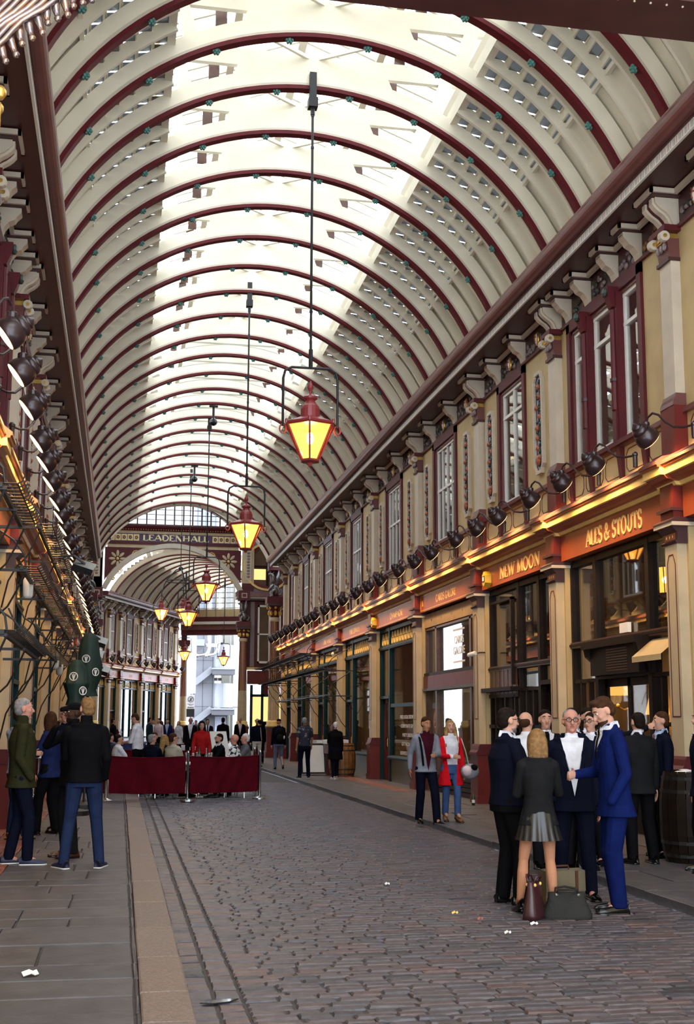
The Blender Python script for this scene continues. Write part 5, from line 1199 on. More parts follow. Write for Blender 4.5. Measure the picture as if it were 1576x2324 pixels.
for k, (dx, dy) in enumerate([(-.98, -.1), (.12, -.9), (.35, .85)]):
    mb = MB(); v = Vector((dx, dy, 0)).normalized(); mb.tube([(0, 0, 9.8), v * .25 + Vector((0, 0, 9.7)), v * .7 + Vector((0, 0, 9.2)), v * .85 + Vector((0, 0, 8.9)), v * .97 + Vector((0, 0, 8.5)), v * .98 + Vector((0, 0, 8.2))], .028, 'black_iron', 6); mb.build('arm', cl)
    o = thing('cluster_lantern', labs[k], 'lantern', (2.95 + dx, 64 + dy, 0)); lantern_mesh(o, 7.55)
    mb = MB(); mb.tube([(-.42, 0, 7.5), (-.40, 0, 7.85), (-.12, 0, 8.2), (0, 0, 8.35), (.12, 0, 8.2), (.40, 0, 7.85), (.42, 0, 7.5)], .018, 'black_iron', 6); mb.build('yoke', o)

# ---------------------------------------------------------------- shell-shaped spotlights along both cornices
def spot_proto(name, ty):
    """built facing +x (towards the wall), hanging over the cornice"""
    root = thing(name, 'dark shell shaped spotlight', 'spotlight'); ax = Vector((.78, ty, -.60)).normalized()
    mb = MB(); mb.lathe([(.150, .0), (.158, -.01), (.162, -.06), (.150, -.12), (.125, -.17), (.098, -.195)], (0, 0, 0), ax, 20, 'lamp_shell'); mb.lathe([(.112, -.17), (.118, -.20), (.105, -.235), (.075, -.26)], (0, 0, 0), ax, 18, 'lamp_shell'); mb.lathe([(.075, -.245), (.078, -.27), (.055, -.30), (.02, -.33), (.004, -.34)], (0, 0, 0), ax, 16, 'lamp_shell')
    mb.build('shade', root, smooth=True)
    mb = MB(); mb.lathe([(.143, .002), (.143, .006)], (0, 0, 0), ax, 20, 'lamp_disc'); mb.build('lens', root)
    mb = MB(); mb.lathe([(.055, .10), (.055, .24), (.045, .25)], (-.06, 0, 0), n=12, m='lamp_shell'); mb.build('neck', root)
    mb = MB(); mb.tube([(-.06, 0, .22), (-.05, -.06, .30), (-.03, -.16, .33), (0, -.27, .28), (.04, -.36, .17), (.10, -.46, .08), (.18, -.58, .05), (.26, -.72, .05)], .016, 'lamp_shell', 7); mb.lathe([(.035, -.12), (.035, .05)], (.26, -.72, .0), n=8, m='lamp_shell'); mb.ball((.26, -.72, .06), .045, 'lamp_shell', 8, 5); mb.build('arm', root)
    return root
frac = (.28, .57, .89); rp = spot_proto('shell_spotlight', .20); n_r = 0
ORD = lambda k: ['first', 'second', 'third', 'fourth', 'fifth', 'sixth', 'seventh', 'eighth', 'ninth', 'tenth', 'eleventh', 'twelfth', 'thirteenth', 'fourteenth', 'fifteenth', 'sixteenth', 'seventeenth', 'eighteenth', 'nineteenth', 'twentieth', 'twenty first', 'twenty second', 'twenty third', 'twenty fourth', 'twenty fifth', 'twenty sixth', 'twenty seventh', 'twenty eighth'][k]
bays_r = [(PB[i], PB[i + 1]) for i in range(0, 9)]
def place_spots(proto, side):
    n = 0; S = 'right' if side > 0 else 'left'
    for i, (a, b) in enumerate(bays_r):
        for f in (frac if i < 8 else (.4, .8)):
            y = a + (b - a) * f
            if y < (13.5 if side > 0 else 11.5): continue
            x = AX + side * 3.98; lab = 'shell spotlight on the %s cornice, %s from the camera' % (S, ORD(n))
            if n == 0: o = proto; o.location = (x, y, 5.34); o['label'] = lab
            else: o = dup(proto, (x, y, 5.34), 0, lab)
            o['group'] = 'shell spotlights on the %s' % S; n += 1
            lamp('spot', 'SPOT', (x + side * .03, y, 5.31), 160, (1, .56, .20), None, .10, R(135), (side * .62, 0, -.78))
place_spots(rp, 1)
lp = spot_proto('shell_spotlight', -.06)
for ch in lp.children:
    me = ch.data
    for v in me.vertices: v.co.x *= -1
    me.flip_normals()
place_spots(lp, -1)
fs = None
for k in range(10):
    y = .2 + k * 1.55; p = posF(3.98, y, 5.34)
    o = dup(lp, p, math.atan2(HU.y, HU.x) - PI / 2, 'shell spotlight in the far hall, %s from its near end' % ORD(k), 'shell spotlights in the far hall'); 
    lamp('spot', 'SPOT', posF(3.95, y, 5.31), 60, (1, .6, .25), None, .1, R(135), -HN * .62 + Vector((0, 0, -.78)))

# ---------------------------------------------------------------- wrought iron hanging racks
def rack(side, y0, y1, z, label, d=3.75, dt=.45, step=.085, hooks=True, brk=None):
    root = thing('iron_rack', label, 'rack'); tf = lambda dd, y, zz: (AX + side * dd, y, zz)
    mb = MB(tf, side < 0); mb.bar((d, y0, z), (d, y1, z), .045, .05, 'black_iron'); mb.bar((d - dt * .8, y0, z + .015), (d - dt * .8, y1, z + .015), .014, .014, 'black_iron'); mb.build('rail', root)
    if hooks:
        mb = MB(tf, side < 0); y = y0 + .03
        while y < y1:
            mb.tube([(d + .04, y, z + .02), (d - dt * .8, y, z + .02), (d - dt, y, z + .045), (d - dt - .02, y, z + .10)], .010, 'black_iron', 4); y += step
        mb.build('hooks', root, kind='stuff')
    ys = brk or [y0 + .05, (y0 + y1) / 2, y1 - .05]
    for y in ys:
        mb = MB(tf, side < 0); mb.bar((d - dt * .3, y, z - .03), (4.55, y, z - .03), .035, .035, 'black_iron')
        mb.tube([(d - .05, y, z - .03), (d + .05, y, z - .28), (d + .16, y, z - .50), (d + .28, y, z - .62), (d + .40, y, z - .85), (4.55, y, z - 1.25)], .014, 'black_iron', 6)
        mb.tube([(d - .05, y, z), (d - .02, y, z + .18), (d + .12, y, z + .36), (d + .3, y, z + .48), (4.5, y, z + .75)], .013, 'black_iron', 6)
        mb.build('bracket', root)
    return root
rack(-1, 12.7, 15.4, 4.10, 'iron hook rack at the left edge lit by the sign lamps', d=4.07, dt=.22, step=.20)
rack(-1, 18.3, 26.4, 4.58, 'longest iron hook rack, high on the left front', d=4.07, dt=.26, step=.27)
rack(-1, 15.8, 23.4, 3.62, 'iron hook rack below the longest one on the left front', d=4.07, dt=.24, step=.25)
rack(-1, 13.6, 19.0, 2.63, 'lowest iron hook rack on the left, above the grey haired man', d=4.07, dt=.18, step=.20)
rack(-1, 27.5, 33.5, 4.30, 'iron hook rack high on the left beyond the longest one', d=4.07, dt=.26, step=.4)
rack(-1, 24.2, 30.5, 3.70, 'iron hook rack in the tangle at mid left', d=4.07, dt=.26, step=.4)
rack(-1, 31.5, 38.5, 3.55, 'iron rack at mid left next to the folded parasols', d=4.0, dt=.3, step=.5)
rack(-1, 20.0, 27.0, 2.85, 'low iron rack at mid left under the folded parasols', d=4.05, dt=.25, step=.4)
rack(1, 41.5, 55.5, 4.05, 'upper iron rack across the far shops on the right', d=3.7, step=.3, brk=[42, 45.5, 49, 52.5, 55])
rack(1, 37.5, 54.5, 3.35, 'middle iron rack across the far shops on the right', d=3.75, step=.3, brk=[38, 43, 48, 51, 54])
rack(1, 37.8, 50.5, 2.55, 'lower iron rack across the far shops on the right', d=3.8, hooks=False, brk=[38.2, 42.2, 46, 50])
for k, (x, y, z, lab) in enumerate([(-.62, 19.0, 4.05, 'black box floodlight on the end of the upper left rack'), (-.5, 27.5, 3.45, 'upper black floodlight by the folded parasols'), (-.55, 25.5, 3.05, 'lower black floodlight by the folded parasols'), (-.45, 29.5, 2.9, 'black floodlight right beside the folded parasols')]):
    o = thing('floodlight', lab, 'floodlight', (x, y, z)); mb = MB(); mb.box(-.16, .16, -.28, .28, -.05, .05, 'black_gloss'); mb.build('housing', o); mb = MB(); mb.tube([(0, 0, .05), (-.2, 0, .12), (-.4, 0, .05)], .02, 'black_iron'); mb.build('arm', o); o.rotation_euler = (.3, .3, 0)
for k, (x, y, z) in enumerate([(-1.35, 17.6, 3.55), (-1.3, 24.6, 2.85), (-1.3, 26.4, 2.8)]):
    o = thing('heater_lamp', ['white heater lamp hanging among the upper left racks', 'white heater lamp hanging lower in the left racks', 'white heater lamp beside the green parasols'][k], 'heater', (x, y, z)); mb = MB(); mb.lathe([(.05, 0), (.075, .04), (.075, .26), (.05, .3)], (0, 0, -.15), n=10, m='white_paint'); mb.build('housing', o, smooth=True); mb = MB(); mb.tube([(0, 0, .15), (0, 0, .5)], .015, 'black_iron'); mb.build('stem', o)

# folded green parasols
def parasol(x, y, z0, z1, label, r=.22):
    o = thing('folded_parasol', label, 'parasol', (x, y, 0)); mb = MB(); n = 16; prof = [(.06, z1), (.14, z1 - .12), (r * .8, z1 - .4), (r, (z0 + z1) / 2), (r * .95, z0 + .35), (r * .6, z0 + .12), (r * .75, z0)]; vs = []; fs = []
    for i, (rr_, z) in enumerate(prof):
        for k in range(n): t = 2 * PI * k / n; q = rr_ * (1 + .18 * math.cos(8 * t)); vs.append((q * math.cos(t), q * math.sin(t), z))
    for i in range(len(prof) - 1):
        for k in range(n): fs.append((i * n + k, i * n + (k + 1) % n, (i + 1) * n + (k + 1) % n, (i + 1) * n + k))
    mb.add(vs, fs, 'parasol_green'); mb.build('canopy', o, smooth=True)
    mb = MB(); mb.tube([(0, 0, .05), (0, 0, z1 + .12)], .025, 'black_iron', 8); mb.lathe([(.30, 0), (.30, .08), (.06, .12)], (0, 0, .05), n=14, m='black_iron'); mb.build('pole', o)
    for k, (a_, z) in enumerate([(-1.75, (z0 + z1) / 2 + .1), (-1.0, (z0 + z1) / 2 - .15)]):      # round white emblem: a ring with a spray inside
        mb = MB(); c = Vector((math.cos(a_) * r * 1.17, math.sin(a_) * r * 1.17, z)); rt = Vector((-math.sin(a_), math.cos(a_), 0)); up = Vector((0, 0, 1))
        mb.tube([c + rt * .07 * math.cos(t) + up * .07 * math.sin(t) for t in [2 * PI * j / 14 for j in range(15)]], .009, 'white_letter', 4)
        for q in (-.6, 0, .6): mb.tube([c - up * .06, c + up * (.05 * math.cos(q)) + rt * .05 * math.sin(q)], .008, 'white_letter', 4)
        mb.build('emblem', o)
    return o
parasol(-.62, 23.6, 2.15, 3.35, 'upper folded dark green parasol with round white emblems')
parasol(-.78, 21.9, 1.95, 2.75, 'lower folded dark green parasol behind the blond man', .20)

# ---------------------------------------------------------------- outside: steel tower, pipes and stair beyond the far opening
YO = 112.0
def ox(u): return (u - 276) * YO / FPX
def oz(v): return 1.65 + (1640 - v) * YO / FPX
def zx(p): return ox(395 + p / 8.94)
def zz(p): return oz(1420 + p / 8.94)
OB = thing('steel_stair_tower', 'pale grey steel clad stair tower outside beyond the far opening', 'building')
mb = MB(); mb.box(zx(360), zx(780), YO, YO + 4, 0, 24, 'grey_panel')
for p in (380, 550, 745):
    mb.box(zx(p) - .03, zx(p) + .03, YO - .02, YO, 0, 24, 'grey_dark')
for q in (720, 1180, 1640): mb.box(zx(380), zx(750), YO - .02, YO, zz(q) - .02, zz(q) + .02, 'grey_dark')
mb.build('cladding', OB)
mb = MB()
def cyl(mb, u0, u1, v0, v1, y, m, n=24):
    r_ = (zx(u1) - zx(u0)) / 2; mb.lathe([(r_, zz(v1)), (r_, zz(v0))], ((zx(u0) + zx(u1)) / 2, y, 0), n=n, m=m)
cyl(mb, 740, 1165, 1180, 1660, YO + .3, 'steel_panel', 36); cyl(mb, 740, 1165, 410, 890, YO + .3, 'steel_panel', 36); mb.build('round_stair_well', OB, smooth=False)
mb = MB()
for (v0, v1) in ((1180, 900), (1960, 1690)):
    mb.bar((zx(375), YO - .6, zz(v0)), (zx(720), YO - .6, zz(v1)), .9, .55, 'steel_panel'); mb.box(zx(715), zx(1150), YO - 2.2, YO - .2, zz(v1 + 120), zz(v1 + 20), 'grey_dark'); mb.box(zx(700), zx(1160), YO - 2.3, YO - .2, zz(v1 + 20), zz(v1 - 10), 'steel_panel')
mb.build('stair_flight', OB)
PP = thing('steel_pipes', 'shiny steel ventilation pipes bending across the stair tower', 'pipe'); mb = MB(); yp = YO - 1.6; r_ = (zx(680) - zx(600)) / 2
def rnd_path(pts): return [(zx(a), yp, zz(b)) for a, b in pts]
mb.tube(rnd_path([(640, -600), (640, 480), (625, 570), (570, 630), (470, 645), (340, 645)]), r_, 'steel', 16); mb.tube(rnd_path([(830, -600), (825, 420), (800, 560), (740, 625), (650, 645), (560, 645)]), r_, 'steel', 16); mb.build('pipe', PP, smooth=True)
mb = MB()
for q in (300, 380): mb.lathe([(r_ * 1.25, 0), (r_ * 1.25, .25)], (zx(828), yp, zz(q)), n=16, m='steel')
mb.bar((zx(360), yp, zz(440)), (zx(820), yp, zz(440)), .25, .35, 'steel'); mb.bar((zx(380), yp, zz(390)), (zx(540), yp, zz(390)), .5, .6, 'steel_panel'); mb.bar((zx(360), yp, zz(540)), (zx(560), yp, zz(420)), .3, .5, 'grey_dark'); mb.build('pipe_bracket', PP)
P2 = thing('white_pillar', 'white round pillar with a downpipe left of the stair tower', 'pillar'); mb = MB(); cyl(mb, 230, 370, 1400, -500, YO - 3, 'white_paint', 20); mb.build('shaft', P2); mb = MB(); cyl(mb, 165, 215, 1950, -500, YO - 4, 'panel_blue', 14); mb.build('downpipe', P2)
WB = thing('white_stone_building', 'bright white stone building at the right of the far opening', 'building'); mb = MB(); mb.box(zx(1000), zx(2600), YO + 5, YO + 9, 0, 30, 'white_paint'); mb.box(zx(1180), zx(1300), YO + 1, YO + 5, 0, 30, 'white_paint'); mb.box(zx(1160), zx(1320), YO + .8, YO + 5, zz(1640), zz(1610), 'white_paint'); mb.build('wall', WB)
for (a, b, c, d) in ((890, 1030, 390, 285), (845, 1015, 1090, 1030)):
    mb = MB(); mb.box(zx(a), zx(b), YO + 4.9, YO + 5, zz(c), zz(d), 'grey_dark'); mb.box((zx(a) + zx(b)) / 2 - .05, (zx(a) + zx(b)) / 2 + .05, YO + 4.85, YO + 5, zz(c), zz(d), 'white_paint'); mb.build('window', WB)
mb = MB(); mb.box(zx(640), zx(1050), YO - .3, YO + .2, 0, zz(1810), 'grey_dark'); mb.box(zx(800), zx(1010), YO - .4, YO - .3, 0, zz(1840), 'panel_blue'); mb.box(zx(780), zx(1050), YO - .5, YO - .3, zz(1815), zz(1790), 'white_paint'); mb.build('doorway', OB)
# street sign on a post at the far opening
yS = 92.0; kx = lambda p: (395 + p / 8.94 - 276) * yS / FPX; kz = lambda p: 1.65 + (1640 - 1420 - p / 8.94) * yS / FPX
SG = thing('zone_sign', 'white zone ends sign with a struck through circle on a post', 'sign')
mb = MB(); mb.box(kx(235), kx(395), yS, yS + .04, kz(1690), kz(1415), 'paper'); mb.build('plate', SG); mb = MB(); mb.box(kx(235), kx(395), yS, yS + .05, kz(1850), kz(1690), 'black_gloss'); mb.build('back_plate', SG)
mb = MB(); cxs, czs = kx(318), kz(1500); mb.tube([(cxs + .21 * math.cos(t), yS - .01, czs + .21 * math.sin(t)) for t in [2 * PI * k / 20 for k in range(21)]], .022, 'grey_dark', 5); mb.bar((cxs - .15, yS - .01, czs - .15), (cxs + .15, yS - .01, czs + .15), .03, .04, 'grey_dark'); mb.box(cxs - .05, cxs + .06, yS - .012, yS, czs - .13, czs + .1, 'grey_dark'); mb.build('symbol', SG)
text('ENDS', .14, 'black_gloss', 'lettering', SG, frame_m((cxs, yS - .012, kz(1665)), (1, 0, 0), (0, 0, 1)), .002, width=.46, bold=True)
text('Pedestrian\nZone', .10, 'black_gloss', 'lettering', SG, frame_m((cxs, yS - .012, kz(1610)), (1, 0, 0), (0, 0, 1)), .002, width=.46)
mb = MB(); mb.tube([(cxs, yS + .06, .05), (cxs, yS + .06, kz(1400))], .035, 'grey_dark', 8); mb.build('post', SG)
mb = MB(); mb.box(-8, 24, YO + 9.2, YO + 9.5, 0, 32, 'white_paint'); tag(mb.build('white_block'), 'pale block closing the view behind the stair tower', 'building')
# ---------------------------------------------------------------- people
def cmat(n, c, rough=0.8, var=.18, scale=9, bump=.15, bs=60): return mat(n, c, rough, var=var, scale=scale, bump=bump, bscale=bs, coords='OBJ', spec=.04)
cmat('skin', (.50, .27, .19), .5, .08, 6, 0); cmat('skin_red', (.48, .22, .16), .5, .1, 6, 0); cmat('skin_dark', (.055, .028, .018), .45, .1, 6, 0); cmat('skin_tan', (.40, .19, .11), .5, .08, 6, 0)
for n_, c_ in {'black_cloth': (.004, .004, .005), 'navy_cloth': (.004, .005, .013), 'suit_blue': (.004, .009, .062), 'dark_suit': (.006, .006, .009), 'charcoal': (.010, .010, .011), 'white_shirt': (.62, .62, .68), 'pale_blue': (.36, .42, .55), 'denim': (.012, .020, .052), 'denim_mid': (.045, .085, .20), 'denim_pale': (.13, .17, .26), 'olive_cloth': (.022, .022, .009), 'grey_blazer': (.20, .21, .25), 'burgundy': (.04, .005, .010), 'red_cloth': (.55, .008, .015), 'red_knit': (.33, .012, .012), 'beige_cloth': (.42, .36, .27), 'white_jean': (.55, .52, .50), 'navy_blazer': (.010, .016, .062), 'grey_cloth': (.10, .10, .11), 'waistcoat': (.02, .025, .05), 'pink_shirt': (.60, .48, .50), 'tie_pink': (.35, .13, .14), 'cream_cloth': (.5, .45, .4)}.items(): cmat(n_, c_)
for n_, c_ in {'hair_dark': (.012, .008, .006), 'hair_brown': (.045, .020, .010), 'hair_blond': (.32, .19, .075), 'hair_sand': (.20, .11, .045), 'hair_grey': (.22, .21, .21), 'hair_white': (.55, .53, .52), 'hair_ginger': (.16, .07, .025), 'beard_grey': (.14, .12, .11)}.items(): cmat(n_, c_, .55, .35, 30, .5, 90)
mat('shoe_black', (.006, .006, .007), .2, var=0); mat('shoe_brown', (.06, .02, .01), .35, var=.2); mat('shoe_white', (.55, .52, .48), .5, var=.1); mat('shoe_navy', (.008, .012, .04), .6, var=.1); mat('shoe_tan', (.20, .09, .03), .5, var=.1); mat('sole_white', (.6, .58, .54), .5, var=0)
mat('lip', (.30, .08, .07), .4, var=0); mat('eye_white', (.6, .58, .55), .2, var=0); mat('skirt_leather', (.010, .010, .011), .3, var=.1)
m = mat('check_bw', (.7, .7, .7), .8, var=0); nn_ = m.node_tree; tc = nn_.nodes.new('ShaderNodeTexCoord'); mp = nn_.nodes.new('ShaderNodeMapping'); mp.inputs['Rotation'].default_value = (.4, .7, .8); ck = nn_.nodes.new('ShaderNodeTexChecker'); ck.inputs['Scale'].default_value = 11; ck.inputs['Color1'].default_value = (.75, .75, .75, 1); ck.inputs['Color2'].default_value = (.01, .01, .012, 1)
nn_.links.new(tc.outputs['Object'], mp.inputs[0]); nn_.links.new(mp.outputs[0], ck.inputs['Vector']); nn_.links.new(ck.outputs['Color'], nn_.nodes['Principled BSDF'].inputs['Base Color'])
m = mat('floral_shirt', (.012, .014, .03), .8, var=0); nn_ = m.node_tree; tc = nn_.nodes.new('ShaderNodeTexCoord'); vo = nn_.nodes.new('ShaderNodeTexVoronoi'); vo.inputs['Scale'].default_value = 8; no = nn_.nodes.new('ShaderNodeTexNoise'); no.inputs['Scale'].default_value = 14
mxv = nn_.nodes.new('ShaderNodeMixRGB'); mxv.inputs[0].default_value = .25; nn_.links.new(tc.outputs['Object'], mxv.inputs[1]); nn_.links.new(no.outputs['Color'], mxv.inputs[2]); nn_.links.new(tc.outputs['Object'], no.inputs['Vector']); nn_.links.new(mxv.outputs[0], vo.inputs['Vector'])
rp_ = nn_.nodes.new('ShaderNodeValToRGB'); e = rp_.color_ramp.elements; e[0].position = 0; e[0].color = (.45, .25, .2, 1); e[1].position = .26; e[1].color = (.012, .014, .03, 1); q_ = e.new(.16); q_.color = (.22, .24, .30, 1)
nn_.links.new(vo.outputs['Distance'], rp_.inputs[0]); nn_.links.new(rp_.outputs[0], nn_.nodes['Principled BSDF'].inputs['Base Color'])

TMP = bpy.data.scenes.new('meshing')
JOBS = []      # (raw object, voxel, final name, material, parent, split, material2)
def cap(g, a, b, ra, rb, n=10):
    a, b = Vector(a), Vector(b); d = b - a; L = d.length
    if L < 1e-5: d = Vector((0, 0, 1)); L = 1e-5
    d = d / L; u = Vector((1, 0, 0)) if abs(d.x) < .8 else Vector((0, 1, 0)); u = (u - d * u.dot(d)).normalized(); q = d.cross(u); o = len(g[0]); rings = []
    for t in (-90, -60, -30, 0): rings.append((a + d * ra * math.sin(R(t)), max(ra * math.cos(R(t)), ra * .02)))
    for t in (0, 30, 60, 90): rings.append((b + d * rb * math.sin(R(t)), max(rb * math.cos(R(t)), rb * .02)))
    for c, r in rings: g[0].extend([c + (u * math.cos(2 * PI * k / n) + q * math.sin(2 * PI * k / n)) * r for k in range(n)])
    m_ = len(rings)
    for i in range(m_ - 1):
        for k in range(n): g[1].append((o + i * n + k, o + i * n + (k + 1) % n, o + (i + 1) * n + (k + 1) % n, o + (i + 1) * n + k))
    g[1] += [tuple(o + k for k in range(n))[::-1], tuple(o + (m_ - 1) * n + k for k in range(n))]
def ell(g, c, r, rm=None, n=14, k=9):
    o = len(g[0]); c = Vector(c)
    for i in range(k + 1):
        th = PI * i / k; s_ = max(math.sin(th), .02)
        for j in range(n):
            p = Vector((r[0] * s_ * math.cos(2 * PI * j / n), r[1] * s_ * math.sin(2 * PI * j / n), -r[2] * math.cos(th)))
            g[0].append(c + (rm @ p if rm else p))
    for i in range(k):
        for j in range(n): g[1].append((o + i * n + j, o + i * n + (j + 1) % n, o + (i + 1) * n + (j + 1) % n, o + (i + 1) * n + j))
    g[1] += [tuple(o + j for j in range(n))[::-1], tuple(o + k * n + j for j in range(n))]
def loft(g, rings, n=18, wav=0):
    """rings: (centre, rx, ry) stacked upwards; flat ends"""
    o = len(g[0])
    for c, rx, ry in rings:
        for j in range(n):
            t = 2 * PI * j / n; ex = .86; ct, st = math.cos(t), math.sin(t)
            g[0].append(Vector(c) + Vector((rx * math.copysign(abs(ct) ** ex, ct), ry * math.copysign(abs(st) ** ex, st), 0)))
    m_ = len(rings)
    for i in range(m_ - 1):
        for j in range(n): g[1].append((o + i * n + j, o + i * n + (j + 1) % n, o + (i + 1) * n + (j + 1) % n, o + (i + 1) * n + j))
    g[1] += [tuple(o + j for j in range(n))[::-1], tuple(o + (m_ - 1) * n + j for j in range(n))]
def ik(S, T, a, b, pole):
    S, T = Vector(S), Vector(T); d = T - S; L = min(d.length, (a + b) * .999)
    dn = d.normalized(); x = (a * a - b * b + L * L) / (2 * L); h_ = math.sqrt(max(0, a * a - x * x)); p = Vector(pole); p = (p - dn * p.dot(dn))
    p = p.normalized() if p.length > 1e-4 else Vector((0, 1, 0))
    return S + dn * x + p * h_, S + dn * L
def job(g, voxel, name, m, parent, smooth=3, split=None, k=1.0):
    me = bpy.data.meshes.new(name); me.from_pydata([tuple(v) for v in g[0]], [], g[1]); o = bpy.data.objects.new(name, me); TMP.collection.objects.link(o)
    r = o.modifiers.new('r', 'REMESH'); r.mode = 'VOXEL'; r.voxel_size = voxel; r.use_smooth_shade = True
    if smooth: s = o.modifiers.new('s', 'SMOOTH'); s.factor = .5; s.iterations = smooth
    JOBS.append((o, name, m, parent, split))
def shoe(parent, ankle, yaw, m, L=.27, sole='shoe_black', heel=False, pitch=0.0):
    mb = MB(); rings = [(-.075, .030, .075), (-.06, .038, .085), (0, .040, .08), (.06, .040, .062), (.12, .046, .048), (.17, .042, .038), (.195, .022, .026)]; n = 10; vs = []; fs = []; k = L / .27
    hz = (lambda y: .055 * max(0, (.10 - y) / .17)) if heel else (lambda y: 0)
    for y, rx, h_ in rings:
        for j in range(n):
            t = PI * j / (n - 1); vs.append((rx * k * math.cos(t), y * k, .012 + hz(y) + h_ * (math.sin(t) ** .7 if t > 0 else 0)))
    for i in range(len(rings) - 1):
        for j in range(n - 1): fs.append((i * n + j, i * n + j + 1, (i + 1) * n + j + 1, (i + 1) * n + j))
        fs.append((i * n, (i + 1) * n, (i + 1) * n + n - 1, i * n + n - 1))
    fs += [tuple(range(n)), tuple(range((len(rings) - 1) * n, len(rings) * n))[::-1]]
    mb.add(vs, fs, m); sv = [(rx * k * 1.06 * sx, y * k * 1.02, z + hz(y)) for y, rx, h_ in rings for sx in (-1, 1) for z in (.0, .016)]; sf = []
    for i in range(len(rings) - 1):
        b = i * 4; sf += [(b, b + 4, b + 5, b + 1), (b + 2, b + 3, b + 7, b + 6), (b + 1, b + 5, b + 7, b + 3), (b, b + 2, b + 6, b + 4)]
    sf += [(0, 1, 3, 2), (24, 26, 27, 25)]; mb.add(sv, sf, sole)
    if heel: mb.tube([(0, -.05 * k, .07), (0, -.055 * k, .0)], [.022, .010], m, 8)
    o = mb.build('shoe', parent, smooth=True); o.location = (ankle[0], ankle[1], ankle[2] - .085); o.rotation_euler = (pitch, 0, yaw); return o

def person(label, x, y, z0, h, face, *, near=0, sex='m', skin='skin', hair='short', hairc='hair_dark', top='jacket', topc='black_cloth', hem=None, vee=None, tie=None, legs='trousers', legc='black_cloth', shoec='shoe_black', sole='shoe_black', heel=False,
           lh='down', rh='down', feet=None, lean=0, hy=0, hp=0, ht=0, sit=None, fat=1.0, sleeve='long', beard=None, glasses=False, group=None, collar=None, extra=None, pelvis=(0, 0), shoeyaw=(0.15, -0.15), sleevec=None):
    """face: direction the body faces in degrees, 0 = away from the camera along the street, 180 = to the camera, 90 = left, -90 = right"""
    root = thing('person', label, 'person', (x, y, z0), R(face), group); k = h / 1.75
    vx = {3: .0085, 2: .011, 1: .016, 0: .020}[near]; F = sex == 'f'
    zp = (.92 * k) if sit is None else sit + .08
    dz = zp - .92 * k
    LT = Matrix.Rotation(R(-lean), 4, 'X'); piv = Vector((pelvis[0], pelvis[1], zp))
    def B(a, b, c):                                    # torso point: template metres at 1.75 m, then lean about the pelvis
        p = Vector((a * k, b * k, c * k + dz)) + Vector((pelvis[0], pelvis[1], 0)); return piv + (LT @ (p - piv))
    sw = (.178 if not F else .150)
    body, topg, leg, hr = [[], []], [[], []], [[], []], [[], []]
    TZ = [(.90, .160, .112), (1.00, .152 if not F else .135, .105), (1.10, .150 if not F else .118, .104), (1.20, .165 if not F else .138, .115), (1.30, .178 if not F else .150, .118), (1.38, .182 if not F else .152, .100), (1.43, .150 if not F else .125, .080), (1.47, .085, .066)]
    fa = lambda z: 1 + (fat - 1) * max(0, 1 - abs(z - 1.05) / .45)
    def torso(g, infl, zlo=.90, zhi=1.47, flare=0.0):
        rings = []
        zs = [zlo] + [z for z, _, _ in TZ if zlo + .03 < z < zhi - .01] + [zhi]
        for z in zs:
            if z < .90: rx, ry = TZ[0][1] + .012 + flare * (.9 - z), TZ[0][2] + .012 + flare * (.9 - z)
            else:
                for (a0, b0, c0), (a1, b1, c1) in zip(TZ, TZ[1:]):
                    if a0 <= z <= a1: f = (z - a0) / (a1 - a0); rx, ry = b0 + (b1 - b0) * f, c0 + (c1 - c0) * f
            c = B(0, .012 * (fa(z) - 1) * 8 if z < 1.25 else 0, z); rings.append((c, (rx * fa(z) + infl) * k, (ry * fa(z) ** 1.6 + infl) * k))
        loft(g, rings)
    def surf(x, z, e=.0):
        zq = z; z = min(1.469, max(.901, z))
        for (a0, b0, c0), (a1, b1, c1) in zip(TZ, TZ[1:]):
            if a0 <= z <= a1: f = (z - a0) / (a1 - a0); rx, ry = b0 + (b1 - b0) * f, c0 + (c1 - c0) * f
        rx *= fa(z); ry *= fa(z) ** 1.6
        return B(x, ry * max(.05, 1 - min(1, abs(x / rx)) ** 2.3) ** .5 + e + (.012 * (fa(z) - 1) * 8 if z < 1.25 else 0), zq)
    torso(body, -.012); cap(body, B(0, -.005, 1.42), B(0, .012, 1.56), .058 * k * (1 if not F else .82), .052 * k * (1 if not F else .82))
    # head
    HC = B(0, .022, 1.545); HM = Matrix.Rotation(R(hy), 3, 'Z') @ Matrix.Rotation(R(hp), 3, 'X') @ Matrix.Rotation(R(ht), 3, 'Y')
    H = lambda a, b, c: HC + HM @ Vector((a * k, (b - .02) * k, (c - 1.55) * k))
    he = lambda g, c, r: ell(g, H(*c), [q * k for q in r], HM)
    he(body, (0, -.008, 1.662), (.074, .094, .088)); he(body, (0, .030, 1.588), (.056 if not F else .050, .056, .060)); he(body, (0, .022, 1.625), (.066, .068, .06))
    cap(body, H(0, .083, 1.652), H(0, .104, 1.612), .009 * k, .015 * k); he(body, (0, .078, 1.668), (.042, .014, .010)); he(body, (0, .080, 1.585), (.024, .012, .012)); he(body, (0, .072, 1.545), (.022, .016, .016)); he(body, (.035, .062, 1.615), (.022, .02, .022)); he(body, (-.035, .062, 1.615), (.022, .02, .022))
    for sg in (-1, 1): he(body, (sg * .076, -.006, 1.632), (.010, .022, .032))
    # arms
    pres = {'down': (.235, .03, .86), 'pocket': (.205, .10, .90), 'hip': (.205, .075, .98), 'front': (.06, .30, 1.12), 'glass': (.10, .30, 1.20), 'fold': (-.08, .20, 1.13), 'mouth': (.05, .20, 1.46), 'swingf': (.23, .17, .90), 'swingb': (.24, -.12, .89), 'table': (.14, .38, .98), 'lap': (.12, .28, .92), 'phone': (.06, .27, 1.20)}
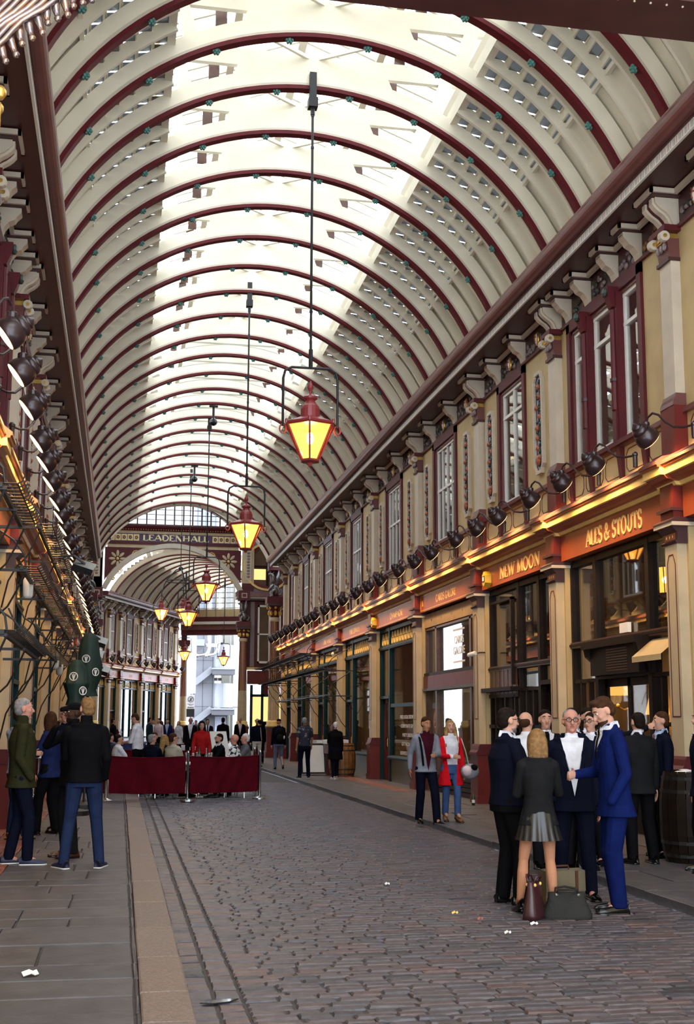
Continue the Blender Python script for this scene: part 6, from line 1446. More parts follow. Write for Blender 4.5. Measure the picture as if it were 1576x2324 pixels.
    poles = {'hip': (1, -.25, 0), 'front': (.6, -.5, -1), 'glass': (.6, -.4, -1), 'fold': (.7, -.2, -1), 'mouth': (.8, .1, -1)}
    hands = []
    for sg, spec in ((-1, lh), (1, rh)):
        pole = poles.get(spec, (.35, -1, -.25)) if isinstance(spec, str) else (spec[3] if len(spec) > 3 else (.4, -1, -.4)); t = pres[spec] if isinstance(spec, str) else spec[:3]
        S = B(sg * sw, -.005, 1.395); W = B(sg * t[0], t[1], t[2]); E, W = ik(S, W, .285 * k, .255 * k, (sg * pole[0], pole[1], pole[2]))
        cap(body, S, E, .046 * k, .038 * k); cap(body, E, W, .038 * k, .026 * k); d = (W - E).normalized()
        inn = Vector((-sg, .15, 0)) if spec in ('down', 'swingf', 'swingb', 'pocket') or not isinstance(spec, str) else (Vector((-sg * .3, -.3, -.6)) if spec == 'hip' else Vector((-sg * .8, -.4, -.1)))
        if isinstance(spec, tuple) and len(spec) > 4: inn = Vector(spec[4])
        inn = (inn - d * inn.dot(d)).normalized(); sd = d.cross(inn).normalized()
        if spec == 'pocket': pass
        elif near >= 2:
            pm = Matrix((sd, inn, d)).transposed(); ell(body, W + d * .048 * k, (.040 * k, .017 * k, .052 * k), pm)
            curl = .35 if spec in ('down', 'swingf', 'swingb', 'hip') else .8
            for q, (off, L) in enumerate(((-.028, .066), (-.0095, .076), (.0095, .072), (.028, .056))):
                b0 = W + d * .085 * k + sd * off * k * 1.05; b1 = b0 + (d + inn * curl * .6).normalized() * L * .55 * k; b2 = b1 + (d * (1 - curl) + inn * curl * 1.2).normalized() * L * .5 * k
                cap(body, b0, b1, .0095 * k, .0088 * k, 8); cap(body, b1, b2, .0088 * k, .0078 * k, 8)
            tb = W + d * .03 * k - sd * .030 * k * (1 if sg < 0 else -1) * (1); tsd = -sd if (sd.y < 0) == False else sd
            ts = sd if sd.y > 0 else -sd
            if abs(sd.y) < .3: ts = sd if sd.z > 0 else -sd
            tb = W + d * .028 * k + ts * .030 * k; t1 = tb + (d * .7 + ts * .7 + inn * .3).normalized() * .038 * k; t2 = t1 + (d * .9 + ts * .25 + inn * .4).normalized() * .030 * k
            cap(body, tb, t1, .012 * k, .0105 * k, 8); cap(body, t1, t2, .0105 * k, .0085 * k, 8)
        else:
            cap(body, W, W + d * .06 * k, .030 * k, .034 * k, 8)
            for off in (-.02, .02): cap(body, W + d * .08 * k + sd * off * k, W + d * .13 * k + sd * off * k + inn * .03 * k, .015 * k, .012 * k, 6)
            cap(body, W + d * .03 * k + sd * .03 * k, W + d * .07 * k + sd * .05 * k, .013 * k, .010 * k, 6)
        hands.append(root.matrix_basis @ (W + d * .09 * k)); 
        if top != 'none':
            sl = topg
            if sleeve == 'long': cap(sl, S, E, .062 * k, .052 * k); cap(sl, E, W - d * .012 * k, .052 * k, .040 * k)
            elif sleeve == 'roll': cap(sl, S, E, .058 * k, .050 * k); cap(sl, E, E + (W - E) * .25, .050 * k, .046 * k)
            else: cap(sl, S, S + (E - S) * .62, .066 * k, .060 * k)
            cap(sl, B(sg * .08, -.01, 1.435), S, .052 * k, .062 * k)
    # legs
    feet = feet or ((-.11, .0), (.11, .0)); ank = []
    for i, sg in enumerate((-1, 1)):
        Hp = Vector((sg * .092 * k + pelvis[0], pelvis[1], zp - .03)); f_ = feet[i]; lift = f_[2] if len(f_) > 2 else 0
        A = Vector((f_[0] * (1 if sit is None else 1), f_[1], .085 + lift + (.055 if heel else 0))); pole = (0, 1, .0) if sit is None else (0, .3, 1)
        dl = (A - Hp).length; la = max(.3, dl * .5035) if sit is None and not lift else .43 * k; K, A = ik(Hp, A, la, la, pole); cap(body, Hp, K, .078 * k, .052 * k); cb = .054 if legs in ('skirt',) else .047; cap(body, K, K + (A - K) * .35 + Vector((0, -.010, 0)), .047 * k, cb * k); cap(body, K + (A - K) * .35 + Vector((0, -.010, 0)), A, cb * k, .036 * k); cap(body, A, A + Vector((0, .09, -.045)), .036 * k, .028 * k); ank.append(A)
        if legs in ('trousers', 'jeans'):
            w_ = 1.0 if legs == 'trousers' else .88
            cap(leg, Hp, K, .098 * k * (1 + (fat - 1) * .5), .074 * k * w_); loft(leg, [(A + (K - A) * t - Vector((0, 0, .035 if t == 0 else 0)), (.062 + .012 * t) * k * w_, (.066 + .010 * t) * k * w_) for t in ((0, .5, 1) if sit is None else (0, .3, .8))]) if sit is None else cap(leg, K, A, .074 * k * w_, .06 * k * w_)
        pr = f_[3] if len(f_) > 3 else 0
        shoe(root, A - Vector((0, 0, .055 if heel else 0)), shoeyaw[i] if sit is None else 0, shoec, (.28 if not F else .245) * k, sole, heel, pr)
    if legs in ('trousers', 'jeans'): loft(leg, [(B(0, 0, .82), .17 * k * fa(.95), .12 * k * fa(.95)), (B(0, 0, .92), .168 * k * fa(1), .120 * k * fa(1)), (B(0, .01 * (fat - 1) * 8, 1.0), .158 * k * fa(1.02), .112 * k * fa(1.02) ** 1.5)])
    job(body, vx, 'body', skin, root, 2)
    if legs in ('trousers', 'jeans'): job(leg, vx * 1.15, 'trousers', legc, root, 3)
    if legs == 'skirt':
        mb = MB(); n = 72; rg = []
        for j, z in enumerate((1.0, .93, .84, .76, .70)):
            for q in range(n):
                t = 2 * PI * q / n; r_ = 1 + .05 * j / 4 * math.cos(t * 18); rx, ry = (.150 + .018 * j) * r_, (.112 + .022 * j) * r_; p = B(0, 0, z); rg.append((p.x + rx * k * math.cos(t), p.y + ry * k * math.sin(t), p.z))
        mb.add(rg, [(i * n + q, i * n + (q + 1) % n, (i + 1) * n + (q + 1) % n, (i + 1) * n + q) for i in range(4) for q in range(n)], legc); mb.build('skirt', root, smooth=True)
    if top != 'none':
        hem = hem if hem is not None else {'jacket': .80, 'shirt': .93, 'coat': .55, 'tee': .92, 'knit': .90}[top]
        torso(topg, .016 if top != 'shirt' else .010, hem, 1.475, .16 if top in ('jacket', 'coat') else .05)
        if collar != 'none': loft(topg, [(B(0, -.012, 1.455), .080 * k, .074 * k), (B(0, -.006, 1.50), .066 * k, .064 * k), (B(0, 0, 1.525 if collar != 'high' else 1.565), .062 * k, .061 * k)])
        sp = None
        if vee: sp = (B(0, .1, vee[0]), B(0, .06, 1.50), vee[1] * k, vee[2], tie, B(0, .1, vee[3]).z if len(vee) > 3 else None)
        job(topg, vx, {'jacket': 'jacket', 'shirt': 'shirt', 'coat': 'coat', 'tee': 't_shirt', 'knit': 'jumper'}[top], topc, root, 3, sp)
        if top in ('jacket',) and vee and near >= 2:           # lapels, laid on the chest
            for sg in (-1, 1):
                wv = lambda z: vee[1] * (z - vee[0]) / (1.50 - vee[0])
                pts = [(wv(1.45), 1.45), (wv(1.41) + .045, 1.42), (wv(1.37) + .030, 1.375), (wv(1.33) + .065, 1.34), (wv(1.2) + .045, 1.22), (.012, vee[0] + .01), (wv(1.2) - .004, 1.2), (wv(1.33) - .004, 1.33)]
                mb = MB(); ps = [surf(sg * a, c, .024) for a, c in pts]; q = [p - Vector((0, .016, 0)) for p in ps]; n = len(ps)
                mb.add(ps + q, [tuple(range(n))] + [(i, (i + 1) % n, n + (i + 1) % n, n + i) for i in range(n)], topc); mb.build('lapel', root)
    # hair
    if hair in ('short', 'quiff', 'bob', 'long'):
        he(hr, (0, -.016, 1.690), (.0785, .090, .070)); he(hr, (0, -.038, 1.660), (.0765, .070, .070)); he(hr, (0, -.048, 1.622), (.0715, .054, .062))
        if hair == 'quiff': he(hr, (0, .045, 1.738), (.052, .036, .024))
        if hair in ('bob', 'long'):
            he(hr, (0, -.030, 1.615), (.094, .078, .125)); 
            for sg in (-1, 1): he(hr, (sg * .072, .012, 1.60), (.026, .048, .11))
        if hair == 'bob': loft(hr, [(H(0, -.028, 1.475), .098 * k, .078 * k), (H(0, -.028, 1.56), .100 * k, .082 * k), (H(0, -.028, 1.66), .09 * k, .08 * k)])
        if hair == 'long':
            for sg in (-1, 1): cap(hr, H(sg * .082, .0, 1.58), B(sg * .105, .085, 1.30), .036 * k, .030 * k)
            cap(hr, H(0, -.06, 1.60), B(0, -.125, 1.30), .07 * k, .06 * k)
    elif hair == 'fringe':
        he(hr, (0, -.045, 1.635), (.079, .066, .062))
    if hair == 'thin':
        he(hr, (0, -.020, 1.682), (.0765, .086, .072)); he(hr, (0, -.045, 1.64), (.078, .066, .07))
    if hair == 'cap':
        he(hr, (0, -.010, 1.695), (.083, .100, .064)); cap(hr, H(0, .07, 1.69), H(0, .145, 1.675), .035 * k, .03 * k)
    if hr[0]: job(hr, max(vx, .011), 'hair' if hair != 'cap' else 'cap', hairc, root, 2)
    if beard:
        bg = [[], []]; he(bg, (0, .032, 1.566), (.054, .058, .040)); he(bg, (0, .060, 1.548), (.034, .034, .028)); he(bg, (0, .088, 1.604), (.024, .010, .006)); job(bg, max(vx, .010), 'beard', beard, root, 2)
    if near >= 1:
        for sg in (-1, 1):
            mb = MB(); rm = HM; mb.ball(H(sg * .030, .075, 1.650), [.0125 * k, .009 * k, .0075 * k], 'eye_white', 8, 6, rm); mb.ball(H(sg * .030, .083, 1.650), [.0055 * k, .004 * k, .006 * k], 'black_gloss', 8, 6, rm); mb.build('eye', root, smooth=True)
            mb = MB(); mb.tube([H(sg * .014, .088, 1.672), H(sg * .032, .087, 1.677), H(sg * .050, .076, 1.671)], [.004 * k, .005 * k, .003 * k], hairc if hair not in ('cap',) else 'hair_dark', 5); mb.build('eyebrow', root)
        mb = MB(); mb.ball(H(0, .0905, 1.588), [.022 * k, .006 * k, .006 * k], 'lip', 8, 6, HM); mb.build('mouth', root, smooth=True)
    if glasses:
        mb = MB()
        for sg in (-1, 1):
            mb.tube([H(sg * .032 + .024 * math.cos(t), .100, 1.648 + .019 * math.sin(t)) for t in [2 * PI * j / 12 for j in range(13)]], .0032 * k, 'black_gloss', 5); mb.tube([H(sg * .056, .098, 1.654), H(sg * .080, .0, 1.652)], .003 * k, 'black_gloss', 5)
        mb.tube([H(-.009, .101, 1.652), H(.009, .101, 1.652)], .003 * k, 'black_gloss', 5); mb.build('glasses', root)
    if extra: extra(root, B, H, k)
    return root, hands
def finish_people():
    vl = TMP.view_layers[0]; vl.update(); dg = vl.depsgraph
    for o, name, m, parent, split in JOBS:
        ev = o.evaluated_get(dg); me = bpy.data.meshes.new_from_object(ev, depsgraph=dg); me.name = name; me.materials.clear(); me.materials.append(MATS[m]); me.polygons.foreach_set('use_smooth', [True] * len(me.polygons))
        if split:
            lo, hi, wd, m2, tie, cutz = split; bm = bmesh.new(); bm.from_mesh(me)
            for sg in (-1, 1):
                a = Vector((0, 0, lo.z)); b = Vector((sg * wd, 0, hi.z)); nrm = Vector((b.z - a.z, 0, -(b.x - a.x)))
                bmesh.ops.bisect_plane(bm, geom=bm.verts[:] + bm.edges[:] + bm.faces[:], plane_co=a, plane_no=nrm)
            if tie:
                for sg in (-1, 1): bmesh.ops.bisect_plane(bm, geom=bm.verts[:] + bm.edges[:] + bm.faces[:], plane_co=(sg * .024, 0, 0), plane_no=(1, 0, 0))
            s1, s2, s3 = [], [], []
            if cutz: bmesh.ops.bisect_plane(bm, geom=bm.verts[:] + bm.edges[:] + bm.faces[:], plane_co=(0, 0, cutz), plane_no=(0, 0, 1))
            for f in bm.faces:
                c = f.calc_center_median(); t = (c.z - lo.z) / (hi.z - lo.z)
                if c.y > lo.y - .075 and 0 < t < 1.04 and abs(c.x) < wd * t + 1e-4 and f.normal.y > -.15:
                    (s3 if cutz and c.z < cutz else s2 if tie and abs(c.x) < .0241 and c.z < hi.z - .0 else s1).append(f)
            for fs, nm, mm in ((s1, 'shirt_front', m2), (s2, 'tie', tie)):
                if not fs: continue
                b2 = bmesh.new(); vm = {}
                for f in fs:
                    vs = []
                    for v in f.verts:
                        if v not in vm: vm[v] = b2.verts.new(v.co + Vector((0, .004 if nm == 'tie' else 0, 0)))
                        vs.append(vm[v])
                    try: b2.faces.new(vs).smooth = True
                    except ValueError: pass
                m3 = bpy.data.meshes.new(nm); b2.to_mesh(m3); b2.free(); m3.materials.append(MATS[mm]); link(nm, m3, parent)
            if s1 or s2 or s3: bmesh.ops.delete(bm, geom=s1 + s2 + s3, context='FACES')
            bm.to_mesh(me); bm.free()
        link(name, me, parent)
    for o, *_ in JOBS: bpy.data.meshes.remove(o.data)
    bpy.data.scenes.remove(TMP)
# ---------------------------------------------------------------- the cast, each at their own spot
def white_collar(root, B, H, k, m='white_shirt'):
    mb = MB()
    for sg in (-1, 1):
        ps = [B(0, -.072, 1.535), B(sg * .064, -.02, 1.535), B(sg * .052, .055, 1.510), B(sg * .010, .085, 1.475), B(sg * .050, .098, 1.445), B(sg * .084, .02, 1.485), B(0, -.086, 1.49)]
        mb.add(ps + [p + Vector((0, 0, .012)) for p in ps], [(0, 1, 2, 3, 4, 5, 6), (13, 12, 11, 10, 9, 8, 7), (0, 6, 13, 7), (3, 4, 11, 10), (4, 5, 12, 11)], m)
    mb.build('collar', root)
def blue_collar(r, B, H, k): white_collar(r, B, H, k, 'pale_blue')
Q = person
# the group standing on the setts at the right
Q('bearded man in navy jumper and glasses seen in profile, hand on hip', 3.58, 10.92, 0, 1.80, -84, near=3, hair='short', hairc='hair_dark', top='knit', topc='navy_cloth', hem=.88, beard='beard_grey', glasses=True, rh='hip', lh='down', fat=1.32, legc='black_cloth', hp=-4, hy=4, extra=white_collar, feet=((-.12, -.02), (.10, .06)))
p2, h2 = Q('woman seen from behind in black blazer and short pleated skirt, blonde bob', 3.66, 10.32, 0, 1.61, -6, near=3, sex='f', hair='bob', hairc='hair_sand', top='jacket', topc='charcoal', hem=.84, legs='skirt', legc='skirt_leather', skin='skin_tan', heel=True, rh='glass', lh='front', feet=((-.17, .03), (.11, -.05)))
Q('man in glasses facing the camera in navy suit and open white shirt', 4.34, 11.25, 0, 1.80, 166, near=3, hair='thin', hairc='hair_grey', skin='skin_red', topc='navy_cloth', vee=(.94, .115, 'white_shirt'), legc='navy_cloth', glasses=True, rh='pocket', lh='down', fat=1.22, hy=3, feet=((-.15, .05), (.15, 0)))
Q('tall dark haired man in bright blue suit looking down at his hands', 4.40, 10.36, 0, 1.90, 84, near=3, hair='quiff', hairc='hair_brown', topc='suit_blue', hem=.77, legc='suit_blue', lh='pocket', rh='front', hp=-30, hy=8, lean=3, vee=(1.15, .09, 'white_shirt'), tie='black_cloth', extra=white_collar, beard='hair_brown', feet=((-.10, .02), (.10, -.04)))
Q('bald man in white shirt standing behind the blonde woman', 4.56, 13.2, PAVZ, 1.74, -30, near=2, hair='fringe', hairc='hair_brown', top='shirt', topc='white_shirt', legc='dark_suit', lh='down', rh='front', hy=-20)
Q('dark haired man in suit and tie behind the blonde bob, facing the camera', 4.95, 13.65, PAVZ, 1.77, 172, near=2, hair='short', topc='dark_suit', vee=(1.1, .09, 'white_shirt'), tie='black_cloth', legc='dark_suit', fat=1.15)
Q('man in dark suit turned away just left of the man in glasses', 5.02, 12.95, PAVZ, 1.78, -70, near=2, hair='short', topc='navy_cloth', legc='dark_suit', extra=white_collar, lh='front')
Q('man in glasses mostly hidden behind the man in the blue suit', 5.44, 13.45, PAVZ, 1.74, 130, near=2, hair='short', topc='dark_suit', vee=(1.1, .09, 'white_shirt'), legc='dark_suit', glasses=True)
Q('man at the pub door stretching an arm out above the others', 5.62, 14.0, PAVZ, 1.80, 176, near=2, hair='short', topc='dark_suit', vee=(1.1, .09, 'white_shirt'), legc='dark_suit', lh=(.66, .18, 1.52, (.3, -.6, -1)), rh='down')
Q('dark haired man in charcoal suit seen from behind by the pub door', 6.02, 13.44, PAVZ, 1.74, 6, near=2, hair='short', topc='charcoal', legc='black_cloth', extra=white_collar, lh='front', rh='down', feet=((-.12, 0), (.14, -.03)))
Q('young man in profile with a pink tie beside the right hand pilaster', 6.60, 14.05, PAVZ, 1.76, 82, near=2, hair='short', hairc='hair_brown', topc='navy_cloth', vee=(1.08, .10, 'pale_blue'), tie='tie_pink', legc='black_cloth', lh='down', rh='front', extra=blue_collar)
Q('man in dark suit cut off by the right edge next to the barrel', 6.38, 12.55, PAVZ, 1.78, 80, near=2, hair='short', topc='navy_cloth', legc='black_cloth', lh='down', extra=white_collar)
# couple on the right pavement
def strap(root, B, H, k):
    mb = MB(); mb.tube([B(.09, .13, .95), B(.125, .145, 1.2), B(.14, .10, 1.38), B(.13, -.02, 1.47), B(.11, -.14, 1.3), B(.08, -.15, 1.0)], .018, 'black_cloth', 6); mb.build('strap', root)
Q('smiling man in grey blazer and burgundy jumper walking arm in arm', 4.96, 19.4, .04, 1.72, 186, near=2, hair='short', hairc='hair_brown', skin='skin_tan', topc='grey_blazer', hem=.84, vee=(.86, .135, 'burgundy'), legc='navy_cloth', lh='front', rh='swingb', hp=-12, hy=8, extra=strap, feet=((-.09, .26), (.08, -.14)))
Q('blonde woman in long red cardigan, white top and blue jeans', 5.44, 19.62, PAVZ, 1.66, 184, near=2, sex='f', hair='long', hairc='hair_blond', top='coat', topc='red_cloth', hem=.62, vee=(.15, .145, 'white_shirt', .98), legs='jeans', legc='denim_mid', rh='front', lh='down', shoec='shoe_tan', heel=True, hy=-8, feet=((-.06, .16), (.07, -.10)))
bag = thing('shoulder_bag', 'grey and pink shoulder bag hanging from the blonde woman', 'bag', (5.72, 19.44, PAVZ)); mb = MB(); mb.ball((0, 0, .82), (.16, .10, .13), 'grey_blazer', 12, 8); mb.ball((-.06, -.05, .83), (.09, .07, .09), 'pink_shirt', 10, 7); mb.ball((.05, -.05, .88), (.07, .06, .06), 'black_cloth', 8, 6); mb.build('pouch', bag, smooth=True)
mb = MB(); mb.tube([(-.02, 0, .93), (-.09, -.07, 1.15), (-.16, -.06, 1.36)], .008, 'cream_cloth', 5); mb.build('strap', bag)
# walkers further down on the right
Q('man in dark flowered shirt walking away along the right pavement', 5.36, 35.3, PAVZ, 1.77, 3, near=1, hair='short', hairc='hair_grey', skin='skin_tan', top='tee', topc='floral_shirt', sleeve='short', legs='jeans', legc='navy_cloth', lh='down', rh='swingf', hy=-14, feet=((-.14, .02), (.14, .10)), shoec='shoe_navy', sole='sole_white')
Q('white haired person in long black coat and pale shoes walking away', 6.17, 34.7, PAVZ, 1.64, 8, near=1, hair='short', hairc='hair_white', top='coat', topc='black_cloth', hem=.60, fat=1.35, legs='jeans', legc='navy_cloth', lh='front', rh='down', shoec='shoe_white', sole='sole_white', feet=((-.07, -.08), (.08, .12)))
p_, _ = Q('man in navy hoodie with a black backpack walking away', 5.42, 41.7, PAVZ, 1.75, 2, near=1, hair='cap', hairc='navy_cloth', topc='navy_cloth', hem=.88, legs='jeans', legc='denim_pale', feet=((-.10, .12), (.12, -.24, .10, .9)), shoec='shoe_black', sole='sole_white')
bp_ = thing('backpack', 'black backpack on the man in the navy hoodie', 'bag', (5.42, 41.47, PAVZ)); mb = MB(); mb.ball((0, -.03, 1.18), (.17, .11, .26), 'black_cloth', 12, 9); mb.ball((0, -.13, 1.10), (.12, .05, .13), 'charcoal', 10, 6); mb.ball((.15, -.08, 1.12), (.03, .03, .06), 'paper', 8, 5); mb.build('pack', bp_, smooth=True)
mb = MB()
for sg in (-1, 1): mb.tube([(sg * .10, .03, 1.36), (sg * .12, .08, 1.47), (sg * .12, .2, 1.48)], .02, 'black_cloth', 5)
mb.build('strap', bp_)
def bagstrap(root, B, H, k):
    mb = MB(); mb.tube([B(-.12, .02, 1.47), B(-.13, .13, 1.36), B(-.15, .15, 1.1), B(-.17, .12, .95)], .016, 'cream_cloth', 5); mb.build('strap', root)
Q('grey haired man holding his forehead, navy jumper and white jeans', 5.15, 46.0, PAVZ, 1.76, 176, near=1, hair='short', hairc='hair_grey', top='knit', topc='navy_cloth', legs='jeans', legc='white_jean', lh=(.02, .12, 1.66, (1, .3, -.3)), rh='down', hp=-15, extra=bagstrap)
Q('man in black behind the backpack wearer on the right', 5.55, 48.5, PAVZ, 1.74, 10, near=0, topc='black_cloth', hairc='hair_brown')
# drinkers on the left
Q('grey haired man in olive field jacket looking right', -1.10, 14.47, PAVZ, 1.88, -82, near=3, hair='short', hairc='hair_grey', skin='skin_red', topc='olive_cloth', hem=.80, rh='pocket', lh='pocket', legs='jeans', legc='navy_cloth', shoec='shoe_navy', sole='sole_white', collar='high', fat=1.12, feet=((-.08, -.10), (.10, .10)))
Q('man in pale blue shirt and jeans behind the olive jacket', -1.36, 17.5, PAVZ, 1.82, -40, near=2, hair='short', hairc='hair_brown', top='shirt', topc='pale_blue', hem=.86, sleeve='roll', legs='jeans', legc='denim', shoec='shoe_tan', rh='down', lh='front', hy=-25)
p3, h3 = Q('person with brown bobbed hair in navy blazer holding a beer glass', -.98, 18.25, PAVZ, 1.76, 62, near=2, sex='f', hair='bob', hairc='hair_brown', topc='navy_blazer', lh='glass', rh='pocket', legc='black_cloth', hy=-50, extra=white_collar, feet=((-.16, .1), (.14, -.05)))
Q('man in glasses and dark blue coat facing the bobbed drinker', -.82, 19.1, PAVZ, 1.84, 170, near=2, hair='thin', hairc='hair_dark', skin='skin_red', topc='navy_cloth', glasses=True, legc='black_cloth', hy=20)
Q('dark skinned man in a black cap half hidden behind the blond man', -.55, 15.15, PAVZ, 1.84, 112, near=3, skin='skin_dark', hair='cap', hairc='black_cloth', topc='black_cloth', beard='hair_dark', lh='down', rh='mouth', legc='charcoal', shoec='shoe_brown', collar='high')
Q('blond man seen from behind in black jacket and blue jeans', -.37, 14.05, PAVZ, 1.88, 2, near=3, hair='quiff', hairc='hair_sand', topc='black_cloth', hem=.87, legs='jeans', legc='denim', rh='pocket', lh='front', shoec='shoe_navy', sole='sole_white', collar='high', hy=18, feet=((-.20, -.08), (.19, -.06)), shoeyaw=(.5, -.3))
Q('figure in navy cut off by the left edge, only a sleeve showing', -1.53, 13.75, PAVZ, 1.76, -10, near=2, topc='navy_cloth', legc='black_cloth', shoec='shoe_navy')
# the terrace behind the red screens
sits = ((-.11, .40), (.11, .40))
Q('waiter in white shirt and dark apron looking down at his pad', .44, 29.0, PAVZ, 1.82, 70, near=1, hair='short', hairc='hair_brown', top='shirt', topc='white_shirt', sleeve='roll', lh='front', rh='front', hp=-28, lean=4)
Q('dark haired woman in red polo neck jumper standing at the table', 1.96, 29.6, PAVZ, 1.66, 178, near=1, sex='f', hair='bob', hairc='hair_dark', top='knit', topc='red_knit', collar='high', rh=(.20, .22, .95), lh=(.20, .22, .95), hp=-14, lean=8)
Q('seated grey haired man in navy jacket at the near table', .72, 27.35, .03, 1.74, -30, near=1, hair='short', hairc='hair_grey', topc='navy_cloth', sit=.46, feet=sits, lh='table', rh='table', hy=-25)
Q('seated man in beige jacket turned to the right', 1.18, 27.0, .03, 1.80, -48, near=1, hair='short', hairc='hair_brown', topc='beige_cloth', sit=.46, feet=sits, lh='table', rh='lap', hy=-20, fat=1.15, glasses=True)
Q('seated woman with long fair hair in a dark jacket', 1.02, 28.2, .03, 1.72, -36, near=1, sex='f', hair='long', hairc='hair_blond', topc='charcoal', sit=.46, feet=sits, lh='table', rh='table')
Q('seated bald man in black and white geometric shirt', 2.54, 27.1, .03, 1.76, 80, near=1, hair='bald', skin='skin_red', top='shirt', topc='check_bw', sit=.46, feet=sits, lh='table', rh='table', glasses=True, fat=1.2, hp=-6)
Q('seated grey haired man in grey jacket beside the geometric shirt', 2.84, 27.75, .03, 1.78, 92, near=1, hair='short', hairc='hair_white', skin='skin_red', topc='grey_cloth', sit=.46, feet=sits, lh='table', rh='lap')
Q('seated dark bearded man in black suit and glasses', 2.30, 28.5, .03, 1.76, 112, near=1, hair='short', topc='black_cloth', sit=.46, feet=sits, lh='table', rh='table', beard='hair_dark', glasses=True, extra=white_collar)
Q('seated bearded man facing the camera at the back table', .86, 30.6, .03, 1.78, 170, near=1, hair='short', hairc='hair_brown', topc='charcoal', sit=.46, feet=sits, lh='table', rh='table', beard='hair_brown')
Q('seated person in white tee shirt at the left table', -.02, 28.2, .03, 1.72, -70, near=1, hair='short', top='tee', topc='white_shirt', sleeve='short', sit=.46, feet=sits, lh='table', rh='table')
Q('seated man with white shirt sleeves and dark waistcoat behind the blond man', -.22, 30.3, .03, 1.76, -50, near=0, hair='short', topc='waistcoat', sit=.46, feet=sits, lh='lap', rh='lap')
Q('grey haired woman seated behind the fair haired one', 1.28, 30.2, .03, 1.70, 178, near=0, sex='f', hair='bob', hairc='hair_ginger', topc='grey_cloth', sit=.46, feet=sits)
# people in the crossing and by the far bars
Q('bald man in dark suit standing left of the red jumper', 2.57, 45.0, PAVZ, 1.80, 172, near=1, hair='bald', skin='skin_red', topc='dark_suit', vee=(.98, .10, 'white_shirt'), legc='charcoal')
Q('man in dark suit and tie facing the camera behind the red jumper', 3.62, 51.0, PAVZ, 1.76, 178, near=0, topc='navy_cloth', vee=(1.05, .09, 'white_shirt'), tie='black_cloth')
Q('man in black suit seen from behind in the crossing', 4.10, 49.0, PAVZ, 1.82, 5, near=0, topc='black_cloth', hairc='hair_dark')
Q('grey haired man in dark suit standing before the far fluted column', 5.42, 55.5, PAVZ, 1.84, 178, near=1, hair='short', hairc='hair_grey', skin='skin_red', topc='black_cloth', vee=(1.0, .09, 'pink_shirt'))
Q('man in pale pink shirt with drinkers outside the far bar', 1.72, 55.0, PAVZ, 1.80, 140, near=0, top='shirt', topc='pink_shirt', hairc='hair_dark')
Q('man in blue suit at the right end of the far bar group', 2.15, 56.2, PAVZ, 1.78, 170, near=0, topc='navy_blazer', vee=(1.05, .09, 'pale_blue'))
Q('man in dark green jumper at the left end of the far bar group', 1.36, 57.0, PAVZ, 1.84, -60, near=0, top='knit', topc='teal')
Q('woman in red dress in the far bar group', 1.93, 57.6, PAVZ, 1.68, 20, near=0, sex='f', hair='long', hairc='hair_brown', top='coat', topc='red_cloth')
Q('man in dark jacket between the green jumper and pink shirt', 1.55, 57.8, PAVZ, 1.76, 180, near=0, topc='dark_suit', vee=(1.05, .09, 'white_shirt'))
Q('man in dark suit standing by the far tavern door', -.27, 52.0, PAVZ, 1.78, -70, near=0, topc='dark_suit', vee=(1.05, .09, 'white_shirt'))
Q('woman in white coat far off in the opening', 2.95, 62.0, PAVZ, 1.70, 150, near=0, sex='f', hair='long', hairc='hair_blond', top='coat', topc='white_shirt')
Q('distant man in grey standing near the stair tower', 4.3, 70.0, PAVZ, 1.75, 170, near=0, topc='grey_cloth')
finish_people()
# ---------------------------------------------------------------- drinks, bags, barrels, terrace furniture
def beer(hand, label, fill=True, kind='beer_glass'):
    o = thing(kind, label, 'glass', (hand.x, hand.y, hand.z)); g = MB()
    if kind == 'beer_glass':
        g.lathe([(.036, -.08), (.044, .10)], (0, 0, 0), n=14, m='wine_glass'); g.build('glass', o, smooth=True)
        mb = MB(); mb.lathe([(.033, -.075), (.040, .06)], (0, 0, 0), n=14, m='beer'); mb.build('beer', o, smooth=True); mb = MB(); mb.lathe([(.040, .06), (.041, .07)], (0, 0, 0), n=14, m='white_letter'); mb.build('froth', o)
    else:
        g.lathe([(.032, -.10), (.032, -.097), (.005, -.09), (.005, -.01), (.03, .02), (.036, .06), (.030, .10)], (0, 0, 0), n=14, m='wine_glass'); g.build('glass', o, smooth=True)
    return o
mat('beer', (.55, .16, .02), .15, var=0, emit=None)
beer(h3[0], 'pint glass of amber beer held up by the drinker in the navy blazer'); beer(h2[1], 'clear wine glass held by the blonde woman in the black blazer', kind='wine_glass')
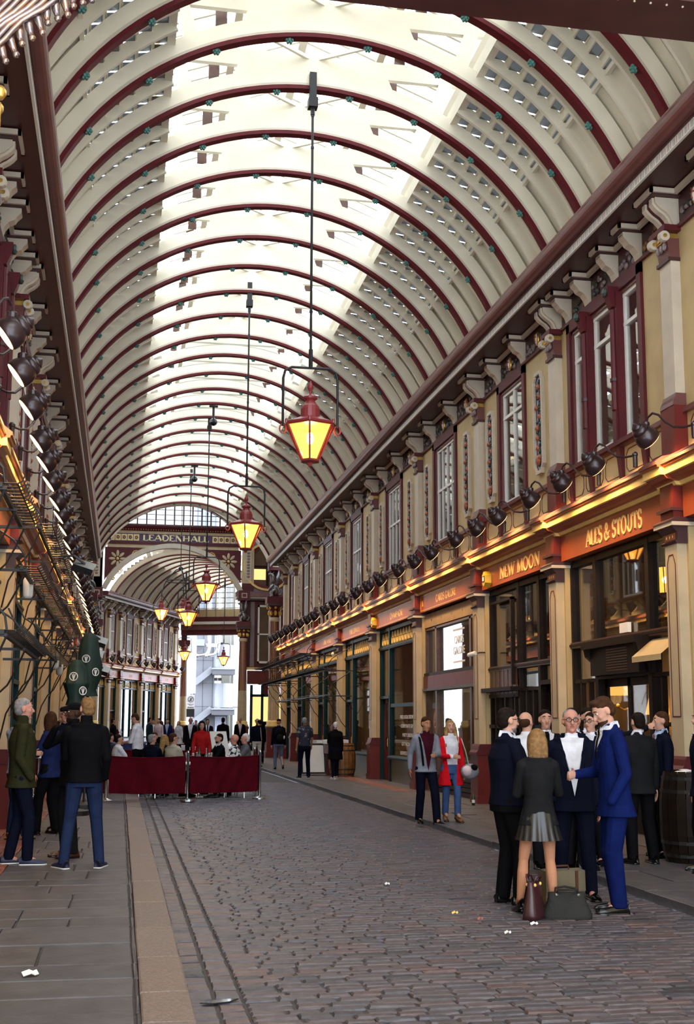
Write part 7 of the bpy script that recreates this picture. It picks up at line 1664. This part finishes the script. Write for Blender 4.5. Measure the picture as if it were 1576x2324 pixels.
def hb(name, label, loc, rz, body, m, strapm, hard):
    o = thing(name, label, 'bag', loc, rz); L, W, Hh = body; mb = MB(); rings = []
    for t in range(7):
        f = t / 6; z = Hh * f; rings.append((z, L / 2 * (1 - .28 * f ** 1.5 + .05 * math.sin(f * 7)), W / 2 * (1 - .62 * f)))
    n = 20; vs = [(a * math.copysign(abs(math.cos(2 * PI * j / n)) ** .6, math.cos(2 * PI * j / n)), b * math.copysign(abs(math.sin(2 * PI * j / n)) ** .6, math.sin(2 * PI * j / n)), z) for z, a, b in rings for j in range(n)]
    mb.add(vs, [(i * n + j, i * n + (j + 1) % n, (i + 1) * n + (j + 1) % n, (i + 1) * n + j) for i in range(6) for j in range(n)] + [tuple(range(n))[::-1], tuple(range(6 * n, 7 * n))], m); mb.build('body', o, smooth=True)
    for sg in (-1, 1):
        mb = MB(); mb.tube([(-L * .22, sg * W * .14, Hh * .95), (-L * .20, sg * W * .25, Hh * 1.12), (0, sg * W * .4, Hh * 1.16), (L * .20, sg * W * .25, Hh * 1.12), (L * .22, sg * W * .14, Hh * .95)], .010, strapm, 6); mb.build('handle', o, smooth=True)
    mb = MB()
    for u in (-.22, .22):
        for sg in (-1, 1): mb.ball((L * u, sg * W * .2, Hh * .93), .016, hard, 8, 5)
    mb.build('buckle', o); return o
mat('bag_wine', (.035, .008, .012), .35, var=.15); mat('bag_black', (.006, .006, .006), .6, var=.2, bump=.6, bscale=150); mat('bag_khaki', (.11, .085, .045), .8, var=.15, bump=.2, bscale=150)
hb('handbag', 'dark wine leather handbag with gold buckles between the blonde woman\'s feet', (3.52, 10.08, .0), .9, (.30, .16, .32), 'bag_wine', 'bag_wine', 'gold_paint')
hb('handbag', 'slumped black bag on the setts right of the wine handbag', (3.82, 10.10, .0), -.2, (.42, .26, .22), 'bag_black', 'bag_black', 'steel')
o = thing('canvas_briefcase', 'khaki canvas briefcase standing behind the black bag', 'bag', (3.98, 10.62, .0), .15); mb = MB(); v, f = sett_geo(.20, .055, .30, .025); mb.add([(a, b, c + .34) for a, b, c in v], f, 'bag_khaki'); mb.add([(-.2, -.062, .34), (.2, -.062, .34), (.2, -.068, .16), (-.2, -.068, .16), (-.2, .05, .352), (.2, .05, .352)], [(0, 1, 2, 3), (0, 4, 5, 1)], 'bag_khaki'); mb.build('body', o)
mb = MB()
for u in (-.11, .11): mb.box(u - .014, u + .014, -.073, -.064, .10, .34, 'shoe_brown')
mb.tube([(-.07, 0, .34), (-.06, 0, .38), (.06, 0, .38), (.07, 0, .34)], .009, 'shoe_brown', 6); mb.build('strap', o)
def barrel(loc, label, m='barrel_wood', hm='black_iron', r=.36, h=1.0, n=20):
    o = thing('barrel', label, 'barrel', loc); prof = [(0, r * .84), (.12, r * .92), (.3, r * .985), (.5, r), (.7, r * .985), (.88, r * .92), (1, r * .84)]
    for k in range(n):
        mb = MB(); t0, t1 = 2 * PI * k / n + .012, 2 * PI * (k + 1) / n - .012; mb.strip([(q * math.cos(t0), q * math.sin(t0), z * h) for z, q in prof], [(q * math.cos(t1), q * math.sin(t1), z * h) for z, q in prof], m); mb.build('stave', o)
    for z in (.08, .22, .78, .92):
        q = r * (1 - .16 * (abs(z - .5) * 2) ** 2) + .005; mb = MB(); mb.lathe([(q - .004, -.02), (q, -.02), (q, .02), (q - .004, .02)], (0, 0, z * h), n=28, m=hm); mb.build('hoop', o)
    mb = MB(); mb.lathe([(r * .80, 0), (r * .80, .02)], (0, 0, h - .05), n=24, m=m); mb.lathe([(r * .97, 0), (r * .97, h * .4)], (0, 0, .3 * h), n=20, m='dark_wood'); mb.build('head', o); return o
barrel((6.72, 13.55, PAVZ), 'black painted barrel at the right edge by the pilaster', 'dark_wood', 'black_iron', .38, 1.05)
for k, (dx, dy, dz, rz) in enumerate([(-.05, -.08, 1.06, .3), (.04, .02, 1.075, -.2)]):
    mb = MB(); nx = 6; pa = [(-.15 + .3 * i / nx, -.11, .012 * math.sin(i * 1.1)) for i in range(nx + 1)]; pb = [(a[0] + .01, .11, a[2] + .004) for a in pa]; mb.strip(pa, pb, 'paper'); mb.strip([(a[0], a[1], a[2] - .012) for a in pa], [(a[0], a[1], a[2] - .012) for a in pb], 'paper'); mb.strip([(a[0], a[1], a[2] - .012) for a in pa], pa, 'paper')
    o = mb.build('folded_newspaper'); tag(o, ['folded newspaper lying lowest on the black barrel', 'crumpled paper on top of the newspaper on the black barrel'][k], 'paper'); o.location = (6.72 + dx, 13.55 + dy, PAVZ + dz - .05 + .03); o.rotation_euler = (0, 0, rz)
barrel((6.72, 36.6, PAVZ), 'oak barrel with dark hoops behind the two walkers', 'barrel_wood', 'black_iron', .42, 1.0)
ct = thing('barrel_counter', 'white edged counter board resting behind the oak barrel', 'counter'); mb = MB(); mb.box(6.25, 7.05, 37.3, 37.9, 1.02, 1.14, 'signboard'); mb.box(6.28, 7.02, 37.32, 37.88, .72, 1.02, 'relief_grey'); mb.build('top', ct); mb = MB(); mb.box(6.4, 6.9, 37.4, 37.8, PAVZ, .72, 'oxblood'); mb.build('base', ct)
ab = thing('pavement_sign', 'white pavement board with a picture of a pizza by the oak barrel', 'sign', (5.95, 37.6, PAVZ), .05)
for sg in (-1, 1):
    mb = MB(); b = lambda z: sg * (.26 - .20 * z)
    mb.add([(-.40, b(.05), .05), (.40, b(.05), .05), (.40, b(1.1), 1.1), (-.40, b(1.1), 1.1), (-.40, b(.05) + .03, .05), (.40, b(.05) + .03, .05), (.40, b(1.1) + .03, 1.1), (-.40, b(1.1) + .03, 1.1)], [(0, 1, 2, 3), (7, 6, 5, 4), (0, 3, 7, 4), (1, 5, 6, 2), (3, 2, 6, 7), (0, 4, 5, 1)], 'black_iron'); mb.build('frame', ab)
mb = MB(); mb.add([(-.34, -.262, .10), (.34, -.262, .10), (.34, -.10, .92), (-.34, -.10, .92)], [(0, 1, 2, 3)], 'signboard'); mb.build('poster', ab)
mb = MB(); mb.box(-.40, .40, -.08, -.04, .98, 1.08, 'signboard'); mb.build('header', ab); text('PIZZA', .09, 'black_gloss', 'lettering', ab, frame_m((0, -.083, 1.03), (1, 0, 0), (0, 0, 1)), .001)
mb = MB(); nrm = Vector((0, -.98, -.19))
for k in range(14):
    r2 = random.Random(k); mb.ball((r2.uniform(-.2, .22), -.235 + .16 * (.24 + r2.uniform(-.1, .12)) , .24 + r2.uniform(-.1, .12)), (.05, .008, .035), ['fruit_red', 'card_3', 'card_4', 'card_1'][k % 4], 6, 4)
mb.build('pizza_picture', ab)
# chrome posts and red screens
posts = [(-1.81, 27.44, 'chrome post at the left end of the red screens'), (-.24, 26.02, 'chrome post beside the blond man'), (1.44, 25.8, 'chrome post in the middle of the red screens'), (3.04, 26.49, 'chrome post at the right front corner of the red screens'), (3.24, 29.4, 'chrome post at the right back corner of the terrace'), (-.4, 32.2, 'chrome post at the back left of the terrace'), (3.0, 32.4, 'chrome post at the far back right of the terrace')]
for x, y, lab in posts:
    o = thing('barrier_post', lab, 'post', (x, y, .02)); mb = MB(); mb.lathe([(.17, 0), (.17, .015), (.15, .03), (.06, .055), (.03, .07)], (0, 0, 0), n=20, m='steel'); mb.build('base', o, smooth=False)
    mb = MB(); mb.lathe([(.028, .06), (.028, .99), (.034, 1.0), (.030, 1.03), (.012, 1.045)], (0, 0, 0), n=14, m='steel'); mb.build('pole', o, smooth=True)
    mb = MB()
    for z in (.62, .70, .93): mb.ball((.035, -.01, z), .018, 'black_iron', 6, 4)
    mb.build('clip', o)
def screen(a, b, label, z0=.20, z1=.95):
    o = thing('red_screen', label, 'screen'); A, B_ = Vector((a[0], a[1], 0)), Vector((b[0], b[1], 0)); d = B_ - A; L = d.length; d.normalize(); nn = Vector((-d.y, d.x, 0)); nu, nv = 24, 10; mb = MB(); vs = []
    for i in range(nu + 1):
        u = i / nu
        for j in range(nv + 1):
            v = j / nv; sag = .035 * math.sin(PI * u) * v + .015 * math.sin(PI * u) * (1 - v); fold = .035 * math.sin(u * 15 + v * 4) * math.sin(PI * u) * (1 - .5 * v) + .02 * math.sin(u * 31 - v * 7) * math.sin(PI * u)
            vs.append(A + d * (.05 + u * (L - .1)) + nn * fold + Vector((0, 0, z0 + (z1 - z0) * v - sag)))
    W_ = nv + 1; mb.add(vs, [(i * W_ + j, (i + 1) * W_ + j, (i + 1) * W_ + j + 1, i * W_ + j + 1) for i in range(nu) for j in range(nv)], 'banner_red'); mb.build('cloth', o, smooth=True)
    mb = MB(); mb.tube([vs[i * W_ + nv] for i in range(nu + 1)], .014, 'banner_red', 6); mb.build('top_hem', o); mb = MB(); mb.tube([vs[i * W_] for i in range(nu + 1)], .012, 'banner_red', 6); mb.build('bottom_hem', o)
screen(posts[0], posts[1], 'dark red cloth screen on the left, mostly behind the drinkers'); screen(posts[1], posts[2], 'dark red cloth screen left of the middle chrome post'); screen(posts[2], posts[3], 'dark red cloth screen right of the middle chrome post'); screen(posts[3], posts[4], 'dark red cloth screen at the right side of the terrace'); screen(posts[5], posts[6], 'dark red cloth screen along the back of the terrace')
def table(x, y, label, r=.45, m='table_white', z=.75):
    o = thing('cafe_table', label, 'table', (x, y, .02)); mb = MB(); mb.lathe([(r, 0), (r, .03), (r - .01, .035)], (0, 0, z - .035), n=24, m=m); mb.build('tabletop', o); mb = MB(); mb.lathe([(.035, .05), (.035, z - .03)], (0, 0, 0), n=10, m='steel'); mb.build('stem', o); mb = MB(); mb.lathe([(.28, 0), (.27, .02), (.05, .06)], (0, 0, 0), n=20, m='steel'); mb.build('base', o); return o
table(1.78, 27.45, 'white round table with bottle and glasses in the middle of the terrace', .60); table(.30, 28.6, 'small white table by the person in the white tee shirt'); table(.80, 29.75, 'white table before the bearded man at the back', .5); table(-1.45, 23.2, 'white standing table with a wine glass behind the navy blazer', .35, 'table_white', 1.02)
for k, (x, y, lab) in enumerate([(1.62, 27.2, 'first'), (1.75, 27.75, 'second'), (1.98, 27.2, 'third'), (2.05, 27.5, 'fourth'), (1.5, 27.6, 'fifth')]):
    o = thing('wine_glass', 'wine glass on the terrace table, %s of five from the left' % ['second', 'third', 'fourth', 'last', 'first'][k], 'glass', (x, y, .79), 0, 'glasses on the terrace table'); g = MB(); g.lathe([(.034, 0), (.034, .003), (.005, .01), (.005, .085), (.032, .115), (.038, .15), (.031, .20)], (0, 0, 0), n=14, m='wine_glass'); g.build('bowl', o, smooth=True)
o = thing('wine_glass', 'lone wine glass on the standing table at the left', 'glass', (-1.45, 23.15, 1.06)); g = MB(); g.lathe([(.034, 0), (.034, .003), (.005, .01), (.005, .085), (.032, .115), (.038, .15), (.031, .20)], (0, 0, 0), n=14, m='wine_glass'); g.build('bowl', o, smooth=True)
o = thing('wine_bottle', 'green glass wine bottle on the terrace table', 'bottle', (1.76, 27.25, .79)); mb = MB(); mb.lathe([(.036, 0), (.037, .02), (.037, .19), (.030, .22), (.014, .25), (.0135, .31), (.016, .312), (.015, .325)], (0, 0, 0), n=14, m='bottle_green'); mb.build('body', o, smooth=True); mb = MB(); mb.lathe([(.0375, .07), (.0375, .16)], (0, 0, 0), n=14, m='relief_grey'); mb.build('label', o)
o = thing('water_carafe', 'clear carafe beside the green bottle', 'bottle', (1.93, 27.35, .79)); g = MB(); g.lathe([(.045, 0), (.048, .1), (.02, .2), (.02, .28), (.026, .30)], (0, 0, 0), n=14, m='wine_glass'); g.build('body', o, smooth=True)
def chair(x, y, rz, label):
    o = thing('cafe_chair', label, 'chair', (x, y, .02), R(rz)); mb = MB(); mb.box(-.21, .21, -.2, .2, .42, .45, 'black_cloth'); mb.build('seat', o); mb = MB(); mb.box(-.2, .2, -.24, -.21, .55, .85, 'black_cloth'); mb.build('backrest', o)
    for sx in (-1, 1):
        for sy, zt in ((-1, .86), (1, .43)):
            mb = MB(); mb.tube([(sx * .2, sy * .22, 0), (sx * .19, sy * .2, zt)], .013, 'steel', 6); mb.build('leg', o)
for x, y, rz, lab in [(.74, 27.30, -30, 'navy jacket man'), (1.20, 26.95, -48, 'beige jacket man'), (1.04, 28.15, -36, 'fair haired woman'), (2.56, 27.1, 80, 'geometric shirt man'), (2.86, 27.75, 92, 'grey jacket man'), (2.32, 28.5, 112, 'black suit man'), (-.03, 28.2, -70, 'white tee shirt person'), (.86, 30.65, 170, 'bearded man')]: chair(x, y, rz, 'black cafe chair under the ' + lab)
o = thing('menu_board', 'cream menu board standing on the right of the red jumper woman', 'board', (2.55, 30.6, .02), .25); mb = MB(); mb.add([(-.22, 0, .75), (.22, 0, .75), (.14, .12, 1.42), (-.30, .12, 1.42), (-.22, .03, .75), (.22, .03, .75), (.14, .15, 1.42), (-.30, .15, 1.42)], [(0, 1, 2, 3), (7, 6, 5, 4), (0, 3, 7, 4), (1, 5, 6, 2), (3, 2, 6, 7), (0, 4, 5, 1)], 'signboard'); mb.build('panel', o); mb = MB(); mb.tube([(0, .03, 0), (0, .03, .76)], .02, 'black_iron'); mb.lathe([(.2, 0), (.2, .02)], (0, .03, 0), n=14, m='black_iron'); mb.build('stand', o)
for k, (x, y) in enumerate([(-.25, 44.0), (.55, 44.6), (3.35, 46.5)]):
    o = thing('bar_table', ['blue sided counter at the far left', 'blue sided counter beside the waiter', 'grey topped counter right of the red jumper'][k], 'counter', (x, y, PAVZ)); mb = MB(); mb.box(-.45, .45, -.3, .3, .86, .92, 'grey_blazer'); mb.build('top', o); mb = MB(); mb.box(-.40, .40, -.26, .26, 0, .86, 'navy_table' if k < 2 else 'maroon'); mb.build('base', o)
litter(-.52, 8.21, .10, .08, 'paper', 'white scrap of paper on the left flagstones', 'litter', .4, PAVZ + .006)
for x, y, L, W, m, lab in [(3.38, 9.69, .07, .02, 'paper', 'white cigarette end in front of the bags'), (3.03, 9.31, .06, .015, 'sole_white', 'cigarette end lying nearest the camera'), (2.89, 10.33, .06, .015, 'card_3', 'tan cigarette end left of the bearded man'), (3.01, 9.98, .05, .015, 'fruit_red', 'reddish cigarette end left of the bags'), (2.72, 12.26, .05, .03, 'paper', 'small white scrap out on the setts')]:
    litter(x, y, L, W, m, lab, 'litter' if 'scrap' in lab else 'cigarette', .3, camber(x) + .008)
bt = thing('beer_bottle', 'small dark bottle on the pavement at the foot of the card shop pilaster', 'bottle', (6.95, 23.4, PAVZ)); mb = MB(); mb.lathe([(.032, 0), (.032, .14), (.013, .19), (.013, .24)], (0, 0, 0), n=12, m='bottle_green'); mb.build('body', bt, smooth=True); mb = MB(); mb.lathe([(.0325, .05), (.0325, .11)], (0, 0, 0), n=12, m='paper'); mb.build('label', bt)
